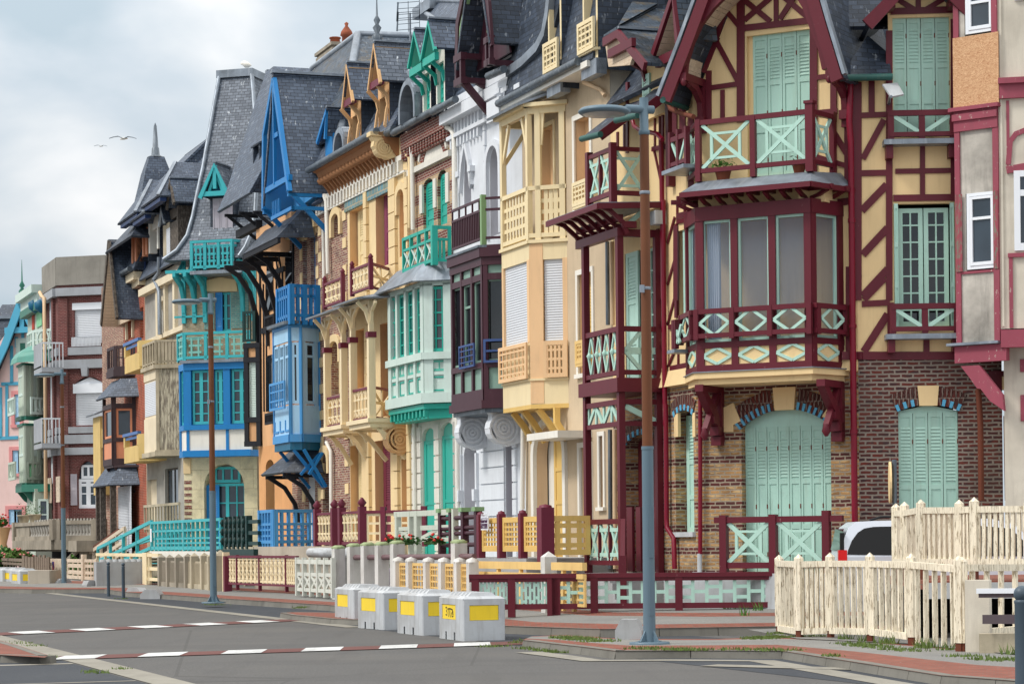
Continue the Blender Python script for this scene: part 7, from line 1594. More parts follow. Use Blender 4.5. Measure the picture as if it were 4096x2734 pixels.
# terrace, pale railing and geranium trough
fe=thing('terrace_railing','pale grey wooden terrace railing above a trough of red geraniums','railing',R.w((eA0+eA1)/2,2.,tz),'terrace railings of the houses')
mt('sage',paint,(206,212,198),.6,.35); z0,z1=Zr('N',1160,480,2.),Zr('N',1160,252,2.); b=MB()
l,q=Ar('N',722,380,2.),Ar('N',1166,380,2.)
for x in (738,835,885,1166): a=Ar('N',x,380,2.); w_=.12 if x==885 else .07; b.box(R,a-w_,a+w_,1.93,2.07,tz-.1,z1)
b.box(R,l,q,1.94,2.06,z1-.14,z1-.002); a0_,a1_=Ar('N',752,380,2.),Ar('N',822,380,2.); b.box(R,a0_,a1_,1.96,2.04,z1-.5,z1-.4); b.box(R,a0_,a1_,1.96,2.04,z0,z0+.1); b.bar(R,(a0_,z0+.1),(a1_,z1-.5),.07,1.97,2.02); b.bar(R,(a1_,z0+.1),(a0_,z1-.5),.07,1.966,2.024)
a0_,a1_=Ar('N',915,380,2.),Ar('N',1150,380,2.); b.box(R,a0_,a1_,1.96,2.04,z1-.5,z1-.38); b.bar(R,(a0_,z0+.05),((a0_+a1_)/2,z1-.5),.08,1.97,2.02); b.bar(R,(a1_,z0+.05),((a0_+a1_)/2,z1-.5),.08,1.97,2.02); b.box(R,a0_,a1_,1.96,2.04,z0-.05,z0+.05); b.build('rail','sage',fe)
b=MB(); b.box(R,eA0+.02,eA1-.02,.02,2.1,.15,tz-.03); b.box(R,Ar('N',660,540,2.3),eA1-.05,2.1,2.4,.2,Zr('N',870,500,2.3)-.05); tag(b.build('terrace','sage'),'pale terrace with a planting trough before the turquoise bay','terrace')
def geranium(a0,a1,d,z,label):
    t=thing('geranium_bed',label,'flowers',R.w((a0+a1)/2,d,z)); b=MB(); f=MB()
    for i in range(int((a1-a0)*90)):
        c=Vector(R.w(random.uniform(a0,a1),d+random.uniform(-.15,.15),z+abs(random.gauss(.05,.05)))); u=Vector((random.gauss(0,1),random.gauss(0,1),random.gauss(0,1))).normalized()*.06; v=u.cross(Vector((random.random(),random.random(),1))).normalized()*.05; b.face([c-u,c+v,c+u,c-v])
    for i in range(int((a1-a0)*7)): x,y,zz=R.w(random.uniform(a0,a1),d+random.uniform(-.15,.15),z+random.uniform(.08,.24)); f.lathe(x,y,[(.005,zz-.04),(.045,zz),(.005,zz+.04)],6)
    b.build('foliage','leaf_dark',t); f.build('blossom','flower_red',t)
zt_=Zr('N',870,500,2.3)-.05; geranium(Ar('N',655,490,2.3),Ar('N',862,490,2.3),2.25,zt_,'long bed of red geraniums below the pale railing'); geranium(Ar('N',950,490,2.3),Ar('N',1050,490,2.3),2.25,zt_,'short bed of geraniums before the turquoise doors')
# ================= cream double house with carved verandas
mt('cream_stone',plaster,(240,214,166),(170,140,110),.3,.85,60,.2); mt('peach_stone',plaster,(232,188,138),(160,120,90),.35,.85,60,.2); mt('terracotta_cornice',paint,(164,116,80),.85,.5,(110,70,46)); mt('mauve',paint,(136,62,92),.6,.3); mt('blue_tile',brickm,(110,160,176),(130,150,140),(190,176,150),.3,.25,.02); mt('mix_brick',brickm,(160,100,84),(130,78,72),(196,180,164),.23,.075,.012,(198,170,140)); mt('shutter_cream',paint,(236,214,164),.6,.3)
cA0,cA1=Ar('Z',735,1000),eA0-.01; cm=Ar('D',262,1200)
hc=thing('house','cream and red brick double house with carved cream verandas','house',(*R.xy((cA0+cA1)/2),.2),'terraced seafront houses')
zeC=Zr('D',370,810,.5); zeC2=Zr('D',610,830,.2)
sm=(Ar('D',190,1250),Ar('D',232,1250),Zr('D',232,1340),Zr('D',215,1215),.2); u1=(Ar('D',283,1300),Ar('D',368,1300),Zr('D',368,1500),Zr('D',368,1165)); u2=(Ar('D',432,1250),Ar('D',520,1250),Zr('D',520,1500),Zr('D',520,1075)); u3=(Ar('D',566,1250),Ar('D',608,1250),Zr('D',608,1450),Zr('D',590,1075),.25)
v1=(Ar('E',250,480),Ar('E',300,480),Zr('E',300,610),Zr('E',300,345)); v2=(Ar('E',360,480),Ar('E',402,480),Zr('E',402,740),Zr('E',402,320)); v0=(Ar('E',140,500),Ar('E',180,500),Zr('E',180,640),Zr('E',180,400),.2)
y0_=(Ar('E',100,1050),Ar('E',130,1050),ZT,Zr('E',130,900),.3); y1=(Ar('E',226,1000),Ar('E',276,1000),ZT,Zr('E',276,870)); y2=(Ar('E',336,1000),Ar('E',405,1000),ZT,Zr('E',405,845)); y3=(Ar('E',455,1040),Ar('E',500,1040),ZT,Zr('E',500,930))
b=MB(); b.wall(R,cA0,cm,ZB,zeC-.3,[sm,v0,y0_],0,.25,8,0); b.wall(R,cm,Ar('D',270,1200),ZB,zeC-.3,[],0); b.build('brick_wall','mix_brick',hc)
b=MB(); b.wall(R,Ar('D',270,1200),cA1,ZB,zeC-.1,[u1,u2,u3,v1,v2,y1,y2,y3],0,.35,8,1); b.build('wall',['cream_stone','peach_stone'],hc); body(hc,cA0,cA1,zeC-.2)
for r_,m_,k in ((u1,'shutter_cream',1),(u2,'mauve',1),(v1,'shutter_cream',1),(v2,'plum',1),(y1,'shutter_cream',2),(y2,'plum',1)): shutter(hc,R,(r_[0]+.1,r_[1],r_[2],r_[3]),-.25,m_,k,(.5,.95),2)
for r_ in (u3,y3): MB().box(R,r_[0],r_[1],-.4,-.34,r_[2],r_[3]).build('niche_back','peach_stone',hc)
MB().box(R,sm[0],sm[1],-.3,-.24,sm[2],sm[3]).build('niche_back','mix_brick',hc); MB().box(R,v0[0],v0[1],-.3,-.24,v0[2],v0[3]).build('niche_back','shutter_cream',hc); MB().box(R,y0_[0],y0_[1],-.3,-.24,y0_[2],y0_[3]).build('door','glass_dark',hc)
b=MB()
for r_ in (sm,u3,y0_,v0): hw=(r_[1]-r_[0])/2; b.strip(R,[(r_[0]-.1,r_[3]-.7)]+arc(((r_[0]+r_[1])/2,r_[3]-r_[4]),hw+.1,180,0,8,r_[4]+.1)+[(r_[1]+.1,r_[3]-.7)],.22,-.02,.09)
for x in (385,530,620,548): a=Ar('D',x,1250); [b.box(R,a-.16,a+.16,-.02,.1,ZB+k*.5,ZB+k*.5+.47) for k in range(1,24) if ZB+k*.5<zeC-1.2]
for k in range(18): z=ZB+.3+k*.85; (b.box(R,cA0+.05,cA0+.4,-.02,.03,z,z+.3),b.box(R,Ar('D',262,1200)-.35,Ar('D',262,1200)+.05,-.02,.035,z+.1,z+.42)) if z<zeC-1.4 else None
b.build('stone_trim','cream_stone',hc)
b=MB(); b.box(R,cm,Ar('D',545,1000),-.02,.06,zeC-1.55,zeC-1.2); b.build('tile_band','blue_tile',hc)
b=MB(); n=26
for k in range(n): a=cA0+.2+(cA1-cA0-.4)*k/n; b.box(R,a,a+.14,-.02,.14,zeC-1.18,zeC-.85)
b.box(R,cA0,cA1,-.02,.1,zeC-.85,zeC-.7); b.box(R,cA0,cA1,-.02,.1,zeC-1.24,zeC-1.18); b.build('dentil_frieze','white_trim',hc)
# big moulded terracotta cornice
cor=MB(); l,q=Ar('D',110,980,.4),Ar('D',490,860,.4); prof_=[(0,zeC-.75),(.14,zeC-.6),(.3,zeC-.35),(.42,zeC-.3),(.5,zeC-.12),(.62,zeC-.08),(.62,zeC),(0,zeC)]
for sb,L_ in ((Pl(R.xy(l),R.n),q-l),): cor.prism(sb,prof_,-(q-l),0) if False else None
P0=[R.w(l,d,z) for d,z in prof_]; P1=[R.w(q,d,z) for d,z in prof_]
for i in range(len(prof_)): j=(i+1)%len(prof_); cor.face([P0[i],P1[i],P1[j],P0[j]])
cor.face(P0[::-1]); cor.face(P1)
n=20
for k in range(n): a=l+(q-l)*(k+.5)/n; cor.tube([R.w(a-.13,.3,zeC-.42),R.w(a,.4,zeC-.38),R.w(a+.13,.3,zeC-.42)],[.06,.13,.06],6); cor.strip(Pl(R.xy(a),R.n),[(.02,zeC-.85),(.15,zeC-.62),(.3,zeC-.45)],.12,-.06,.06)
cor.build('cornice','terracotta_cornice',hc)
MB().tube([R.w(l-.3,.68,zeC+.02),R.w(q,.68,zeC+.02)],.11,8).build('roof_gutter','zinc_dark',hc); MB().tube([R.w(q+.1,.4,zeC-.05),R.w(cA1,.4,zeC-.05)],.11,8).build('roof_gutter','zinc_dark',hc)
console(hc,q-.2,zeC-.05,.7,.8,.3,'cream_stone')
wp(R,'D',.12,[(595,840),(605,880),(625,900),(625,1300)],.06,'downpipe','cream_stone',hc); wp(R,'D',.12,[(130,1090),(150,1150),(160,1560)],.07,'downpipe','white_trim',hc); wp(R,'E',.12,[(118,860),(138,900),(140,1170)],.06,'downpipe','white_trim',hc)
rfC=mansard(hc,cA0,cA1,zeC+.05,zeC+3.0,.45,-1.2,'slate',False,zeC+3.6,-3.6,(cA0+3,cA1-2))
for L_,A_,R_,xs,yb,d1,k in (((240,602),(265,358),(298,562),(290,348),832,.7,2.3),((388,497),(420,238),(455,455),(446,510),742,.7,2.8)):
    l,a,r_=dormer(hc,R,'D',L_,A_,R_,d1,-k,'slate_pale' if k>2.5 else 'slate','peach_stone',.1,'peach_stone')
    x0,x1=Ar('D',xs[0],650,.3),Ar('D',xs[1],650,.3); z0=Zr('D',xs[1],yb,.3)
    b=MB(); b.wall(R,x0,x1,z0,r_[1]+.1,[(x0+.14,x1-.14,z0+.1,r_[1]-.3)],.3,.3); b.prism(R,[(x0,r_[1]),(x1,r_[1]),(a[0],a[1]-.2)],.2,.3)
    for aa in (x0+.08,x1-.08): sb=Pl(R.xy(aa),R.n); b.strip(sb,[(.3,r_[1]-.6),(.36,r_[1]-.35),(d1-.06,r_[1]-.05)],.1,-.05,.05); b.strip(sb,[(.3,z0),(.42,z0+.15),(.36,z0+.6),(.3,z0+.8)],.07,-.05,.05)
    b.build('dormer_front','peach_stone',hc); MB().box(R,x0+.1,x1-.1,-.05,.02,z0,r_[1]).build('dormer_window','glass_dark',hc)
    b=MB(); b.box(R,x1-.03,x1+.01,-2,.29,z0-.2,r_[1]+.15); b.box(R,x0-.01,x0+.03,-2,.29,z0-.2,r_[1]+.15); b.build('dormer_cheek','slate_dark',hc)
    b=MB(); b.box(R,l[0]+.1,r_[0]-.05,d1-.15,d1-.02,r_[1]-.1,r_[1]+.1); b.build('dormer_beam','plum',hc)
# zinc bull's-eye dormers
for x,yt,yb,w_ in ((225,745,870,.55),(615,470,690,.7)):
    a=Ar('D',x,(yt+yb)/2,.5); z0,z1=Zr('D',x,yb,.5),Zr('D',x,yt,.5); b=MB(); b.strip(R,[(a-w_,z0)]+arc((a,z1-w_),w_,180,0,10)+[(a+w_,z0)],.14,.2,.55); o=arc((a,z1-w_),w_,180,0,10)
    for p,q in zip(o,o[1:]): b.slab([R.w(p[0],.5,p[1]+.07),R.w(p[0],-1.4,p[1]+.07),R.w(q[0],-1.4,q[1]+.07),R.w(q[0],.5,q[1]+.07)],.06)
    b.box(R,a-w_,a-w_+.05,-1.4,.3,z0,z1-w_); b.box(R,a+w_-.05,a+w_,-1.4,.3,z0,z1-w_)
    if x>400: b.lathe(*R.xy(a,.4),[(.12,z1),(.06,z1+.15),(.14,z1+.3),(.05,z1+.42),(.01,z1+.7)],8)
    b.build('oval_dormer','zinc',hc); MB().box(R,a-w_+.1,a+w_-.1,.1,.2,z0,z1-.1).build('oval_window','glass_dark',hc)
b=MB(); ff=R.xy(Ar('D',430,200,.6),.55); zf=Zr('D',430,238,.6); b.lathe(*ff,[(.12,zf),(.16,zf+.15),(.06,zf+.25),(.13,zf+.4),(.05,zf+.5),(.1,zf+.62),(.03,zf+.75),(.01,zf+1.4)],8); b.build('finial','zinc_dark',hc)
ch=thing('chimney','old chimney stack with two terracotta pots on the slate ridge','chimney',R.w(Ar('D',190,300,-4),-4,zeC+4)); z0=Zr('D',190,330,-4); z1=Zr('D',190,272,-4); l,q=Ar('D',140,300,-4),Ar('D',232,300,-4)
b=MB(); b.box(R,l,q,-4.4,-3.7,z0-2,z1-.1); b.box(R,l-.08,q+.08,-4.48,-3.62,z1-.12,z1); b.box(R,l-.04,q+.04,-4.44,-3.66,z1-.3,z1-.2); b.build('stack','old_concrete',ch)
x,y=R.xy(Ar('D',200,240,-4),-4); MB().lathe(x,y,[(.2,z1),(.18,Zr('D',200,222,-4)),(.22,Zr('D',200,222,-4)),(.22,Zr('D',200,215,-4))],10).build('chimney_pot','terracotta',ch)
x,y=R.xy(Ar('D',266,240,-3.8),-3.8); zt_=Zr('D',266,180,-3.8); MB().lathe(x,y,[(.2,zt_-1.2),(.17,zt_-.2),(.24,zt_-.15),(.2,zt_),(.05,zt_+.2),(.08,zt_+.3),(.01,zt_+.35)],10).build('chimney_pot','terracotta',ch)
# carved verandas
Dc=1.0; vF,vL=Ar('E',322,560,Dc),Ar('E',115,560,.75); vM=Ar('E',215,560,Dc); VS=R.sub(vF,Dc,Ar('E',410,600,0),0); zc_=lambda y,x=322:Zr('E',x,y,Dc)
L2f,L2r=zc_(215),zc_(52); L1f,L1r=zc_(752),zc_(608); cap=zc_(390)
b=MB(); cp=MB(); lt=MB()
mid=Ar('E',238,560,Dc); pF0,pF1=Ar('E',196,560,.75),Ar('E',122,560,.75)
posts=[(vF-.05,Dc),(mid,Dc),(pF0,.75),(pF1,.75)]
for a,d in posts:
    b.box(R,a-.1,a+.1,d-.1,d+.1,L1f-.1,cap); cp.box(R,a-.13,a+.13,d-.13,d+.13,cap,cap+.16); b.box(R,a-.07,a+.07,d-.07,d+.07,cap+.16,L2f-.05)
    for s in (-1,1): b.strip(R,[(a,cap+.35),(a+s*.12,cap+.75),(a+s*.5,L2f-.12)],.1,d-.04,d+.04)
    sb=Pl(R.xy(a,d),R.n); b.strip(sb,[(0,cap+.3),(.15,cap+.75),(.4,L2f-.1)],.1,-.04,.04)
    b.strip(sb,[(-d,L1f-1.15),(-d*.5,L1f-.55),(.05,L1f-.1)],.12,-.05,.05); b.bar(sb,(-d,L1f-.25),(.0,L1f-.25),.12,-.05,.05); b.bar(sb,(-d*.4,L1f-.6),(-d*.2,L1f-.25),.08,-.04,.04)
for l,q,d in ((vL,pF0+.1,.75),(mid-.1,vF,Dc)): b.box(R,l-.15,q+.12,0,d+.16,L1f-.12,L1f); b.box(R,l-.1,q+.05,0,d+.08,L1f-.26,L1f-.12); b.box(R,l,q,d-.06,d+.06,L2f-.14,L2f-.02)
b.build('veranda_frame','cream_wood',hc); cp.build('post_capital','plum',hc)
b=MB(); z=L2f
for l,q,d in ((vL-.3,mid-.2,.75),(mid-.3,vF+.15,Dc)): b.slab([R.w(l-.2,d+.5,z),R.w(q+.1,d+.5,z),R.w(q+.1,.02,z+.28),R.w(l-.2,.02,z+.28)],.05)
b.slab([R.w(vF+.15,Dc+.5,z),R.w(vF+1.3,.02,z),R.w(vF+.6,.02,z+.28),R.w(vF+.1,.4,z+.24)],.05); b.build('veranda_roof','zinc',hc)
def fancy(pl,l,q,d,z0,z1,n):
    b.box(pl,l,q,d-.04,d+.04,z1-.07,z1) if False else None
    for k in range(n):
        a=l+(q-l)*(k+.5)/n; hw=(q-l)/n*.42; lt.box(pl,a-.025,a+.025,d-.02,d+.02,z0,z1)
        for f in (.3,.68): lt.box(pl,a-hw,a+hw,d-.018,d+.018,z0+(z1-z0)*f-.03,z0+(z1-z0)*f+.03)
        lt.bar(pl,(a-hw,z0+.05),(a,z0+(z1-z0)*.3),.04,d-.015,d+.015); lt.bar(pl,(a+hw,z1-.05),(a,z1-(z1-z0)*.32),.04,d-.015,d+.015); lt.bar(pl,(a+hw,z0+.05),(a,z0+(z1-z0)*.3),.04,d-.015,d+.017); lt.bar(pl,(a-hw,z1-.05),(a,z1-(z1-z0)*.32),.04,d-.015,d+.017)
rd=MB(); 
for l,q,d,z0,z1,n in ((vL,pF0,.75,L2f+.3,L2r,4),(mid,vF,Dc,L2f+.3,L2r,5),(vL,pF0,.75,L1f,L1r,4),(mid,vF,Dc,L1f,L1r,5)):
    fancy(R,l+.06,q-.06,d,z0+.05,z1-.06,n); rd.box(R,l,q,d-.05,d+.05,z1-.07,z1); rd.box(R,l,q,d-.04,d+.04,z0,z0+.06)
    for a in (l,q): 
        if z0>L1r: rd.box(R,a-.06,a+.06,d-.06,d+.06,z0-.05,z1+.1); rd.lathe(*R.xy(a,d),[(.05,z1+.1),(.08,z1+.16),(.02,z1+.25)],8)
for z0,z1 in ((L2f+.3,L2r),(L1f,L1r)): rd.box(VS,0,VS.len,-.05,.05,z1-.07,z1); rd.box(VS,0,VS.len,-.04,.04,z0,z0+.06); lt.bar(VS,(.08,z0),(VS.len,z1-.1),.06,-.02,.02); lt.bar(VS,(.08,z1-.1),(VS.len,z0),.06,-.024,.024); lt.box(VS,VS.len*.5-.04,VS.len*.5+.04,-.02,.018,z0,z1-.05); lt.box(VS,.05,VS.len,-.02,.016,(z0+z1)/2-.04,(z0+z1)/2+.04)
rd.build('veranda_rail','plum',hc); lt.build('lattice','cream_wood',hc)
console(hc,Ar('E',470,840),Zr('E',495,745,.5),1.0,.4,.4,'peach_stone')
# ground railing
fe=thing('terrace_railing','cream panelled terrace railing with dark red ball topped posts','railing',R.w(cA1-3,2.,tz),'terrace railings of the houses')
z0,z1=Zr('N',470,510,2.1),Zr('N',470,265,2.1); rd=MB(); lt=MB(); xs=[Ar('N',x,400,2.1) for x in (130,260,315,468)]
for i,a in enumerate(xs): w_=.1; rd.box(R,a-w_,a+w_,2.0,2.2,.6,z1+.12); rd.lathe(*R.xy(a,2.1),[(.06,z1+.12),(.13,z1+.22),(.03,z1+.36)],8)
for l,q,n in ((xs[0],xs[1],5),(xs[2],xs[3],5)): fancy(R,l+.1,q-.1,2.1,z0+.05,z1-.06,n); rd.box(R,l,q,2.05,2.15,z1-.07,z1); rd.box(R,l,q,2.05,2.15,z0-.04,z0+.05)
RS=R.sub(xs[3],2.1,xs[3]+1.2,.7); lattice(lt,RS,(.1,RS.len,z0,z1-.08),0,3,2,.06,.03,.07); rd.box(RS,0,RS.len,-.05,.05,z1-.08,z1)
for f in (.35,1): rd.box(RS,RS.len*f-.07,RS.len*f+.07,-.07,.07,z0-.1,z1+.1)
rd.build('rail','plum',fe); lt.build('lattice','cream_wood',fe)
b=MB(); b.box(R,cA0+.05,cA1-.05,.02,2.25,.15,z0-.08); tag(b.build('terrace','concrete_beige'),'raised terrace carrying the cream panelled railing','terrace')
# ================= orange half-timbered and blue house
mt('blue',paint,(30,128,196),.45,.35,(30,80,130)); mt('blue_pale',paint,(168,212,242),.5,.35,(110,130,150)); mt('blue_mid',paint,(74,152,212),.5,.3); mt('petrol',paint,(18,100,134),.5,.3); mt('orange_render',paint,(230,178,130),.8,.4,(150,110,80)); mt('tar_timber',woodm,(44,46,52),(120,100,84),.3); mt('orange_rough',plaster,(226,168,116),(150,104,70),.35,.95,35,.6); mt('bottle_green',paint,(18,58,56),.45,.4,(90,90,80),chip=(120,110,100),chipamt=.01)
bA0=Ar('Z',668,900); bA1=cA0-.02; oA0=Ar('Z',592,900)
hb=thing('house','narrow brick and orange timber house with a pale blue bay and blue gable','house',(*R.xy((oA0+bA1)/2),.2),'terraced seafront houses')
zeB=Zr('B',1050,1000,.1)
bw1=(Ar('U',612,400),Ar('U',642,400),Zr('U',642,700),Zr('U',625,165),.2); bw2=(Ar('U',672,400),Ar('U',710,400),Zr('U',710,700),Zr('U',690,130),.2)
bd=(Ar('C',808,1100),Ar('C',862,1100),ZT,Zr('C',862,975)); od=(Ar('C',605,1100),Ar('C',650,1100),ZT,Zr('C',640,960),.3)
b=MB(); b.wall(R,bA0,bA1,ZB,zeB,[bw1,bw2,bd],0,.25); b.build('brick_wall','mix_brick',hb)
zo=Zr('C',620,890); zoT=Zr('U',400,150)
b=MB(); b.wall(R,oA0,bA0,ZB,zo,[od],0,.3); b.build('rough_wall','orange_rough',hb); b=MB(); b.wall(R,oA0,bA0,zo,zoT,[],0); b.build('timbered_wall','orange_render',hb); body(hb,oA0,bA1,zeB-.6)
for r_ in (bw1,bw2): shutter(hb,R,(r_[0],r_[1],r_[2],r_[3]-.15),-.15,'blue',1,None,2)
roller(hb,R,bd,-.15,'roller_white',.06); MB().box(R,od[0],od[1],-.35,-.3,od[2],od[3]).build('door','bottle_green',hb)
b=MB()
for r_ in (bw1,bw2): c_=(r_[0]+r_[1])/2; hw=(r_[1]-r_[0])/2; b.strip(R,arc((c_,r_[3]-.2),hw+.06,180,0,8,.35),.4,-.02,.06)
for k in range(16): z=ZB+.4+k*.8; (b.box(R,bw1[0]-.35,bw1[0]-.08,-.02,.03,z,z+.4),b.box(R,bw2[1]+.08,bw2[1]+.4,-.02,.03,z,z+.4)) if z<zeB-1 else None
b.box(R,bA0,bA1,-.02,.15,zeB-.5,zeB-.2); b.build('stone_trim','cream_stone',hb)
wp(R,'U',.1,[(770,120),(778,540)],.06,'downpipe','white_trim',hb)
t=MB(); 
for x0,y0,x1,y1,w_ in ((280,420,285,1560,.14),(306,560,312,1560,.06),(328,560,332,1560,.05),(300,520,385,480,.14),(290,930,385,905,.2),(386,470,470,440,.18),(408,480,410,880,.06),(432,470,434,860,.05),(456,460,458,860,.05),(540,240,540,560,.14),(400,330,420,460,.05),(425,320,445,450,.05)): t.bar(R,R.at(x0,y0,0,'U'),R.at(x1,y1,0,'U'),w_,-.02,.05)
t.build('timber_frame','tar_timber',hb)
b=MB()
for x0,y0,x1,y1 in ((335,330,382,760),(336,1110,380,1550),(480,300,530,560)): r_=R.R(x0,y0,x1,y1,.0,'U'); b.box(R,r_[0],r_[1],-.02,.04,r_[2],r_[3])
b.build('dark_window','glass_dark',hb)
b=MB()
for x0,y0,x1,y1 in ((312,790,384,890),(312,1560,384,1650)): r_=R.R(x0,y0,x1,y1,.25,'U'); lattice(b,R,r_,.25,6,0,.04,.04,.08)
b.build('window_guard','tar_timber',hb)
# pent roof with curved black brackets
zP=lambda x,y,d:Zr('U',x,y,d); e0=R.at(140,325,1.3,'U'); e1=R.at(405,192,1.3,'U'); b=MB(); zz_=(e0[1]+e1[1])/2
b.slab([R.w(e0[0],1.3,zz_),R.w(e1[0],1.3,zz_),R.w(e1[0],.25,zz_+1.1),R.w(e0[0],.25,zz_+1.1)],.12); b.slab([R.w(e1[0],1.3,zz_),R.w(e1[0]+.3,.1,zz_),R.w(e1[0],.25,zz_+1.1)],.06); b.build('pent_roof','slate_dark',hb)
b=MB()
for k in range(4):
    a=oA0+.35+(bA0-oA0-.5)*k/3; sb=Pl(R.xy(a),R.n); b.strip(sb,[(.03,zz_-3.0),(.1,zz_-1.9),(.35,zz_-1.0),(.75,zz_-.4),(1.2,zz_-.12)],[.14,.17,.16,.15,.14],-.07,.07); b.box(sb,0,1.25,-.08,.08,zz_-.2,zz_-.05)
b.bar3(R.w(e0[0],1.22,zz_-.1),R.w(e1[0],1.22,zz_-.1),.1,.16); b.build('eaves_bracket','tar_timber',hb)
f0=R.at(245,150,.5,'U'); f1=R.at(520,25,.5,'U'); zf=(f0[1]+f1[1])/2; b=MB(); b.box(R,f0[0],f1[0],.1,.5,zf-.22,zf+.1); b.build('orange_fascia','orange_render',hb)
# bay of three faces
Db=1.1; q1=(Ar('U',505,1200,Db),Db); q0=(Ar('U',382,1200,Db),Db); q2=(Ar('U',598,1200,.75),.75); q3=(Ar('U',745,1200,0),0)
zb=lambda y,c='U',x=598:Zr(c,x,y,.75); zt_,zh,zs_,zbase=zb(868),zb(1015),zb(1495),Zr('C',790,830,.75)
segs=[R.sub(*q0,*q1),R.sub(*q1,*q2),R.sub(*q2,*q3)]
b=MB(); tr_=MB()
for i,p in enumerate(segs):
    L_=p.len; b.box(p,0,L_,-.08,-.01,zbase,zs_-.05); b.box(p,0,L_,-.08,.0,zh+.05,zt_-.1); tr_.box(p,-.02,L_+.02,-.08,.04,zt_-.12,zt_); tr_.box(p,0,L_,-.1,.06,zbase-.25,zbase); 
    for a in (0,L_): tr_.box(p,a-.03,a+.03,-.08,.03,zbase,zt_-.1)
    n=3 if i==0 else 1
    for k in range(n): l,q=L_*k/n+.08,L_*(k+1)/n-.08; l,q=(l+.14,q-.14) if i==2 else (l,q); window(hb,p,(l,q,zs_,zh),-.01,'blue_pale',2 if i==0 else 1,1,.08,.04,'glass_dark',transom=.78); 
    if i==2: b.box(p,.08,.22,-.08,-.012,zs_-.05,zh+.05); b.box(p,L_-.22,L_-.08,-.08,-.012,zs_-.05,zh+.05)
    if i==0:
        for k in range(3): tr_.box(p,L_*k/3+.1,L_*(k+1)/3-.1,-.02,.02,zbase+.1,zbase+.16); tr_.box(p,L_*k/3+.08,L_*k/3+.14,-.02,.02,zbase+.1,zs_-.5)
        lattice(tr_,p,(.02,L_-.05,zs_-.15,zs_+.75),.16,5,2,.05,.03,.08)
b.build('bay_panel','blue_pale',hb); tr_.build('bay_frame','blue_mid',hb)
b=MB(); b.slab([R.w(q0[0],0,zbase-.25),R.w(*q0,zbase-.25),R.w(*q1,zbase-.25),R.w(*q2,zbase-.25),R.w(*q3,zbase-.25)],.25); b.build('bay_base','petrol',hb)
b=MB(); b.slab([R.w(q0[0]-.2,0,zt_+.08),R.w(q0[0]-.1,Db+.2,zt_+.08),R.w(q1[0]+.1,Db+.2,zt_+.08),R.w(q2[0]+.2,.9,zt_+.08),R.w(q3[0]+.1,0,zt_+.08)],.1); b.build('bay_roof','zinc_dark',hb)
b=MB()
for a,d in ((q0[0]+.3,Db),(q1[0],Db),(q2[0]+.1,.8)): sb=Pl(R.xy(a),R.n); z=zbase-.5; b.bar(sb,(.0,z-1.2),(d*.9,z),.1,-.05,.05); b.bar(sb,(.1,z-.1),(d*.7,z-.8),.08,-.04,.04)
b.build('bay_bracket','blue',hb)
zr1_,zr0_=Zr('U',520,558,Db),Zr('U',520,815,Db); c1=Ar('U',520,690,Db); c0=Ar('U',420,690,Db); QS=R.sub(c1,Db,Ar('U',722,690,.2),.2); b=MB()
for p,l,q,d,n in ((R,c0,c1,Db,6),(QS,0,QS.len,0,4)):
    b.box(p,l,q,d-.05,d+.05,zr1_-.1,zr1_); b.box(p,l,q,d-.05,d+.05,zr1_-.42,zr1_-.32); b.box(p,l,q,d-.05,d+.05,zr0_,zr0_+.1)
    for k in range(n+1): a=l+(q-l)*k/n; w_=.08 if k in (0,n) or (n==4 and k==2) else .05; b.box(p,a-w_,a+w_,d-w_,d+w_,zr0_-.25,zr1_-.004)
b.build('balcony_rail','blue',hb)
# blue gable with slate sides, orange house roof slope
gd_=1.3; gl_=R.at(702,1010,gd_,'B'); ga_=R.at(768,145,gd_,'B'); gr_=R.at(868,890,gd_,'B')
b=MB(); b.slab([R.w(ga_[0],gd_,ga_[1]),R.w(gr_[0],gd_,gr_[1]),R.w(gr_[0],-2.4,gr_[1]),R.w(ga_[0],-2.4,ga_[1])],.12); b.slab([R.w(ga_[0],gd_,ga_[1]),R.w(ga_[0],-1.2,ga_[1]),R.w(gl_[0],-1.2,gl_[1]),R.w(gl_[0],gd_,gl_[1])],.12); gro=b.build('gable_roof','slate',hb); soffit_face(gro,R,gl_,ga_,-1.2,gd_-.05,'blue_mid')
b=MB(); b.strip(R,[(gl_[0]+.05,gl_[1]),(gl_[0]+.25,gl_[1]+2.5),(ga_[0]-.02,ga_[1]-.2)],.2,gd_-.12,gd_+.01); b.strip(R,[(ga_[0],ga_[1]-.2),(gr_[0]-.05,gr_[1])],.2,gd_-.12,gd_+.01); b.build('bargeboard','blue',gro)
MB().bar3(R.w(ga_[0],gd_+.05,ga_[1]+.03),R.w(ga_[0],-2.3,ga_[1]+.03),.3,.08).build('ridge','zinc',gro)
b=MB(); b.prism(R,[(gl_[0]+.25,gl_[1]),(gr_[0]-.1,gr_[1]),(ga_[0],ga_[1]-.5)],.2,.3); b.build('gable_panel','blue_mid',hb)
b=MB(); z=Zr('B',780,840,gd_); 
for zz2 in (z,Zr('B',780,530,gd_)): b.box(R,gl_[0]+.1,gr_[0]-.05,gd_-.15,gd_-.02,zz2-.12,zz2+.06) if zz2<z+1 else b.box(R,ga_[0]-.05,ga_[0]+.5,gd_-.15,gd_-.02,zz2-.1,zz2+.05)
b.bar(R,(ga_[0]-.02,ga_[1]-.4),(ga_[0]-.02,z),.1,gd_-.1,gd_)
for a,zz3 in ((gl_[0]+.15,gl_[1]),(gr_[0]-.1,gr_[1])):
    sb=Pl(R.xy(a),R.n); b.bar(sb,(.0,zz3-1.2),(gd_,zz3+.1),.14,-.07,.07); b.box(sb,0,gd_,-.07,.07,zz3-.12,zz3+.04)
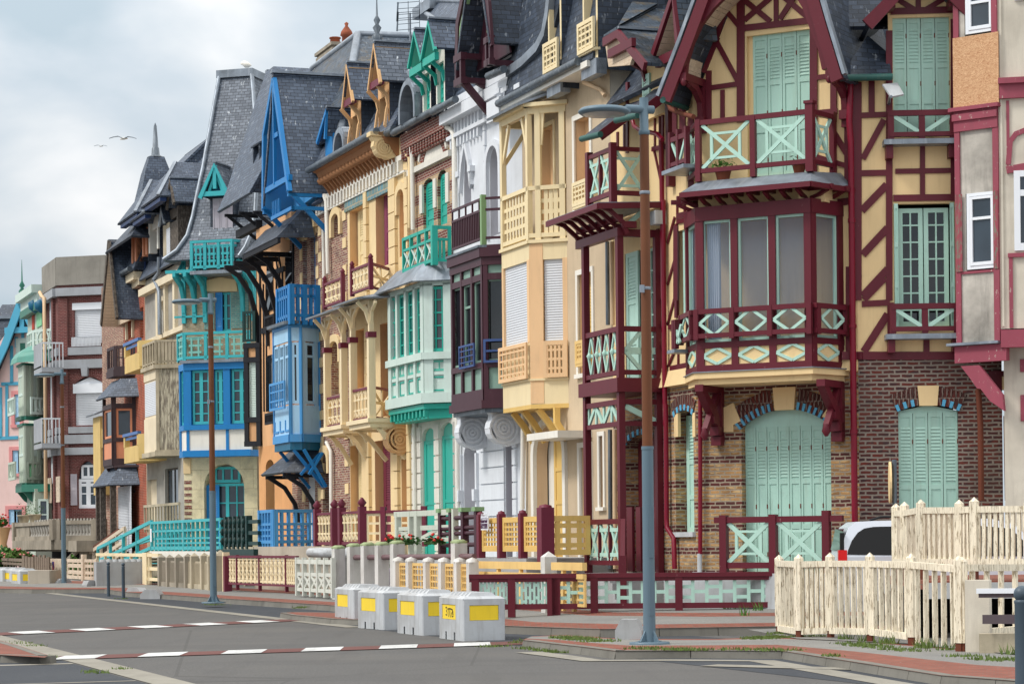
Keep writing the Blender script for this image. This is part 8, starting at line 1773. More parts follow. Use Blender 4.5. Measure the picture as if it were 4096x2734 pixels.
zb3=gr_[1]-.55; b.box(R,gl_[0]+.8,gr_[0]-.0,gd_-.2,gd_-.1,zb3,zb3+.12); b.box(R,gr_[0]-.1,gr_[0],-.3,gd_-.1,zb3,zb3+.12)
for k in range(5): a=gl_[0]+.9+k*.22; b.box(R,a,a+.06,gd_-.17,gd_-.12,zb3,zb3+.6)
b.build('gable_timber','blue',hb)
# main roof of the pair
L8=[(420,1015,1.3),(480,880,.95),(545,680,.4),(600,520,-.1),(660,330,-.7),(727,140,-1.3)]
Lp_=[(*R.at(x,y,d,'B'),d) for x,y,d in L8]; b=MB(); RX=(625,712,722,740,755,775); aR=[Ar('B',x,y+ (0 if y<900 else -20),d) for x,(_,y,d) in zip(RX,L8)]
for (a,z,d),(a2,z2,d2),r0,r1 in zip(Lp_,Lp_[1:],aR,aR[1:]): b.slab([R.w(a,d,z),R.w(r0,d,z),R.w(r1,d2,z2),R.w(a2,d2,z2)],.1); b.slab([R.w(r0,d,z),R.w(r0,d-4,z),R.w(r1,d2-4,z2),R.w(r1,d2,z2)],.06)
zt8=Lp_[-1][1]; b.slab([R.w(gr_[0]-.1,.2,zeB+.1),R.w(bA1+.2,.2,zeB+.1),R.w(bA1+.2,-.8,zeB+1.2),R.w(gr_[0]-.1,-.8,zeB+1.2)],.1); mro=b.build('roof','slate',hb)
MB().bar3(R.w(Lp_[-1][0],-1.3,zt8+.03),R.w(Lp_[-1][0],-4,zt8+.03),.3,.1).build('ridge','zinc',mro)
b=MB(); W3=lambda x,y,d:(lambda p:R.w(p[0],d,p[1]))(R.at(x,y,d,'D')); P1,P2,P3,P4=W3(-30,900,.1),W3(235,740,.2),W3(330,196,-2.2),W3(70,392,-1.8); q2=R.at(235,740,.2,'D'); q3=R.at(330,196,-2.2,'D')
b.slab([P1,P2,P4],.1); b.slab([P2,P3,P4],.1); b.slab([P2,R.w(q2[0],-5,q2[1]),R.w(q3[0]+.5,-4,q3[1]-.1),P3],.08); pv_=b.build('pavilion_roof','slate_moss',hb)
b=MB(); b.tube([P4,P3],.12,6); b.tube([P2,P3],.14,6); b.tube([P3,R.w(q3[0]+.5,-4,q3[1]-.05)],.12,6); b.build('hip_flashing','zinc',pv_)
b=MB(); r_=R.R(680,580,722,735,.55,'B'); b.box(R,r_[0],r_[0]+.08,.0,.75,r_[2],r_[3]); b.box(R,r_[1]-.08,r_[1],0,.75,r_[2],r_[3]); b.slab([R.w(r_[0]-.1,.8,r_[3]),R.w(r_[1]+.1,.8,r_[3]),R.w(r_[1]+.1,-.6,r_[3]+.5),R.w(r_[0]-.1,-.6,r_[3]+.5)],.06); b.build('roof_hatch','slate_dark',hb); MB().box(R,r_[0]+.08,r_[1]-.08,.5,.55,r_[2],r_[3]).build('hatch_opening','interior',hb)
b=MB()
for x,y in ((520,1020),(610,1005),(700,1000)): a=Ar('B',x,y,.9); sb=Pl(R.xy(a),R.n); z=Zr('B',x,y+10,.9); b.bar(sb,(.0,z-.9),(1.1,z-.05),.1,-.05,.05); b.box(sb,0,1.2,-.05,.05,z-.1,z)
b.box(R,Ar('B',540,1110,.6),Ar('B',670,1110,.6),.4,.62,Zr('B',620,1140,.6),Zr('B',620,1090,.6)); b.build('rafter','tar_timber',hb)
# small blue dormer on the cream house roof
l,a,r_=dormer(hb,R,'B',(1045,565),(1105,360),(1095,540),.6,-1.2,'slate','blue',.14,None); x0,x1=Ar('B',1092,620,.35),Ar('B',1125,620,.35); b=MB(); b.box(R,l[0]+.1,r_[0]+.1,.1,.35,Zr('B',1110,740,.35),r_[1]+.1); b.build('dormer_front','blue',hb)
# narrow dark bay between the houses
SO=R.sub(Ar('C',497,600,.5),.5,Ar('C',577,600,.05),.05); zso=lambda y,x=575:R.Zz(x,y,.05,'C')
t=MB(); 
for a in (.06,SO.len-.08): t.box(SO,a-.08,a+.09,-.1,.05,zso(890),zso(360))
for y in (365,440,755,880): t.box(SO,-.03,SO.len+.02,-.1,.06,zso(y)-.09,zso(y)+.09)
t.build('side_bay_frame','tar_timber',hb); b=MB(); b.box(SO,.1,SO.len-.1,-.1,-.02,zso(430),zso(370)); b.box(SO,.1,SO.len-.1,-.1,-.02,zso(875),zso(765)); b.build('side_bay_panel','orange_render',hb); roller(hb,SO,(.12,SO.len-.1,zso(750),zso(450)),-.05,'ivory',.06)
b=MB(); lattice(b,SO,(-.05,SO.len-.15,zso(345),zso(185)),.05,4,0,.04,.04,.09); b.build('side_bay_railing','bottle_green',hb)
# porch roof with curved brackets over the orange door
pd=1.2; pz=Zr('C',640,1035,pd); pa,pb2=Ar('C',578,1035,pd),Ar('C',690,1030,pd); b=MB(); P=[R.w(pa,pd,pz),R.w(pb2,pd,pz),R.w(pb2+.85,.05,pz),R.w(pa-.1,.05,pz)]; T=[R.w(pa+.6,.05,pz+1.0),R.w(pb2+.1,.05,pz+1.0)]
b.slab([P[0],P[1],T[1],T[0]],.08); b.slab([P[1],P[2],T[1]],.08); b.build('porch_roof','slate_dark',hb)
b=MB()
for a in (pb2-.1,pa+.5): sb=Pl(R.xy(a),R.n); b.strip(sb,[(.04,pz-1.6),(.15,pz-1.0),(.5,pz-.45),(1.05,pz-.1)],.13,-.06,.06); b.box(sb,0,1.15,-.05,.05,pz-.16,pz-.04)
b.build('porch_bracket','tar_timber',hb)
# terrace rails
z0,z1=Zr('C',655,1400,2.1),Zr('C',655,1222,2.1); fe=thing('terrace_railing','light blue terrace railing of open squares below the blue bay','railing',R.w(bA0,2.1,z0),'terrace railings of the houses')
b=MB(); a0_,am,a1_=Ar('C',578,1310,2.1),Ar('C',652,1310,2.1),Ar('C',652,1310,2.1)+.1; BS2=R.sub(am,2.1,Ar('C',866,1310,.6),.6)
for p,l,q,d,n in ((R,a0_,am,2.1,5),(BS2,0,BS2.len,0,6)):
    b.box(p,l,q,d-.05,d+.05,z1-.1,z1); b.box(p,l,q,d-.04,d+.04,z1-.5,z1-.42); b.box(p,l,q,d-.05,d+.05,z0,z0+.1)
    for k in range(n+1): a=l+(q-l)*k/n; w_=.08 if k in (0,n) else .045; b.box(p,a-w_,a+w_,d-w_,d+w_,z0-.1,z1-.003)
    for k in range(2): z=z0+(z1-.5-z0)*(k+1)/3+.05; b.box(p,l,q*.75+l*.25,d-.035,d+.035,z-.03,z+.03)
b.build('rail','blue_mid',fe)
b=MB(); b.box(R,oA0,bA1,.02,2.25,z0-.35,z0-.1); b.box(R,oA0,bA1,.02,.9,.15,z0-.36)
for k in range(4): a=oA0+.8+(bA1-oA0-1.2)*k/3; b.box(R,a-.12,a+.12,1.6,1.9,.15,z0-.36)
tag(b.build('terrace','old_concrete_pale'),'concrete terrace on short piers below the blue bay house','terrace')
z0,z1=Zr('C',515,1420,2.2),Zr('C',515,1255,2.2); fe=thing('terrace_railing','black green terrace railing with heavy studded uprights','railing',R.w(oA0,2.2,z0),'terrace railings of the houses')
b=MB(); l,q=Ar('C',382,1340,2.2),Ar('C',572,1340,2.2)
for k in range(7): a=l+(q-l)*.72*k/6; b.box(R,a-.1,a+.1,2.1,2.3,z0-.05,z1); 
for f in (.12,.45,.8): b.box(R,l,q,2.16,2.36 if f<0 else 2.26,z0+(z1-z0)*f-.06,z0+(z1-z0)*f+.06)
for k in range(6): a=l+(q-l)*.72*(k+.5)/6; [b.lathe(*R.xy(a,2.3),[(.02,z0+(z1-z0)*f-.12),(.09,z0+(z1-z0)*f),(.02,z0+(z1-z0)*f+.12)],6) for f in (.2,.5,.8)]
b.box(R,l-.1,q,1.2,2.4,z0-.35,z0-.06); b.build('rail','bottle_green',fe)
# ================= turquoise house with the tall slate roof
mt('turquoise',paint,(64,182,190),.5,.35,(60,130,130)); mt('pale_brick',brickm,(196,178,140),(170,150,118),(186,178,164),.22,.072,.012,(206,190,156)); mt('turq_brick',brickm,(110,176,168),(90,150,150),(170,180,170),.22,.072,.012); mt('cream_ashlar',brickm,(240,228,190),(232,220,182),(206,192,156),1.1,.75,.012,None,None,0,.8,.3); mt('lilac_grey',paint,(186,180,190),.6,.3); mt('sea_green',paint,(130,196,186),.5,.35)
P8=Pl(R.xy(Ar('Z',420,900,1.0),1.0),(.95,-.3)); w8=P8.A(588,900,0,'Z'); h8=thing('house','turquoise trimmed house with blue bay window and very tall slate roof','house',(*P8.xy(w8/2),.2),'terraced seafront houses')
c8=lambda x,y,d=0:P8.at(x,y,d,'C'); z8=lambda y,d=0:P8.Zz(400,y,d,'C'); a8=lambda x,d=0,y=700:P8.A(x,y,d,'C')
d8=(a8(278),a8(488),ZT,z8(985),.9); uw8=(a8(345),a8(428),z8(295),z8(88)); zg8=z8(950); zt8b=P8.Zz(400,1395,0,'B')
b=MB(); b.wall(P8,0,w8,ZB,zg8,[d8],0,.4,12); b.build('ground_floor_wall','cream_ashlar',h8)
b=MB(); b.wall(P8,0,w8,zg8,zt8b+.1,[uw8],0,.2); b.build('upper_wall','pale_brick',h8); b=MB(); b.box(P8,uw8[1]+.03,uw8[1]+.75,-.02,.03,z8(280),z8(90)); b.box(P8,uw8[0]-.45,uw8[0]-.03,-.02,.03,z8(280),z8(90)); b.build('turquoise_brick','turq_brick',h8)
b=MB(); b.box(P8,.05,w8-.05,-8,-.6,ZB,zt8b+.5); b.box(P8,0,.04,-8,-.01,ZB,zt8b); b.build('core_wall','pale_wall',h8)
window(h8,P8,(d8[0]+.05,d8[1]-.05,d8[2],d8[3]-.75),-.3,'turquoise',4,4,.1,.05,'glass',mullion=.14); window(h8,P8,(d8[0]+.3,d8[1]-.3,d8[3]-.72,d8[3]-.1),-.32,'turquoise',3,1,.1,.08,'glass'); shutter(h8,P8,(d8[0],d8[0]+.55,d8[2],d8[3]-.8),-.22,'blue',1,(.3,.95),1)
window(h8,P8,(uw8[0]+.12,uw8[1],uw8[2],uw8[3]),-.12,'turquoise',2,3,.09,.05,'glass',mullion=.12); shutter(h8,P8,(uw8[0],uw8[0]+.3,uw8[2],uw8[3]),-.05,'blue',1,(.1,.95),1)
b=MB(); q=[c8(x,y) for x,y in ((290,85),(460,85),(452,25),(372,12),(298,28))]; b.prism(P8,q,-.02,.06); b.box(P8,0,.3,-.02,.05,zg8-.6,zg8); b.build('lintel','cream_stone',h8)
b=MB()
for k in range(15): z=ZB+.4+k*.24; b.box(P8,.02,.32,-.02,.02,z,z+.12)
b.build('brick_quoin','red_brick',h8)
D8=.75; bl8,br8=a8(188,D8),w8+.1; zq8=lambda y:z8(y,D8); wnd8=[(a8(222,D8),a8(312,D8)),(a8(340,D8),a8(396,D8)),(a8(428,D8),a8(494,D8)+.25)]
p=MB(); p.box(P8,bl8,br8,D8-.1,D8,zq8(915),zq8(805)); p.build('bay_panel','white_trim',h8)
b=MB(); b.box(P8,bl8-.1,br8,-.0,D8+.12,zq8(945),zq8(912)); b.box(P8,bl8-.05,br8,-.02,D8+.1,zq8(805),zq8(778)); b.box(P8,bl8-.05,br8,-.02,D8+.1,zq8(490),zq8(455)); sl8=P8.sub(bl8-.6,.0,bl8,D8); b.box(sl8,0,sl8.len,-.1,.05,zq8(945),zq8(912)); b.box(sl8,0,sl8.len,-.1,.05,zq8(805),zq8(778)); b.box(sl8,0,sl8.len,-.1,.05,zq8(490),zq8(455)); b.box(sl8,.0,.15,-.1,.04,zq8(912),zq8(455))
for x,w_ in ((198,.16),(325,.1),(404,.14)): a=a8(x,D8); b.box(P8,a-w_,a+w_,D8-.1,D8+.06,zq8(805),zq8(490)); b.box(P8,a-.06,a+.06,D8-.05,D8+.03,zq8(915),zq8(805))
b.build('bay_frame','blue',h8); MB().box(sl8,.15,sl8.len,-.08,-.02,zq8(912),zq8(805)).build('bay_panel','white_trim',h8)
for l,q in wnd8: window(h8,P8,(l,q,zq8(775),zq8(492)),D8-.03,'turquoise',2,5,.09,.045,'glass',mullion=.14)
window(h8,sl8,(.2,sl8.len-.05,zq8(775),zq8(492)),-.03,'turquoise',1,5,.08,.04,'glass')
def h_rail(name,pl,l,q,d,z0,z1,n,mat,m2=None):
    b=MB(); x=MB(); b.box(pl,l,q,d-.06,d+.06,z1-.1,z1); b.box(pl,l,q,d-.05,d+.05,z0,z0+.1)
    for k in range(n+1):
        a=l+(q-l)*k/n; b.box(pl,a-.06,a+.06,d-.05,d+.05,z0-.05,z1-.004)
        if k<n:
            s=(q-l)/n; 
            for f in (.33,.66): x.box(pl,a+s*f-.035,a+s*f+.035,d-.03,d+.03,z0+.1,z1-.1-(z1-z0)*.12)
            for f in (.25,.5,.75): x.box(pl,a+s*.2*(1 if f==.5 else 1),a+s*(.8 if f==.5 else .8),d-.026,d+.026,z0+(z1-z0)*f-.04,z0+(z1-z0)*f+.04)
            x.box(pl,a+.05,a+s-.05,d-.03,d+.026,z1-.1-(z1-z0)*.16,z1-.1-(z1-z0)*.08)
    o=b.build(name,mat,h8); x.build('lattice',m2 or mat,o)
h_rail('balcony_rail',P8,bl8,br8-.05,D8+.05,zq8(432),zq8(292),3,'turquoise','sea_green'); h_rail('balcony_rail',sl8,0,sl8.len,.05,zq8(432),zq8(292),1,'turquoise','sea_green')
MB().box(P8,bl8-.15,br8,0,D8+.2,zq8(455),zq8(440)).build('balcony_floor','zinc',h8)
# upper balcony carried on curved brackets
D9=1.0; zB=lambda y,d=D9:P8.Zz(400,y,d,'B'); aB=lambda x,d=D9,y=1280:P8.A(x,y,d,'B'); u0,u1=aB(262),aB(515)
h_rail('balcony_rail',P8,u0,u1,D9,zB(1365),zB(1190),3,'turquoise'); us8=P8.sub(u1,D9,u1+.35,.1); h_rail('balcony_rail',us8,0,us8.len,0,zB(1365),zB(1190),1,'turquoise')
b=MB(); b.box(P8,u0-.05,u1+.4,0,D9+.08,zB(1402),zB(1380)); b.build('balcony_floor','zinc',h8)
b=MB()
for a in (.1,u0+.1,u1-.0,w8-.05,.55): 
    sb=Pl(P8.xy(a),P8.n); z=zB(1400)+.05; hh=z-z8(190); b.strip(sb,[(.05,z-hh),(.08,z-hh*.6),(.3,z-hh*.25),(.9,z-.05)],[.16,.18,.2,.16],-.07,.07); b.box(sb,0,.1,-.08,.08,z-hh-.4,z+.6); b.bar(sb,(.05,z-hh*.75),(.45,z-hh*.1),.08,-.04,.04); b.box(sb,0,.95,-.06,.06,z-.1,z+.05); b.bar(sb,(.1,z+.5),(.75,z),.08,-.05,.05)
for l,q in ((-.3,u0+.1),(u1,w8)): b.box(P8,l,q,.7,.85,zB(1385),zB(1365)); b.box(P8,l,q,.0,.1,z8(215),z8(205))
b.build('balcony_bracket','turquoise',h8)
# the roof
LE=[(85,1320,1.0),(170,1262,.85),(235,1170,.5),(270,1050,.1),(300,900,-.2),(335,740,-.6),(390,430,-1.4),(436,175,-2.0)]
RE=[(560,1290,1.0),(600,1250,.85),(640,1160,.5),(660,1050,.1),(668,900,-.2),(672,740,-.6),(660,430,-1.4),(640,172,-2.0)]
Lq=[(*P8.at(x,y,d,'B'),d) for x,y,d in LE]; Rq=[(P8.A(x,y,d,'B'),l_[1],d) for (x,y,d),l_ in zip(RE,Lq)]
b=MB()
for (a,z,d),(a2,z2,d2),(c_,_,_),(c2,_,_) in zip(Lq,Lq[1:],Rq,Rq[1:]): b.slab([P8.w(a,d,z),P8.w(c_,d,z),P8.w(c2,d2,z2),P8.w(a2,d2,z2)],.1)
for (a,z,d),(a2,z2,d2) in zip(Rq,Rq[1:]): b.slab([P8.w(a,d,z),P8.w(a+.25,-4.5,z),P8.w(a2-.0,-4.0,z2),P8.w(a2,d2,z2)],.06)
for (a,z,d),(a2,z2,d2) in zip(Lq,Lq[1:]): b.slab([P8.w(a,d,z),P8.w(a2,d2,z2),P8.w(a2,-4.,z2),P8.w(a-.1,-4.5,z)],.06)
r8=b.build('roof','slate_pale',h8)
b=MB(); zt_=Lq[-1][1]; b.box(P8,Lq[-1][0]-.1,Rq[-1][0]+.06,-4,-1.9,zt_-.02,zt_+.28); b.build('ridge','zinc',r8)
for Q in (Lq,Rq): MB().tube([P8.w(a,d+.03,z+.03) for a,z,d in Q],.09,6).build('hip_flashing','zinc',r8)
l,a,r_=dormer(h8,P8,'B',(312,915),(402,705),(490,903),.75,-1.2,'slate_pale','turquoise',.17,None)
b=MB(); b.box(P8,l[0]+.1,r_[0]-.1,.6,.74,l[1]-.02,l[1]+.16); b.bar(P8,(a[0],a[1]-.1),(a[0],a[1]-1.0),.14,.62,.74); b.bar(P8,(a[0]-.3,l[1]+.1),(a[0],l[1]+.9),.1,.55,.65); b.bar(P8,(a[0]+.3,l[1]+.1),(a[0],l[1]+.9),.1,.55,.65); b.build('dormer_timber','turquoise',h8); MB().prism(P8,[(l[0]+.2,l[1]),(r_[0]-.2,l[1]),(a[0],a[1]-.3)],.3,.4).build('gable_panel','petrol',h8)
sr=P8.R(395,925,520,1195,.35,'B'); shutter(h8,P8,sr,.35,'lilac_grey',3,(.8,.97),1); b=MB(); b.box(P8,sr[0]-.12,sr[1]+.1,-.8,.33,sr[2]-.1,sr[3]+.05); b.build('dormer_cheek','slate_dark',h8)
gu=thing('seagull','white gull sitting on the tall slate roof ridge','bird',P8.w(P8.A(610,128,-2.2,'B'),-2.2,zt_+.28)); b=MB(); b.tube([P8.w(P8.A(600,130,-2.2,'B')+k*.11-.2,-2.2,zt_+.45+dz) for k,dz in enumerate((.08,.1,.03,.0,-.02))],[.04,.1,.13,.1,.02],8); b.build('body','white_trim',gu)
# turquoise stair and terrace railing
dS=2.3; zt9,zt0=Zr('A',640,1238,dS),Zr('A',640,1355,dS); st=thing('staircase','turquoise open stair and landing railing rising to the blue doors','staircase',R.w(Ar('A',640,1300,dS),dS,.2))
aT,aE_=Ar('A',635,1300,dS),Ar('A',925,1300,dS); b=MB(); b.box(R,aT,aE_,dS-.06,dS+.06,zt9-.1,zt9); b.box(R,aT,aE_,dS-.05,dS+.05,zt9-.42,zt9-.34); b.box(R,aT,aE_,dS-.05,dS+.05,zt0,zt0+.12)
n=16
for k in range(n+1): a=aT+(aE_-aT)*k/n; w_=.1 if k%8==0 else .05; b.box(R,a-w_,a+w_,dS-.05,dS+.05,zt0-.05,zt9-.005)
for f in (.3,.55): b.box(R,aT+1,aE_,dS-.04,dS+.04,zt0+(zt9-.4-zt0)*f,zt0+(zt9-.4-zt0)*f+.07)
fl0=R.at(410,1350,dS,'A'); fl1=(aT,zt9)
for dz in (0,-.55,-1.0): b.bar(R,(fl0[0],fl0[1]+dz),(fl1[0],fl1[1]+dz),.13,dS-.05,dS+.05); b.bar(R,(fl0[0]+1.0,fl0[1]+dz+.1),(fl1[0],fl1[1]+dz-.35),.1,dS-1.3,dS-1.2)
for f in (0,.25,.5,.75): a=fl0[0]+(fl1[0]-fl0[0])*f; z=fl0[1]+(fl1[1]-fl0[1])*f; b.box(R,a-.07,a+.07,dS-.06,dS+.06,max(.2,z-1.6),z)
b.build('rail','turquoise',st); b=MB(); b.box(R,aT,aE_,.3,dS+.1,zt0-.3,zt0-.06); b.build('landing','white_trim',st)
b=MB()
for k in range(8): f=k/8; a=fl0[0]+(aT-fl0[0])*f; b.box(R,a,a+(aT-fl0[0])/8+.1,dS-1.3,dS-.1,.25+(zt0-.4)*f,.32+(zt0-.4)*f)
b.build('tread','old_concrete_pale',st)
b=MB(); b.box(R,Ar('A',400,1300,.5)-6,aE_,-.1,.25,.1,zt0-.1); tag(b.build('retaining_wall','old_concrete_pale'),'pale retaining wall behind the turquoise stair','wall')
nb=thing('notice','small pale notice fixed on the turquoise landing railing','notice',R.w(aT+.15,dS+.08,zt0+.5)); MB().box(R,aT+.05,aT+.32,dS+.065,dS+.08,zt0+.3,zt0+.8).build('sheet','pvc',nb)
# ================= weathered grey house with peeling bay
mt('peeling_board',boards,(204,196,174),(130,122,110),.13,True,(74,62,50)); mt('grey_stone',plaster,(176,172,164),(96,92,86),.6,.9,40,.4); mt('ochre',paint,(222,192,124),.7,.6,(170,120,60),chip=(190,140,90),chipamt=.04); mt('orange_brick',brickm,(182,84,54),(160,66,44),(190,150,130),.22,.072,.01); mt('ivory_stone',plaster,(232,218,190),(170,150,120),.35,.85,50,.2); mt('salmon',paint,(226,150,112),.6,.3); mt('navy',paint,(26,52,98),.5,.3); mt('grey_timber',woodm,(120,112,102),(80,72,66),.5); mt('blue_paint_rail',paint,(84,120,176),.55,.4)
def cant(c,xL,xF,xW,y,D=.9):
    aF=Ar(c,xF,y,D); return Ar(c,xL,y,D),aF,R.sub(aF,D,Ar(c,xW,y,0),0)
g0=Ar('Z',335,900); g1_=Ar('Z',420,900)+1.2; h9=thing('house','weathered grey house with peeling boarded bay and balcony','house',(*R.xy((g0+g1_)/2),.2),'terraced seafront houses')
ze9=Zr('T',420,1010,.2); zA=lambda y,x=655,d=.9:Zr('A',x,y,d)
gw9=(Ar('A',690,1100),Ar('A',745,1100),ZT,Zr('A',745,1010)); gw8=(Ar('A',612,1100),Ar('A',655,1100),ZT,Zr('A',655,1060))
b=MB(); b.wall(R,g0,g1_,ZB,ze9,[gw9,gw8],0,.2); b.build('wall','grey_stone',h9); body(h9,g0,g1_,ze9-.3); window(h9,R,gw9,-.12,'grey_timber',2,2); MB().box(R,gw8[0],gw8[1],-.25,-.18,gw8[2],gw8[3]).build('door','ivory_stone',h9)
aL,aF,S9=cant('A',602,655,757,780); b=MB(); b.box(R,aL,aF,.0,.9,zA(945),zA(800)); b.box(R,aL,aF,.0,.86,zA(800),zA(640)); b.box(R,aL,aF,0,.9,zA(640),zA(595)); b.build('bay_front','ivory_stone',h9); roller(h9,R,(aL+.1,aF-.1,zA(790),zA(648)),.87,'roller_white',.07)
b=MB(); b.box(S9,0,S9.len,-.4,.0,zA(955),zA(595)); b.build('bay_side','peeling_board',h9); b=MB(); b.box(S9,-.05,S9.len+.05,-.5,.1,zA(965),zA(940)); b.box(S9,-.05,S9.len+.05,-.5,.12,zA(598),zA(582)); b.box(R,aL-.05,aF+.05,0,1.0,zA(965),zA(945)); b.box(R,aL-.05,aF+.05,0,1.02,zA(598),zA(582)); b.box(S9,-.02,.12,-.1,.03,zA(945),zA(595)); b.build('bay_trim','old_concrete_pale',h9)
b=MB()
for p,l,q,d,n in ((R,aL,aF,.9,5),(S9,0,S9.len,0,7)):
    b.box(p,l,q,d-.05,d+.05,zA(478)-.1,zA(478)); b.box(p,l,q,d-.04,d+.04,zA(572),zA(566))
    for k in range(n+1): a=l+(q-l)*k/n; b.box(p,a-.06,a+.06,d-.04,d+.04,zA(580),zA(478)-.02)
b.build('balcony_rail','old_concrete_pale',h9)
b=MB(); 
for x in (668,700,740): a=Ar('A',x,350); b.box(R,a-.2,a+.2,-.02,.15,zA(470,655,0),ze9-.6)
b.box(R,g0,g1_,-.02,.3,ze9-.7,ze9-.4); b.strip(R,arc((Ar('A',690,330),Zr('A',690,350)),.45,180,0,8),.2,-.02,.12); b.box(R,g0,g1_,-.02,.2,zA(470,655,0)-.2,zA(470,655,0)); b.build('stone_trim','ivory_stone',h9); mansard(h9,g0,g1_+.3,ze9,Zr('T',600,330,-2.5),.3,-2.4,'slate',True,None,-4)
l,a,r_=dormer(h9,R,'T',(462,572),(485,370),(512,532),.8,-2.0,'slate','grey_timber',.16,None); b=MB(); x0,x1=Ar('T',485,700,.4),Ar('T',545,700,.4); z0=Zr('T',530,870,.4); b.wall(R,x0,x1,z0,r_[1],[(x0+.2,x1-.3,z0+1.2,r_[1]-.4)],.4,.3); b.box(R,x0+.1,x1-.1,.0,.1,z0,r_[1]); b.box(R,x1-.05,x1,-2,.39,z0,r_[1]); b.build('dormer_front','grey_timber',h9)
l2,a2,r2=dormer(h9,R,'T',(408,690),(425,555),(445,665),.7,-1.5,'slate','zinc',.12,None); b=MB(); b.box(R,Ar('T',440,800,.4),Ar('T',488,800,.4),.0,.4,Zr('T',470,910,.4),r2[1]); b.build('dormer_front','old_concrete_pale',h9); roller(h9,R,(Ar('T',462,800,.42),Ar('T',488,800,.42),Zr('T',488,900,.42),Zr('T',488,710,.42)),.41,'roller_white',.07)
wp(R,'T',.3,[(413,920),(412,1030),(375,1075),(400,1120),(413,1160),(418,1460)],.09,'downpipe','zinc',h9)
# ================= orange brick house with yellow balconies and a pointed roof
k0=Ar('Z',285,900); k1=g0-.02; h10=thing('house','orange brick and ivory house with yellow balconies and pointed roof spire','house',(*R.xy((k0+k1)/2),.2),'terraced seafront houses')
ze10=Zr('T',410,915,.5); kA=Ar('T',312,1250); nw=(Ar('T',195,1350),Ar('T',232,1350),Zr('T',232,1480),Zr('T',215,1230),.6); nw2=(Ar('T',280,1380),Ar('T',302,1380),Zr('T',302,1480),Zr('T',292,1270)); nw3=(Ar('T',322,1380),Ar('T',342,1380),Zr('T',342,1480),Zr('T',342,1255)); nw4=(Ar('T',362,1360),Ar('T',398,1360),Zr('T',398,1480),Zr('T',398,1210))
zc10=Zr('T',312,1115); b=MB(); b.wall(R,k0,kA,ZB,zc10,[nw,nw2],0,.25); b.build('brick_wall','orange_brick',h10); b=MB(); b.wall(R,kA,k1,ZB,zc10,[nw3,nw4],0,.3); b.wall(R,k0,k1,zc10,ze10,[],.03); b.build('wall','ivory_stone',h10); body(h10,k0,k1,ze10-.2)
for r_ in (nw,nw2,nw3,nw4): MB().box(R,r_[0],r_[1],-.3,-.24,r_[2],r_[3]).build('window','ivory_stone',h10)
b=MB(); b.box(R,k0,k1,-.02,.5,ze10-.35,ze10); b.box(R,k0,k1,-.02,.25,zc10,zc10+.3); hw=(nw[1]-nw[0])/2; b.strip(R,[(nw[0]-.1,nw[2])]+arc(((nw[0]+nw[1])/2,nw[3]-.5),hw+.15,180,0,8,.8)+[(nw[1]+.1,nw[2])],.2,-.02,.1)
for a in (k0+.3,kA,k1-.3): b.box(R,a-.2,a+.2,-.02,.3,zc10,ze10-.3)
b.build('cornice','ivory_stone',h10); b=MB()
for l,q in ((k0+.6,kA-.4),(kA+.3,k1-.5)): 
    for k in range(6): a=l+(q-l)*k/5; b.box(R,a-.09,a+.09,.0,.06,zc10+.5,zc10+1.0)
b.build('frieze_tile','navy',h10)
for xL,xF,xW,yt,yb in ((520,582,605,472,600),(518,580,606,862,985)):
    l,q=Ar('A',xL,yt,1.0),Ar('A',xF,yt,1.0); z0,z1=Zr('A',xF,yb,1.0),Zr('A',xF,yt,1.0); zm=z0+(z1-z0)*.55; b=MB(); b.slab([R.w(l,0,zm),R.w(l,1.0,zm),R.w(q,1.0,zm),R.w(q+.9,0,zm)],zm-z0); b.box(R,q-.35,q,.8,1.02,zm,z1-.1); b.box(R,l,l+.3,.8,1.02,zm,z1-.1); b.build('balcony','ochre',h10)
    S=R.sub(q,1.0,q+.9,0); b=MB(); b.box(S,0,S.len,-.15,.04,z0+.1,z1-.1); b.build('balcony_side','ochre',h10); b=MB(); b.box(R,l-.05,q+.02,.9,1.06,z1-.1,z1+.03); b.box(R,l,q,.92,.98,zm+.3,zm+.42); b.build('balcony_rail','blue_paint_rail',h10)
MB().tube([R.w(k0-.2,.65,ze10+.1),R.w(k1,.65,ze10+.1)],.12,8).build('roof_gutter','zinc_dark',h10); mansard(h10,k0,k1+.2,ze10+.05,Zr('T',330,470,-1.5),.55,-1.4,'slate',False,None,-3)
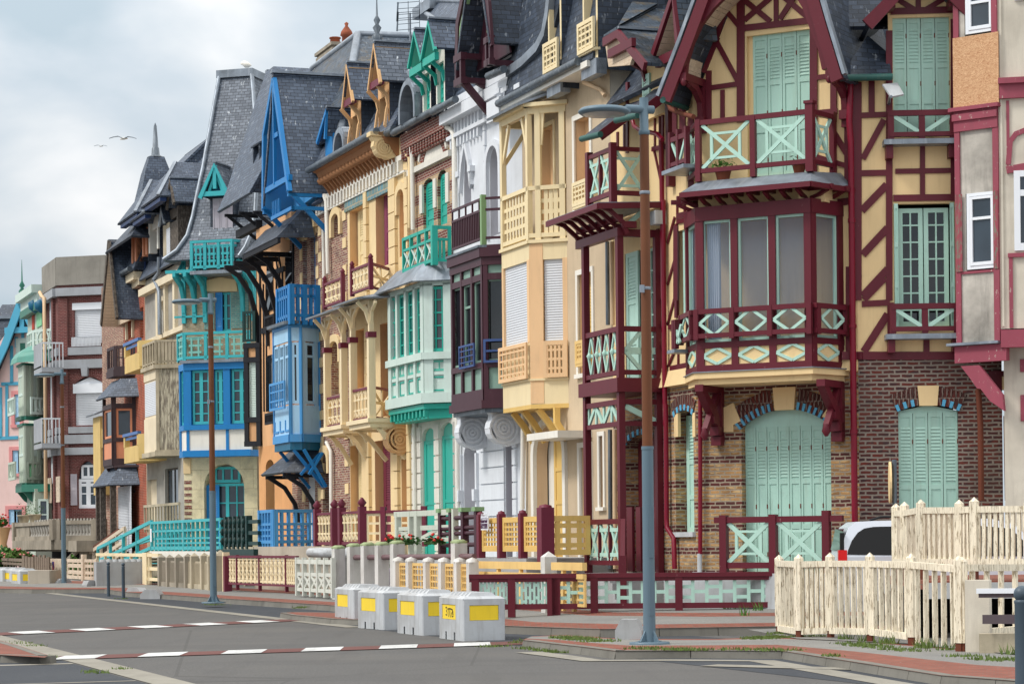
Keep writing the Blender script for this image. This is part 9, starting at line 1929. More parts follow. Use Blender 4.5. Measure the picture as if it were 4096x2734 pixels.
def hipdormer(par,c,eL,eR,rL,rR,dF,post,yb,trim,x0,x1):
    el=R.at(*eL,dF,c); er=R.at(*eR,dF,c); zl_=er[1]; rz=R.Zz(*rR,0,c); ra,rb=Ar(c,*rL,-.1),Ar(c,*rR,-1.0); b=MB(); F=[R.w(el[0],dF,zl_),R.w(er[0],dF,zl_),R.w(er[0],-2,zl_),R.w(el[0],-2,zl_)]; m=(el[0]+er[0])/2; T0=R.w(m,dF-1.1,rz); T1=R.w(m,-2.2,rz)
    b.slab([F[0],F[1],T0],.08); b.slab([F[1],F[2],T1,T0],.08); b.slab([F[3],F[0],T0,T1],.08); b.build('dormer_roof','slate',par); MB().bar3(F[1],T0,.14,.08).build('hip_flashing','zinc',par)
    b=MB(); p0,p1=Ar(c,x0,yb-40,.4),Ar(c,x1,yb-40,.4); z0=Zr(c,x1,yb,.4); b.box(R,p0-.1,p0+.16,.1,.42,z0,zl_-.1); b.box(R,p1-.16,p1+.1,.1,.42,z0,zl_-.1); b.box(R,p0,p1,.05,.3,zl_-.6,zl_-.1); b.build('dormer_front',post,par); MB().box(R,p0,p1,-.05,.05,z0,zl_).build('dormer_window','glass_dark',par); b=MB(); b.box(R,p1+.06,p1+.1,-2,.35,z0-.3,zl_); b.build('dormer_cheek','slate_dark',par); b=MB(); b.box(R,el[0]+.2,er[0]-.1,dF-.35,dF-.1,zl_-.22,zl_-.06); b.build('dormer_beam',trim,par)
hipdormer(h10,'T',(120,638),(245,602),(250,447),(305,447),1.3,'salmon',950,'navy',225,250); hipdormer(h10,'T',(205,660),(300,608),(310,535),(370,545),1.3,'salmon',900,'navy',300,325); hipdormer(h10,'T',(280,515),(405,487),(410,322),(478,318),1.3,'white_trim',860,'navy',345,405)
cx,cy=R.xy(Ar('T',388,300,-2.2),-2.2); r0=1.25; zb_=Zr('T',330,470,-2.2); z1=Zr('T',370,240,-2.2); b=MB()
for k in range(4):
    a0_=math.pi/4+k*math.pi/2+.33; a1_=a0_+math.pi/2; f=lambda a,r,z:(cx+r*math.cos(a),cy+r*math.sin(a),z)
    b.slab([f(a0_,1.5,zb_-1.5),f(a1_,1.5,zb_-1.5),f(a1_,.85,zb_+.6),f(a0_,.85,zb_+.6)],.05); b.slab([f(a0_,.85,zb_+.6),f(a1_,.85,zb_+.6),f(a1_,.5,z1),f(a0_,.5,z1)],.05)
b.slab([f(math.pi/4+.33+k*math.pi/2,.5,z1) for k in range(4)],.05); b.build('tower_roof','slate',h10)
zs1=Zr('Z',358,280,-2.2); MB().lathe(cx,cy,[(.42,z1),(.2,z1+.12),(.17,z1+.45),(.14,z1+.47),(.07,z1+(zs1-z1)*.9),(.01,zs1)],8).build('spire','zinc_dark',h10)
cp_=thing('chimney','small chimney with terracotta pot behind the weathered grey house','chimney',R.w(k1+6,-4,ze10+2)); x,y=R.xy(Ar('T',672,240,-4),-4); zt_=Zr('T',672,205,-4); MB().lathe(x,y,[(.24,zt_-1.3),(.2,zt_-.3),(.28,zt_-.25),(.22,zt_-.05),(.1,zt_)],10).build('chimney_pot','terracotta',cp_); b=MB(); p_=Pl((x,y),R.e); b.box(p_,-.5,.7,-.5,.5,zt_-5,zt_-1.25); b.build('stack','orange_brick',cp_)
# ================= brown slate-hung house
m0=Ar('Z',235,900); m1=k0-.02; h11=thing('house','brown timber house with slate skirts, dark balcony and white roller door','house',(*R.xy((m0+m1)/2),.2),'terraced seafront houses')
ze11=Zr('T',150,1350,.1); b=MB(); b.wall(R,m0,m1,ZB,ze11+2.0,[],0); b.build('wall','mix_brick',h11); body(h11,m0,m1,ze11+1.6)
gd1=1.1; l=R.at(5,1395,gd1,'T'); a=R.at(57,810,gd1,'T'); r_=R.at(112,1345,gd1,'T'); b=MB(); gable(b,R,l,a,r_,-1.6,gd1,.12); o=b.build('gable_roof','slate',h11); b=MB(); b.strip(R,[l,a],.25,gd1-.1,gd1+.02); b.strip(R,[a,r_],.2,gd1-.1,gd1+.02); b.build('bargeboard','grey_timber',o); MB().bar3(R.w(a[0],gd1,a[1]+.05),R.w(a[0],-1.6,a[1]+.05),.2,.06).build('ridge','zinc',o)
b=MB(); b.prism(R,[(l[0]+.2,l[1]),(r_[0]-.1,r_[1]),(a[0],a[1]-.3)],.25,.35); b.build('gable_boards','cream_board',h11); soffit_face(o,R,l,a,-1.6,gd1-.05,'cream_board')
b=MB(); e=R.at(35,797,1.2,'T'); e2=R.at(200,780,1.2,'T'); T0=R.w((e[0]+e2[0])/2,-.5,Zr('T',200,650,-.5)); F=[R.w(e[0],1.2,e2[1]),R.w(e2[0]+.6,1.2,e2[1]),R.w(e2[0]+.6,-2.5,e2[1]),R.w(e[0],-2.5,e2[1])]
for i in range(4): b.slab([F[i],F[(i+1)%4],T0],.1)
b.build('hipped_roof','slate_dark',h11)
aL,aF,S11=cant('A',432,470,568,820,1.0); zA=lambda y:Zr('A',470,y,1.0)
b=MB(); b.slab([R.w(aL-.3,1.3,zA(718)),R.w(aF+.1,1.3,zA(718)),R.w(aF-.1,.6,zA(640)),R.w(aL,.6,zA(640))],.08); b.slab([R.w(aF+.1,1.3,zA(718)),R.w(aF+1.2,-.1,zA(718)),R.w(aF+.7,-.1,zA(640)),R.w(aF-.1,.6,zA(640))],.08); b.build('skirt_roof','slate',h11)
mt('brown_timber',paint,(62,46,50),.6,.5,(120,90,76)); b=MB(); pn=MB()
for p,q,d in ((R,None,1.0),(S11,S11.len,0)):
    l,q=(aL,aF) if q is None else (0,q)
    for a in (l+.06,q-.06): b.box(p,a-.1,a+.1,d-.1,d+.03,zA(1000),zA(715))
    for y0,y1 in ((1003,975),(905,888),(765,745)): b.box(p,l,q,d-.1,d+.04,zA(y0),zA(y1))
    pn.box(p,l+.1,q-.1,d-.08,d,zA(975),zA(905)); window(h11,p,(l+.16,q-.16,zA(888),zA(765)),d-.03,'salmon',1,1,.1,.04,'glass')
b.slab([R.w(aL,0,zA(1003)),R.w(aL,1,zA(1003)),R.w(aF,1,zA(1003)),R.w(aF+.9,0,zA(1003))],.1)
for a in (aF,aL+.4): sb=Pl(R.xy(a),R.n); b.bar(sb,(0,zA(1003)-1.2),(.9,zA(1003)-.1),.12,-.06,.06)
b.build('bay_frame','brown_timber',h11); pn.build('bay_panel','salmon',h11)
b=MB(); pz=zA(1085); b.slab([R.w(aL-1.5,1.3,pz),R.w(aF+.3,1.3,pz),R.w(aF-.1,.1,pz+1.7),R.w(aL-1.0,.1,pz+1.7)],.1); b.slab([R.w(aF+.3,1.3,pz),R.w(aF+1.1,0,pz),R.w(aF-.1,.1,pz+1.7)],.1); b.build('porch_roof','slate',h11)
b=MB(); 
for a in (aL-1.3,aL-.2,aF+.1): b.box(R,a-.12,a+.12,.9,1.15,ZB,pz)
b.build('porch_post','grey_timber',h11); roller(h11,R,(aL-.0,aF+.9,ZT-.3,pz-.05),.35,'roller_white',.07)
b=MB(); z0,z1=Zr('A',475,605,.8),Zr('A',475,505,.8); q0_,q1_=Ar('A',448,550,.8),Ar('A',478,550,.8); lattice(b,R,(q0_,q1_,z0,z1),.8,3,0,.08,.05,.14); S=R.sub(q1_,.8,q1_+.8,0); lattice(b,S,(0,S.len,z0,z1),0,4,1,.06,.05,.14); b.slab([R.w(q0_,0,z0),R.w(q0_,.85,z0),R.w(q1_,.85,z0),R.w(q1_+.8,0,z0)],.3); b.build('balcony','brown_timber',h11)
b=MB(); yl=R.R(392,850,420,1125,.6,'A'); b.box(R,yl[0]-.1,yl[1],-.2,.6,yl[2],yl[3]+.6); b.build('yellow_bay','ochre',h11); window(h11,R.sub(yl[1],.6,yl[1]+.5,.0),(.08,.6,yl[2]+2.2,yl[3]),.02,'ochre',2,5,.06,.03,'glass'); b=MB(); b.slab([R.w(yl[0]-.4,.9,yl[3]+.7),R.w(yl[1]+.3,.9,yl[3]+.7),R.w(yl[1]+.3,-.3,yl[3]+1.2),R.w(yl[0]-.4,-.3,yl[3]+1.2)],.08); b.build('yellow_bay_roof','zinc',h11)
# ================= red brick corner house
mt('deep_brick',brickm,(126,66,62),(102,52,52),(150,116,112),.24,.08,.012); mt('grey_band',plaster,(168,172,178),(120,120,120),.4,.85,40,.2); mt('render_top',plaster,(150,146,138),(96,92,86),.5,.95,20,.5)
cS=Ar('S',370,900); P12=Pl(R.xy(cS),(.96,-.28)); L12=R.sub(Ar('S',285,900),0,cS,0); w12=P12.A(660,700,0,'S'); h12=thing('house','red brick corner house with grey stone bands and bare parapet','house',(*R.xy(cS),.2),'terraced seafront houses')
z12=lambda y,d=0:P12.Zz(420,y,d,'S'); a12=lambda x,y=700,d=0:P12.A(x,y,d,'S')
zp0,zp1=z12(220),z12(55)+.1; o1=(a12(468),a12(642),z12(590),z12(335)); o2=(a12(468),a12(645),z12(1102),z12(800),.35); o3=(a12(480),a12(600),z12(1620),z12(1325),.9)
b=MB(); b.wall(P12,0,w12,ZB,zp0,[o1,o2,o3],0,.3,10)
s=lambda f:L12.len*f
os_=[(s(.25),s(.55),z,z+3.0) for z in (z12(590),z12(1102),z12(1620))]; b.wall(L12,0,L12.len,ZB,zp0,os_,0,.3); b.build('brick_wall','deep_brick',h12)
b=MB(); b.box(P12,.05,w12,-9,-.5,ZB,zp1-.2); b.build('core_wall','interior',h12)
b=MB(); b.box(P12,-.05,w12+.1,-9,.12,zp0,zp1); b.box(L12,-.1,L12.len+.02,-6,.12,zp0,zp1-.02); b.build('parapet','render_top',h12)
b=MB()
for p,L_ in ((P12,w12),(L12,L12.len)):
    for y0,y1,d in ((290,240,.3),(745,690,.2),(1160,1215,.15),(1240,1285,.22),(660,612,.12),(1150,1110,.12)): z0,z1=sorted((z12(y0),z12(y1))); b.box(p,0 if p is P12 else -.05,L_+.02,-.02,d,z0,z1)
b.prism(P12,[(a12(525),z12(795)),(a12(555),z12(795)),(a12(562),z12(735)),(a12(518),z12(735))],-.02,.25); b.build('stone_band','grey_band',h12)
b=MB(); 
for x0,x1,y0,y1 in ((375,432,305,670),(340,370,0,0)): 
    if y0: b.box(P12,a12(x0),a12(x1),-.02,.14,z12(y1),z12(y0))
for f in (.08,.75): b.box(L12,s(f)-.25,s(f)+.3,-.02,.15,ZB,zp0-.3)
b.box(P12,a12(390),a12(430),-.02,.12,ZB,z12(745)); b.build('brick_pier','deep_brick',h12)
roller(h12,P12,(o1[0],o1[1],o1[2],o1[3]-.35),-.12,'roller_white',.09); roller(h12,P12,(o2[0],o2[1],o2[2],o2[3]-.75),-.12,'roller_white',.09); b=MB(); b.box(P12,o1[0]-.1,o1[1],-.15,.02,o1[3]-.36,o1[3]); b.box(P12,o2[0]-.1,o2[1],-.15,.02,o2[3]-.85,o2[3]-.35); b.prism(P12,[(o2[0],o2[3]-.36),(o2[1],o2[3]-.36),(o2[1],o2[3]-.32),((o2[0]+o2[1])/2,o2[3]),(o2[0],o2[3]-.32)],-.2,-.1); b.build('shutter_box','pvc',h12)
window(h12,P12,(o3[0],o3[1],o3[2],o3[3]-.95),-.12,'pvc',2,2,.16,.06,'glass',mullion=.25,transom=.8); window(h12,P12,(o3[0]+.15,o3[1]-.15,o3[3]-.93,o3[3]-.2),-.14,'pvc',2,1,.12,.12,'glass')
MB().prism(P12,[(o3[0],o3[3]-.95),(o3[1],o3[3]-.95)]+[(p[0],p[1]) for p in arc(((o3[0]+o3[1])/2,o3[3]-.9),(o3[1]-o3[0])/2,0,180,10,.9)],-.3,-.2).build('fanlight','glass',h12)
voussoirs(h12,P12,(o3[0],o3[1],o3[2],o3[3],.85),.5,20,False,('deep_brick','grey_band'),None); voussoirs(h12,P12,(o2[0],o2[1],o2[2],o2[3],.35),.5,20,False,('deep_brick','grey_band'),None)
shutter(h12,P12,(a12(438),a12(478),z12(1600),z12(1405)),.05,'lilac_grey',1,(.5,.95),1)
for o_ in os_: roller(h12,L12,(o_[0],o_[1],o_[2],o_[3]),-.1,'roller_white',.1)
for x0,x1 in ((302,330),(360,382)): shutter(h12,L12,(L12.A(x0,1480,.1,'S'),L12.A(x1,1480,.1,'S'),z12(1580),z12(1420)),.16,'white_wood',1,(.5,.95),1)
b=MB(); n=22; r_=(o1[0]-.1,o1[1],z12(608),z12(550)); b.box(P12,r_[0],r_[1],.1,.14,r_[3]-.06,r_[3])
for k in range(n): a=r_[0]+(r_[1]-r_[0])*k/n; b.box(P12,a,a+.05,.1,.14,r_[2],r_[3])
b.build('window_railing','roller_white',h12)
for yt,yb in ((590,745),(1058,1215)):
    d=1.1; l,q=L12.A(212,(yt+yb)/2,d,'S'),L12.A(300,(yt+yb)/2,d,'S') if 0 else L12.A(262,(yt+yb)/2,d,'S'); z0,z1=z12(yb),z12(yt); b=MB(); b.box(L12,l,q,0,d,z0-.25,z0); b.build('balcony_floor','grey_band',h12); b=MB(); b.box(L12,l,q,d-.05,d,z0+.1,z1); b.build('balcony_screen','grey_band',h12); S=L12.sub(q,d,q+.05,.0); b=MB(); b.box(S,0,S.len,-.03,.03,z1-.08,z1); [b.box(S,S.len*k/6-.025,S.len*k/6+.025,-.02,.02,z0,z1) for k in range(7)]; b.build('balcony_rail','roller_white',h12)
wp(R,'S',.4,[(250,265),(262,290),(278,300),(285,900),(288,1560)],.1,'downpipe','tan_smooth',h12)
# ================= pale green house
mt('green_pale',paint,(194,206,190),.6,.4,(120,130,110)); mt('green_deep',paint,(54,122,104),.5,.4); mt('copper_green',paint,(96,160,146),.5,.4); mt('mint_light',paint,(140,208,160),.6,.3); mt('brick_red_door',paint,(190,62,36),.7,.3)
p0=Ar('S',172,300); p1=Ar('S',285,900)-.05; h13=thing('house','pale green house with stacked bays and carved balconies','house',(*R.xy(p0),.2),'terraced seafront houses')
ze13=Zr('S',265,240,.3); b=MB(); b.wall(R,p0,p1,ZB,ze13,[],0); b.build('wall','green_pale',h13); body(h13,p0,p1,ze13); b=MB(); b.box(R,p0,p1,-.05,.7,ze13-.1,ze13+.35); b.box(R,p0,p1,-.05,.4,ze13-.6,ze13-.1); b.build('cornice','ivory',h13); b=MB(); b.box(R,p0,p1,0,.45,ze13-1.0,ze13-.6); b.build('cornice_band','green_deep',h13)
D13=1.3; aL,aF=Ar('S',115,900,D13),Ar('S',150,900,D13); S13=R.sub(aF,D13,Ar('S',280,900,0),0); zS=lambda y:Zr('S',150,y,D13)
for yt,yb in ((705,1040),(1085,1460)):
    b=MB(); tr=MB()
    for p,l,q,d in ((R,aL,aF,D13),(S13,0,S13.len,0)):
        b.box(p,l,q,d-.1,d,zS(yb),zS(yt)); window(h13,p,(l+(.9 if p is S13 else .2),q-(.9 if p is S13 else .2),zS(yt+205),zS(yt+70)),d+.03,'ivory',2,1,.12,.08,'glass'); tr.box(p,l-.05,q+.05,d-.1,d+.16,zS(yb+25),zS(yb)); tr.box(p,l-.03,q+.03,d-.1,d+.1,zS(yt+15),zS(yt))
        if p is S13:
            for x0 in (.5,S13.len-.7): b.box(p,x0,x0+.2,0,.08,zS(yb),zS(yt+10))
    b.build('bay_wall','green_pale',h13); tr.build('bay_trim','green_deep',h13)
    b=MB(); z0,z1=zS(yt+325 if yt<800 else 1440),zS(yt+215 if yt<800 else 1325)
    for p,l,q,d in ((R,aL-.4,aF,D13+.5),(S13,0.2,S13.len-.1,.35 if yt<800 else .05)):
        b.box(p,l,q,d-.05,d+.05,z1-.12,z1); b.box(p,l,q,d-.05,d+.05,z0,z0+.15)
        for k in range(5): a=l+(q-l)*k/4; b.box(p,a-.07,a+.07,d-.04,d+.04,z0,z1)
        c_=((l+q)/2,z0+(z1-z0)*.6); b.strip(p,arc(c_,(q-l)*.25,180,360,8,(z1-z0)*.4),.1,d-.04,d+.045)
    b.build('balcony_rail','ivory' if yt<800 else 'green_pale',h13)
b=MB(); n=6
for k in range(n):
    f0,f1=k/n,(k+1)/n; q=lambda f:(D13+.4)*math.cos(f*math.pi/2); zz_=lambda f:zS(705)+1.1*math.sin(f*math.pi/2)
    b.slab([R.w(aL-.2,q(f0),zz_(f0)),R.w(aF+.1,q(f0),zz_(f0)),R.w(aF+.1,q(f1),zz_(f1)),R.w(aL-.2,q(f1),zz_(f1))],.04); b.slab([R.w(aF+.1,q(f0),zz_(f0)),R.w(aF+2.1-.6*f0,-.05,zz_(f0)),R.w(aF+2.1-.6*f1,-.05,zz_(f1)),R.w(aF+.1,q(f1),zz_(f1))],.04)
b.build('bay_roof','copper_green',h13)
b=MB(); z0=zS(1460)
for a in (aL,aF): sb=Pl(R.xy(a),R.n); b.strip(sb,[(0,z0-1.6),(.3,z0-1.2),(.9,z0-.8),(1.3,z0-.3)],.4,-.12,.12)
b.slab([R.w(aL-.1,0,z0-.1),R.w(aL-.1,1.5,z0-.1),R.w(aF+.1,1.5,z0-.1),R.w(aF+1.9,0,z0-.1)],.4); b.build('bay_bracket','green_deep',h13)
b=MB(); r_=(S13.len*.22,S13.len*.8,zS(1435),zS(1345)); [b.box(S13,*t_) for t_ in ((r_[0],r_[1],0,.05,r_[2],r_[2]+.12),(r_[0],r_[1],0,.05,r_[3]-.12,r_[3]),(r_[0],r_[0]+.12,0,.05,r_[2],r_[3]),(r_[1]-.12,r_[1],0,.05,r_[2],r_[3]))]; b.build('panel_trim','mint_light',h13)
b=MB(); d=.9; l,q=Ar('S',170,560,d),Ar('S',205,560,d); S=R.sub(q,d,q+1.6,0); z0,z1=Zr('S',200,632,d),Zr('S',200,505,d); lattice(b,R,(l,q,z0,z1),d,2,1,.08,.05,.14); lattice(b,S,(0,S.len,z0,z1),0,4,1,.07,.05,.14); b.strip(S,arc((S.len/2,(z0+z1)/2),.5,0,360,12),.1,-.05,.03); b.build('balcony_rail','ivory',h13)
b=MB(); b.box(R,Ar('S',205,430),Ar('S',218,430),0,.05,Zr('S',210,500),Zr('S',210,380)); b.build('red_door','brick_red_door',h13); b=MB(); b.box(R,Ar('S',235,450),Ar('S',268,450),-.02,.06,Zr('S',250,480),Zr('S',250,320)); b.build('window_trim','mint_light',h13); b=MB(); [b.lathe(*R.xy(Ar('S',x,340,.3),.3),[(.05,Zr('S',x,395,.3)),(.35,Zr('S',x,370,.3)),(.4,Zr('S',x,330,.3)),(.1,Zr('S',x,310,.3))],8) for x in (220,258)]; b.build('carved_head','petrol',h13)
b=MB(); b.box(R,aL,aF+1.0,.0,.9,ZT,z0-8 if 0 else zS(1500)); b.build('ground_bay','green_pale',h13); window(h13,R.sub(aF+1.0,.9,aF+1.6,.0),(.2,.8,ZT+1.5,ZT+3.2),.03,'ivory',1,2,.12,.06,'glass')
# ================= pink house with blue gable timbers, and grey roofs beyond
mt('pink_wall',paint,(240,206,200),.8,.35,(200,160,140)); mt('rose_trim',paint,(226,150,150),.7,.3); mt('gable_blue',paint,(84,172,204),.5,.35)
PX=Pl(R.xy(Ar('S',105,900)-3.5,1.5),(.93,-.36)); h14=thing('house','pink house with light blue timbered gable at the far left','house',(*PX.xy(0),.2),'terraced seafront houses')
zX=lambda y,x=100,d=0:PX.Zz(x,y,d,'S'); aX=lambda x,y=900,d=0:PX.A(x,y,d,'S'); L_=(aX(-60),zX(860,5,.6)); Ap=(aX(128,330,.6),zX(330,128,.6)); w14=aX(205)
rr=(2*Ap[0]-L_[0],L_[1]); lw_=(aX(92),aX(124),zX(1095),zX(905)); lw2=(aX(75),aX(118),zX(1400),zX(1255)); lw3=(aX(55,1600),aX(140,1600),zX(1720),zX(1625))
b=MB(); b.wall(PX,aX(-400),w14,ZB,zX(700),[lw_,lw2,lw3],0,.25); b.prism(PX,[(L_[0]-.5,zX(705)),(w14,zX(705)),(w14,zX(560)),(Ap[0],Ap[1]-.2)],-.2,0); b.build('wall','pink_wall',h14); b=MB(); b.box(PX,aX(-400),w14,-9,-.6,ZB,zX(600)); b.build('core_wall','interior',h14)
for o_ in (lw_,lw2,lw3): surround(h14,PX,o_,.22,'rose_trim',.05); window(h14,PX,o_,-.12,'blue_pale',2,1,.1,.06,'glass_dark'); shutter(h14,PX,(o_[0],o_[0]+.35,o_[2],o_[3]),-.05,'blue_pale',1,(.2,.95),1)
b=MB(); gable(b,PX,L_,Ap,rr,-6,.6,.15); o=b.build('roof','slate_dark',h14); b=MB(); b.strip(PX,[L_,((L_[0]+Ap[0])/2+.15,(L_[1]+Ap[1])/2),Ap],.5,.5,.62); b.strip(PX,[Ap,rr],.4,.5,.62); b.build('bargeboard','gable_blue',o)
b=MB(); b.bar(PX,(Ap[0]-1.2,zX(500,128,.5)),(Ap[0]+1.2,zX(500,128,.5)),.35,.3,.5); b.bar(PX,(Ap[0],Ap[1]-.4),(Ap[0],zX(500,128,.5)),.3,.3,.48)
for x0,y0,x1,y1 in ((75,600,75,835),(10,840,125,835),(45,840,45,1170),(105,545,105,610),(5,860,5,1180),(0,1180,115,1175),(145,515,145,570)): b.bar(PX,PX.at(x0,y0,0,'S'),PX.at(x1,y1,0,'S'),.2,-.02,.06)
b.build('gable_timber','gable_blue',h14); b=MB(); r_=(aX(132),aX(165),zX(655),zX(585)); b.box(PX,r_[0],r_[1],-.05,.05,r_[2],r_[3]); b.build('attic_shutter','green_deep',h14); surround(h14,PX,r_,.3,'ivory',.06)
x,y=PX.xy(Ap[0],.4); MB().lathe(x,y,[(.2,Ap[1]),(.1,Ap[1]+.4),(.22,Ap[1]+.7),(.08,Ap[1]+.9),(.18,Ap[1]+1.05),(.05,Ap[1]+1.3),(.01,Ap[1]+2.6)],8).build('finial','green_deep',h14)
h15=thing('house','grey slate roofed house beyond the pink gable','house',(*PX.xy(-6,-12),.2),'terraced seafront houses'); YB=168; A0=atY(-80,300,YB,'S'); A1=atY(110,305,YB,'S'); fb=Pl((A0[0],YB),(1,-.05)); zz_=A1[2]; W5=A1[0]-A0[0]; b=MB(); b.slab([fb.w(0,0,zz_-4.3),fb.w(W5+2,0,zz_-4.3),fb.w(W5+2,-1.5,zz_-1.2),fb.w(0,-1.5,zz_-1.2)],.15); b.slab([fb.w(0,-1.5,zz_-1.2),fb.w(W5+2,-1.5,zz_-1.2),fb.w(W5+1,-4,zz_),fb.w(0,-4,zz_)],.15); b.build('roof','slate_dark',h15); b=MB(); b.box(fb,0,W5+2,-9,-.2,0,zz_-4.3); b.build('wall','petrol',h15); MB().bar3(fb.w(0,-1.45,zz_-1.15),fb.w(W5+2,-1.45,zz_-1.15),.3,.2).build('flashing','zinc',h15)
# ================= stone balustrade terrace and garden bits at the far left
pB=R; dB=2.6; aB0,aB1=Ar('O',225,700,dB),Ar('O',720,700,dB); zO=lambda y,x=740:R.Zz(x,y,dB,'O'); bt=thing('balustrade_terrace','weathered stone balustrade terrace in front of the red brick house','balustrade',R.w(aB1,dB,.2))
BS3=R.sub(aB1,dB,aB1+.9,1.9); BF=Pl(BS3.xy(0),(.95,-.31)); LF=BF.A(1245,700,0,'O'); z0,z1=zO(795),zO(565)
b=MB(); bal=MB()
for p,l,q,n in ((R,aB0,aB1,16),(BF,0,LF,13)):
    d=dB if p is R else 0; b.box(p,l,q,d-.2,d+.2,z1-.18,z1); b.box(p,l,q,d-.2,d+.2,z0-.05,z0+.15); b.box(p,l,q,d-.5,d+.3,z0-.5,z0-.05)
    for k in range(n):
        a=l+(q-l)*(k+.5)/n
        if p is R and k<6: continue
        bal.lathe(*p.xy(a,d),[(.13,z0+.15),(.07,z0+.3),(.14,z0+.55),(.12,z0+.75),(.06,z0+.95),(.08,z1-.35),(.13,z1-.2)],8)
    for a in (l,q): b.box(p,a-.28,a+.28,d-.28,d+.28,z0-.05,z1+.05)
    if p is R: b.box(p,l,l+(q-l)*6/16,d-.15,d+.12,z0+.1,z1-.1)
b.build('coping','old_concrete',bt); bal.build('baluster_row','grey_stone',bt); b=MB(); b.box(R,aB0-3,aB1+3,-.5,dB-.4,z0-.6,z0-.1); b.build('terrace_slab','old_concrete',bt); b=MB(); b.box(R,aB0-3,aB1+6,.2,.4,.1,z0-.6); b.build('back_wall','interior',bt)
b=MB(); l,q=BF.A(845,950,.8,'O'),BF.A(1215,950,.8,'O'); zz1=BF.Zz(1000,880,.8,'O'); b.box(BF,l+.6,q,.7,.9,zz1-.15,zz1); b.bar(BF,(l,zz1-.7),(l+.65,zz1-.1),.18,.7,.9); b.box(BF,l,q,.7,.9,zz1-1.35,zz1-1.2); [b.lathe(*BF.xy(l+.7+(q-l-.7)*k/10,.8),[(.1,zz1-1.2),(.13,zz1-.8),(.06,zz1-.5),(.1,zz1-.15)],6) for k in range(11)]; tag(b.build('low_balustrade','old_concrete'),'low stone stair balustrade beneath the terrace','balustrade')
# old wooden stair beside it
ws=thing('staircase','rusty whitish wooden stair flight beside the turquoise one','staircase',R.w(Ar('O',1180,1000,1.2),1.2,.2)); b=MB(); s0=R.at(1085,1000,1.4,'O'); s1=R.at(1568,660,1.4,'O')
for dz,m_ in ((0,'r'),(-.55,'w'),(-1.0,'w')): b.bar(R,(s0[0],s0[1]+dz),(s1[0],s1[1]+dz),.16,1.35,1.45)
for k in range(6): f=k/5; a=s0[0]+(s1[0]-s0[0])*f; z=s0[1]+(s1[1]-s0[1])*f; b.box(R,a-.06,a+.06,1.34,1.46,z-1.1,z)
b.build('rail','white_wood',ws); b=MB(); b.bar(R,(s0[0],s0[1]+.12),(s0[0]+(s1[0]-s0[0])*.85,s0[1]+(s1[1]-s0[1])*.85+.12),.1,1.36,1.44); b.build('handrail','rust',ws)
b=MB(); z9=Zr('A',660,1165,1.6); l,q=Ar('A',605,1200,1.6),Ar('A',750,1200,1.6)
b.box(R,l,q,1.55,1.65,z9-.1,z9); b.box(R,l,q,1.55,1.65,z9-1.0,z9-.9); [b.box(R,l+(q-l)*k/12-.04,l+(q-l)*k/12+.04,1.57,1.63,z9-1.1,z9) for k in range(13)]; tag(b.build('landing_railing','old_concrete_pale'),'worn pale landing railing below the weathered grey house','railing','terrace railings of the houses')
# plants
def bush(P,rx,rz,n,label,name='shrub',mats=('leaf','leaf_dark'),flower=None,s0=.05,s1=.12,cat='shrub'):
    t=thing(name,label,cat,P)
    for m_ in mats:
        b=MB()
        for i in range(n):
            u=Vector((random.gauss(0,1),random.gauss(0,1),random.gauss(0,1))); u=u.normalized()*(random.random()**.45); cl=.75+.25*math.sin(u.x*5+u.z*4); c=Vector((P[0]+u.x*rx*cl,P[1]+u.y*rx*cl,P[2]+rz+u.z*rz*cl)); s=random.uniform(s0,s1); v=Vector((random.gauss(0,1),random.gauss(0,1),random.gauss(0,1))).normalized()*s; w_=v.cross(Vector((random.gauss(0,1),random.gauss(0,1),random.gauss(0,1)))).normalized()*s*.6; b.face([c-v,c+w_,c+v,c-w_])
        b.build('foliage',m_,t)
    MB().tube([(P[0],P[1],P[2]-.05),(P[0]+.03,P[1],P[2]+rz)],.03,5).build('stem','rust',t)
    if flower:
        f=MB()
        for i in range(14): u=Vector((random.gauss(0,1),random.gauss(0,1)-.6,random.gauss(0,1)+.5)).normalized(); x,y,z=P[0]+u.x*rx,P[1]+u.y*rx,P[2]+rz+u.z*rz; f.lathe(x,y,[(.01,z-.05),(.08,z),(.01,z+.05)],6)
        f.build('blossom',flower,t)
Pq=G(1110,1330,.1,'O'); bush(Pq,.7,.5,420,'bright green weed clump beside the long grey block','shrub'); Pq=G(940,1310,.1,'O'); bush((Pq[0],Pq[1]+.3,.1),.5,.6,260,'thin climbing plant on the peeling far fence')
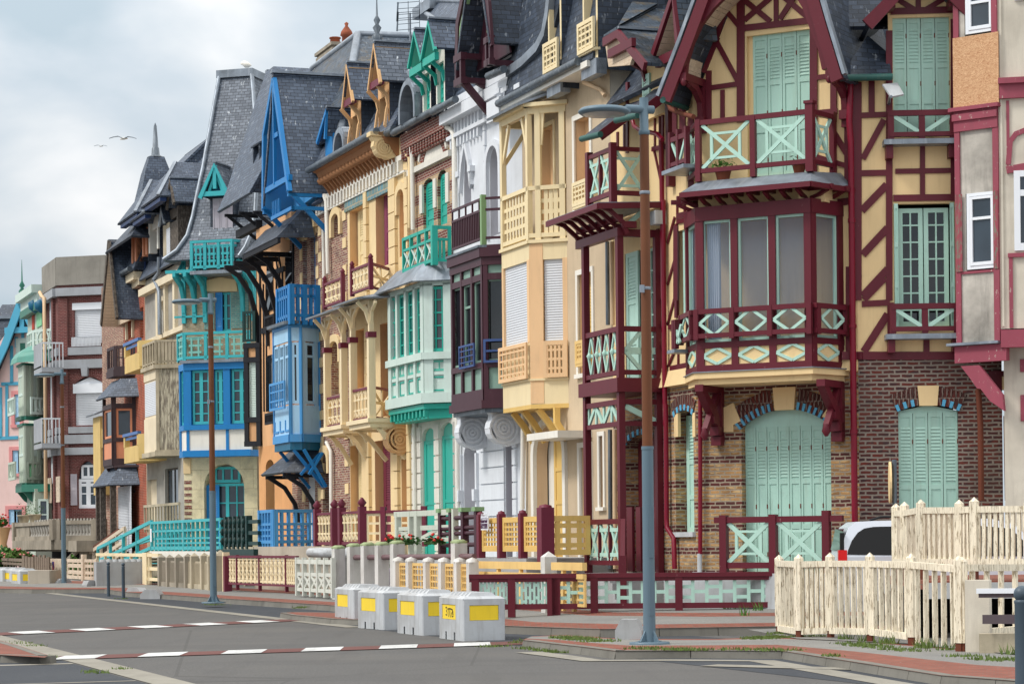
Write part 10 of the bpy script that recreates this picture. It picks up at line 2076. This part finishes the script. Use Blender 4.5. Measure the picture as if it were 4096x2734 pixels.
P=R.w(Ar('O',60,960,3.5),3.2,Zr('O',60,1110,3.2)); bush((P[0],P[1],.3),1.5,Zr('O',60,900,3.2)/2-.1,900,'large dark green bush at the left picture edge',s0=.08,s1=.17); P=R.w(Ar('O',250,1030,3.3),3.3,.9); bush(P,.9,.3,300,'low yellow green plant with pink flowers on the far fence','shrub',('leaf_grass','leaf'),'flower_pink')
for x,lb in ((300,'round stone pot with green plant on the stone balustrade'),(435,'wide stone pot with trailing plant on the stone balustrade')): P=R.w(Ar('O',x,580,dB),dB,z1); pot((P[0],P[1],z1),.32,.4,lb,'leaf_dark','old_concrete_pale',90,.5)
P=R.w(Ar('O',25,780,2.8),2.8,.2); ur=thing('flower_urn','tall terracotta urn with red geraniums at the left edge','flower pot',P); zt_=Zr('O',25,650,2.8); MB().lathe(P[0],P[1],[(.3,zt_-2.2),(.35,zt_-1.2),(.25,zt_-.9),(.45,zt_-.1),(.5,zt_)],12).build('urn','peach_stone',ur); bush((P[0],P[1],zt_-.1),.45,.4,120,'red geranium plant growing out of the tall urn','geranium',('leaf_dark','leaf'),'flower_red',cat='flowers')
use('M'); Pq=G(1070,400,.1); bush(Pq,.5,.16,160,'low weeds growing at the foot of the worn concrete fence')
# ================= gulls in the sky
def gull(x,y,Y,span,label):
    P=atY(x,y,Y,'T'); t=thing('seagull',label,'bird',P,'gulls in the sky'); b=MB(); s=span
    b.tube([(P[0]-.12*s,P[1],P[2]-.03*s),(P[0]-.04*s,P[1]+.02*s,P[2]),(P[0]+.06*s,P[1]+.05*s,P[2]+.01*s),(P[0]+.18*s,P[1]+.12*s,P[2]+.02*s)],[.015*s,.05*s,.05*s,.01*s],8); b.build('body','white_trim',t)
    for sg in (-1,1):
        w_=MB(); pr=[(0,.02,.0),(.2,.04,.09),(.38,.02,.06),(.55,-.02,-.0)]
        for (a,c,z),(a2,c2,z2) in zip(pr,pr[1:]): q=lambda a,c,z,e:(P[0]+sg*a*s,P[1]+(c+e)*s,P[2]+(z)*s); w_.slab([q(a,c,z,-.07*(1-a)),q(a2,c2,z2,-.07*(1-a2*1.3)),q(a2,c2,z2,.07*(1-a2*1.3)),q(a,c,z,.07*(1-a))],.015)
        w_.build('wing','zinc',t)
gull(160,95,70,.72,'larger gull gliding with spread wings against the clouds'); gull(5,148,140,.7,'small distant gull left of the pointed spire')
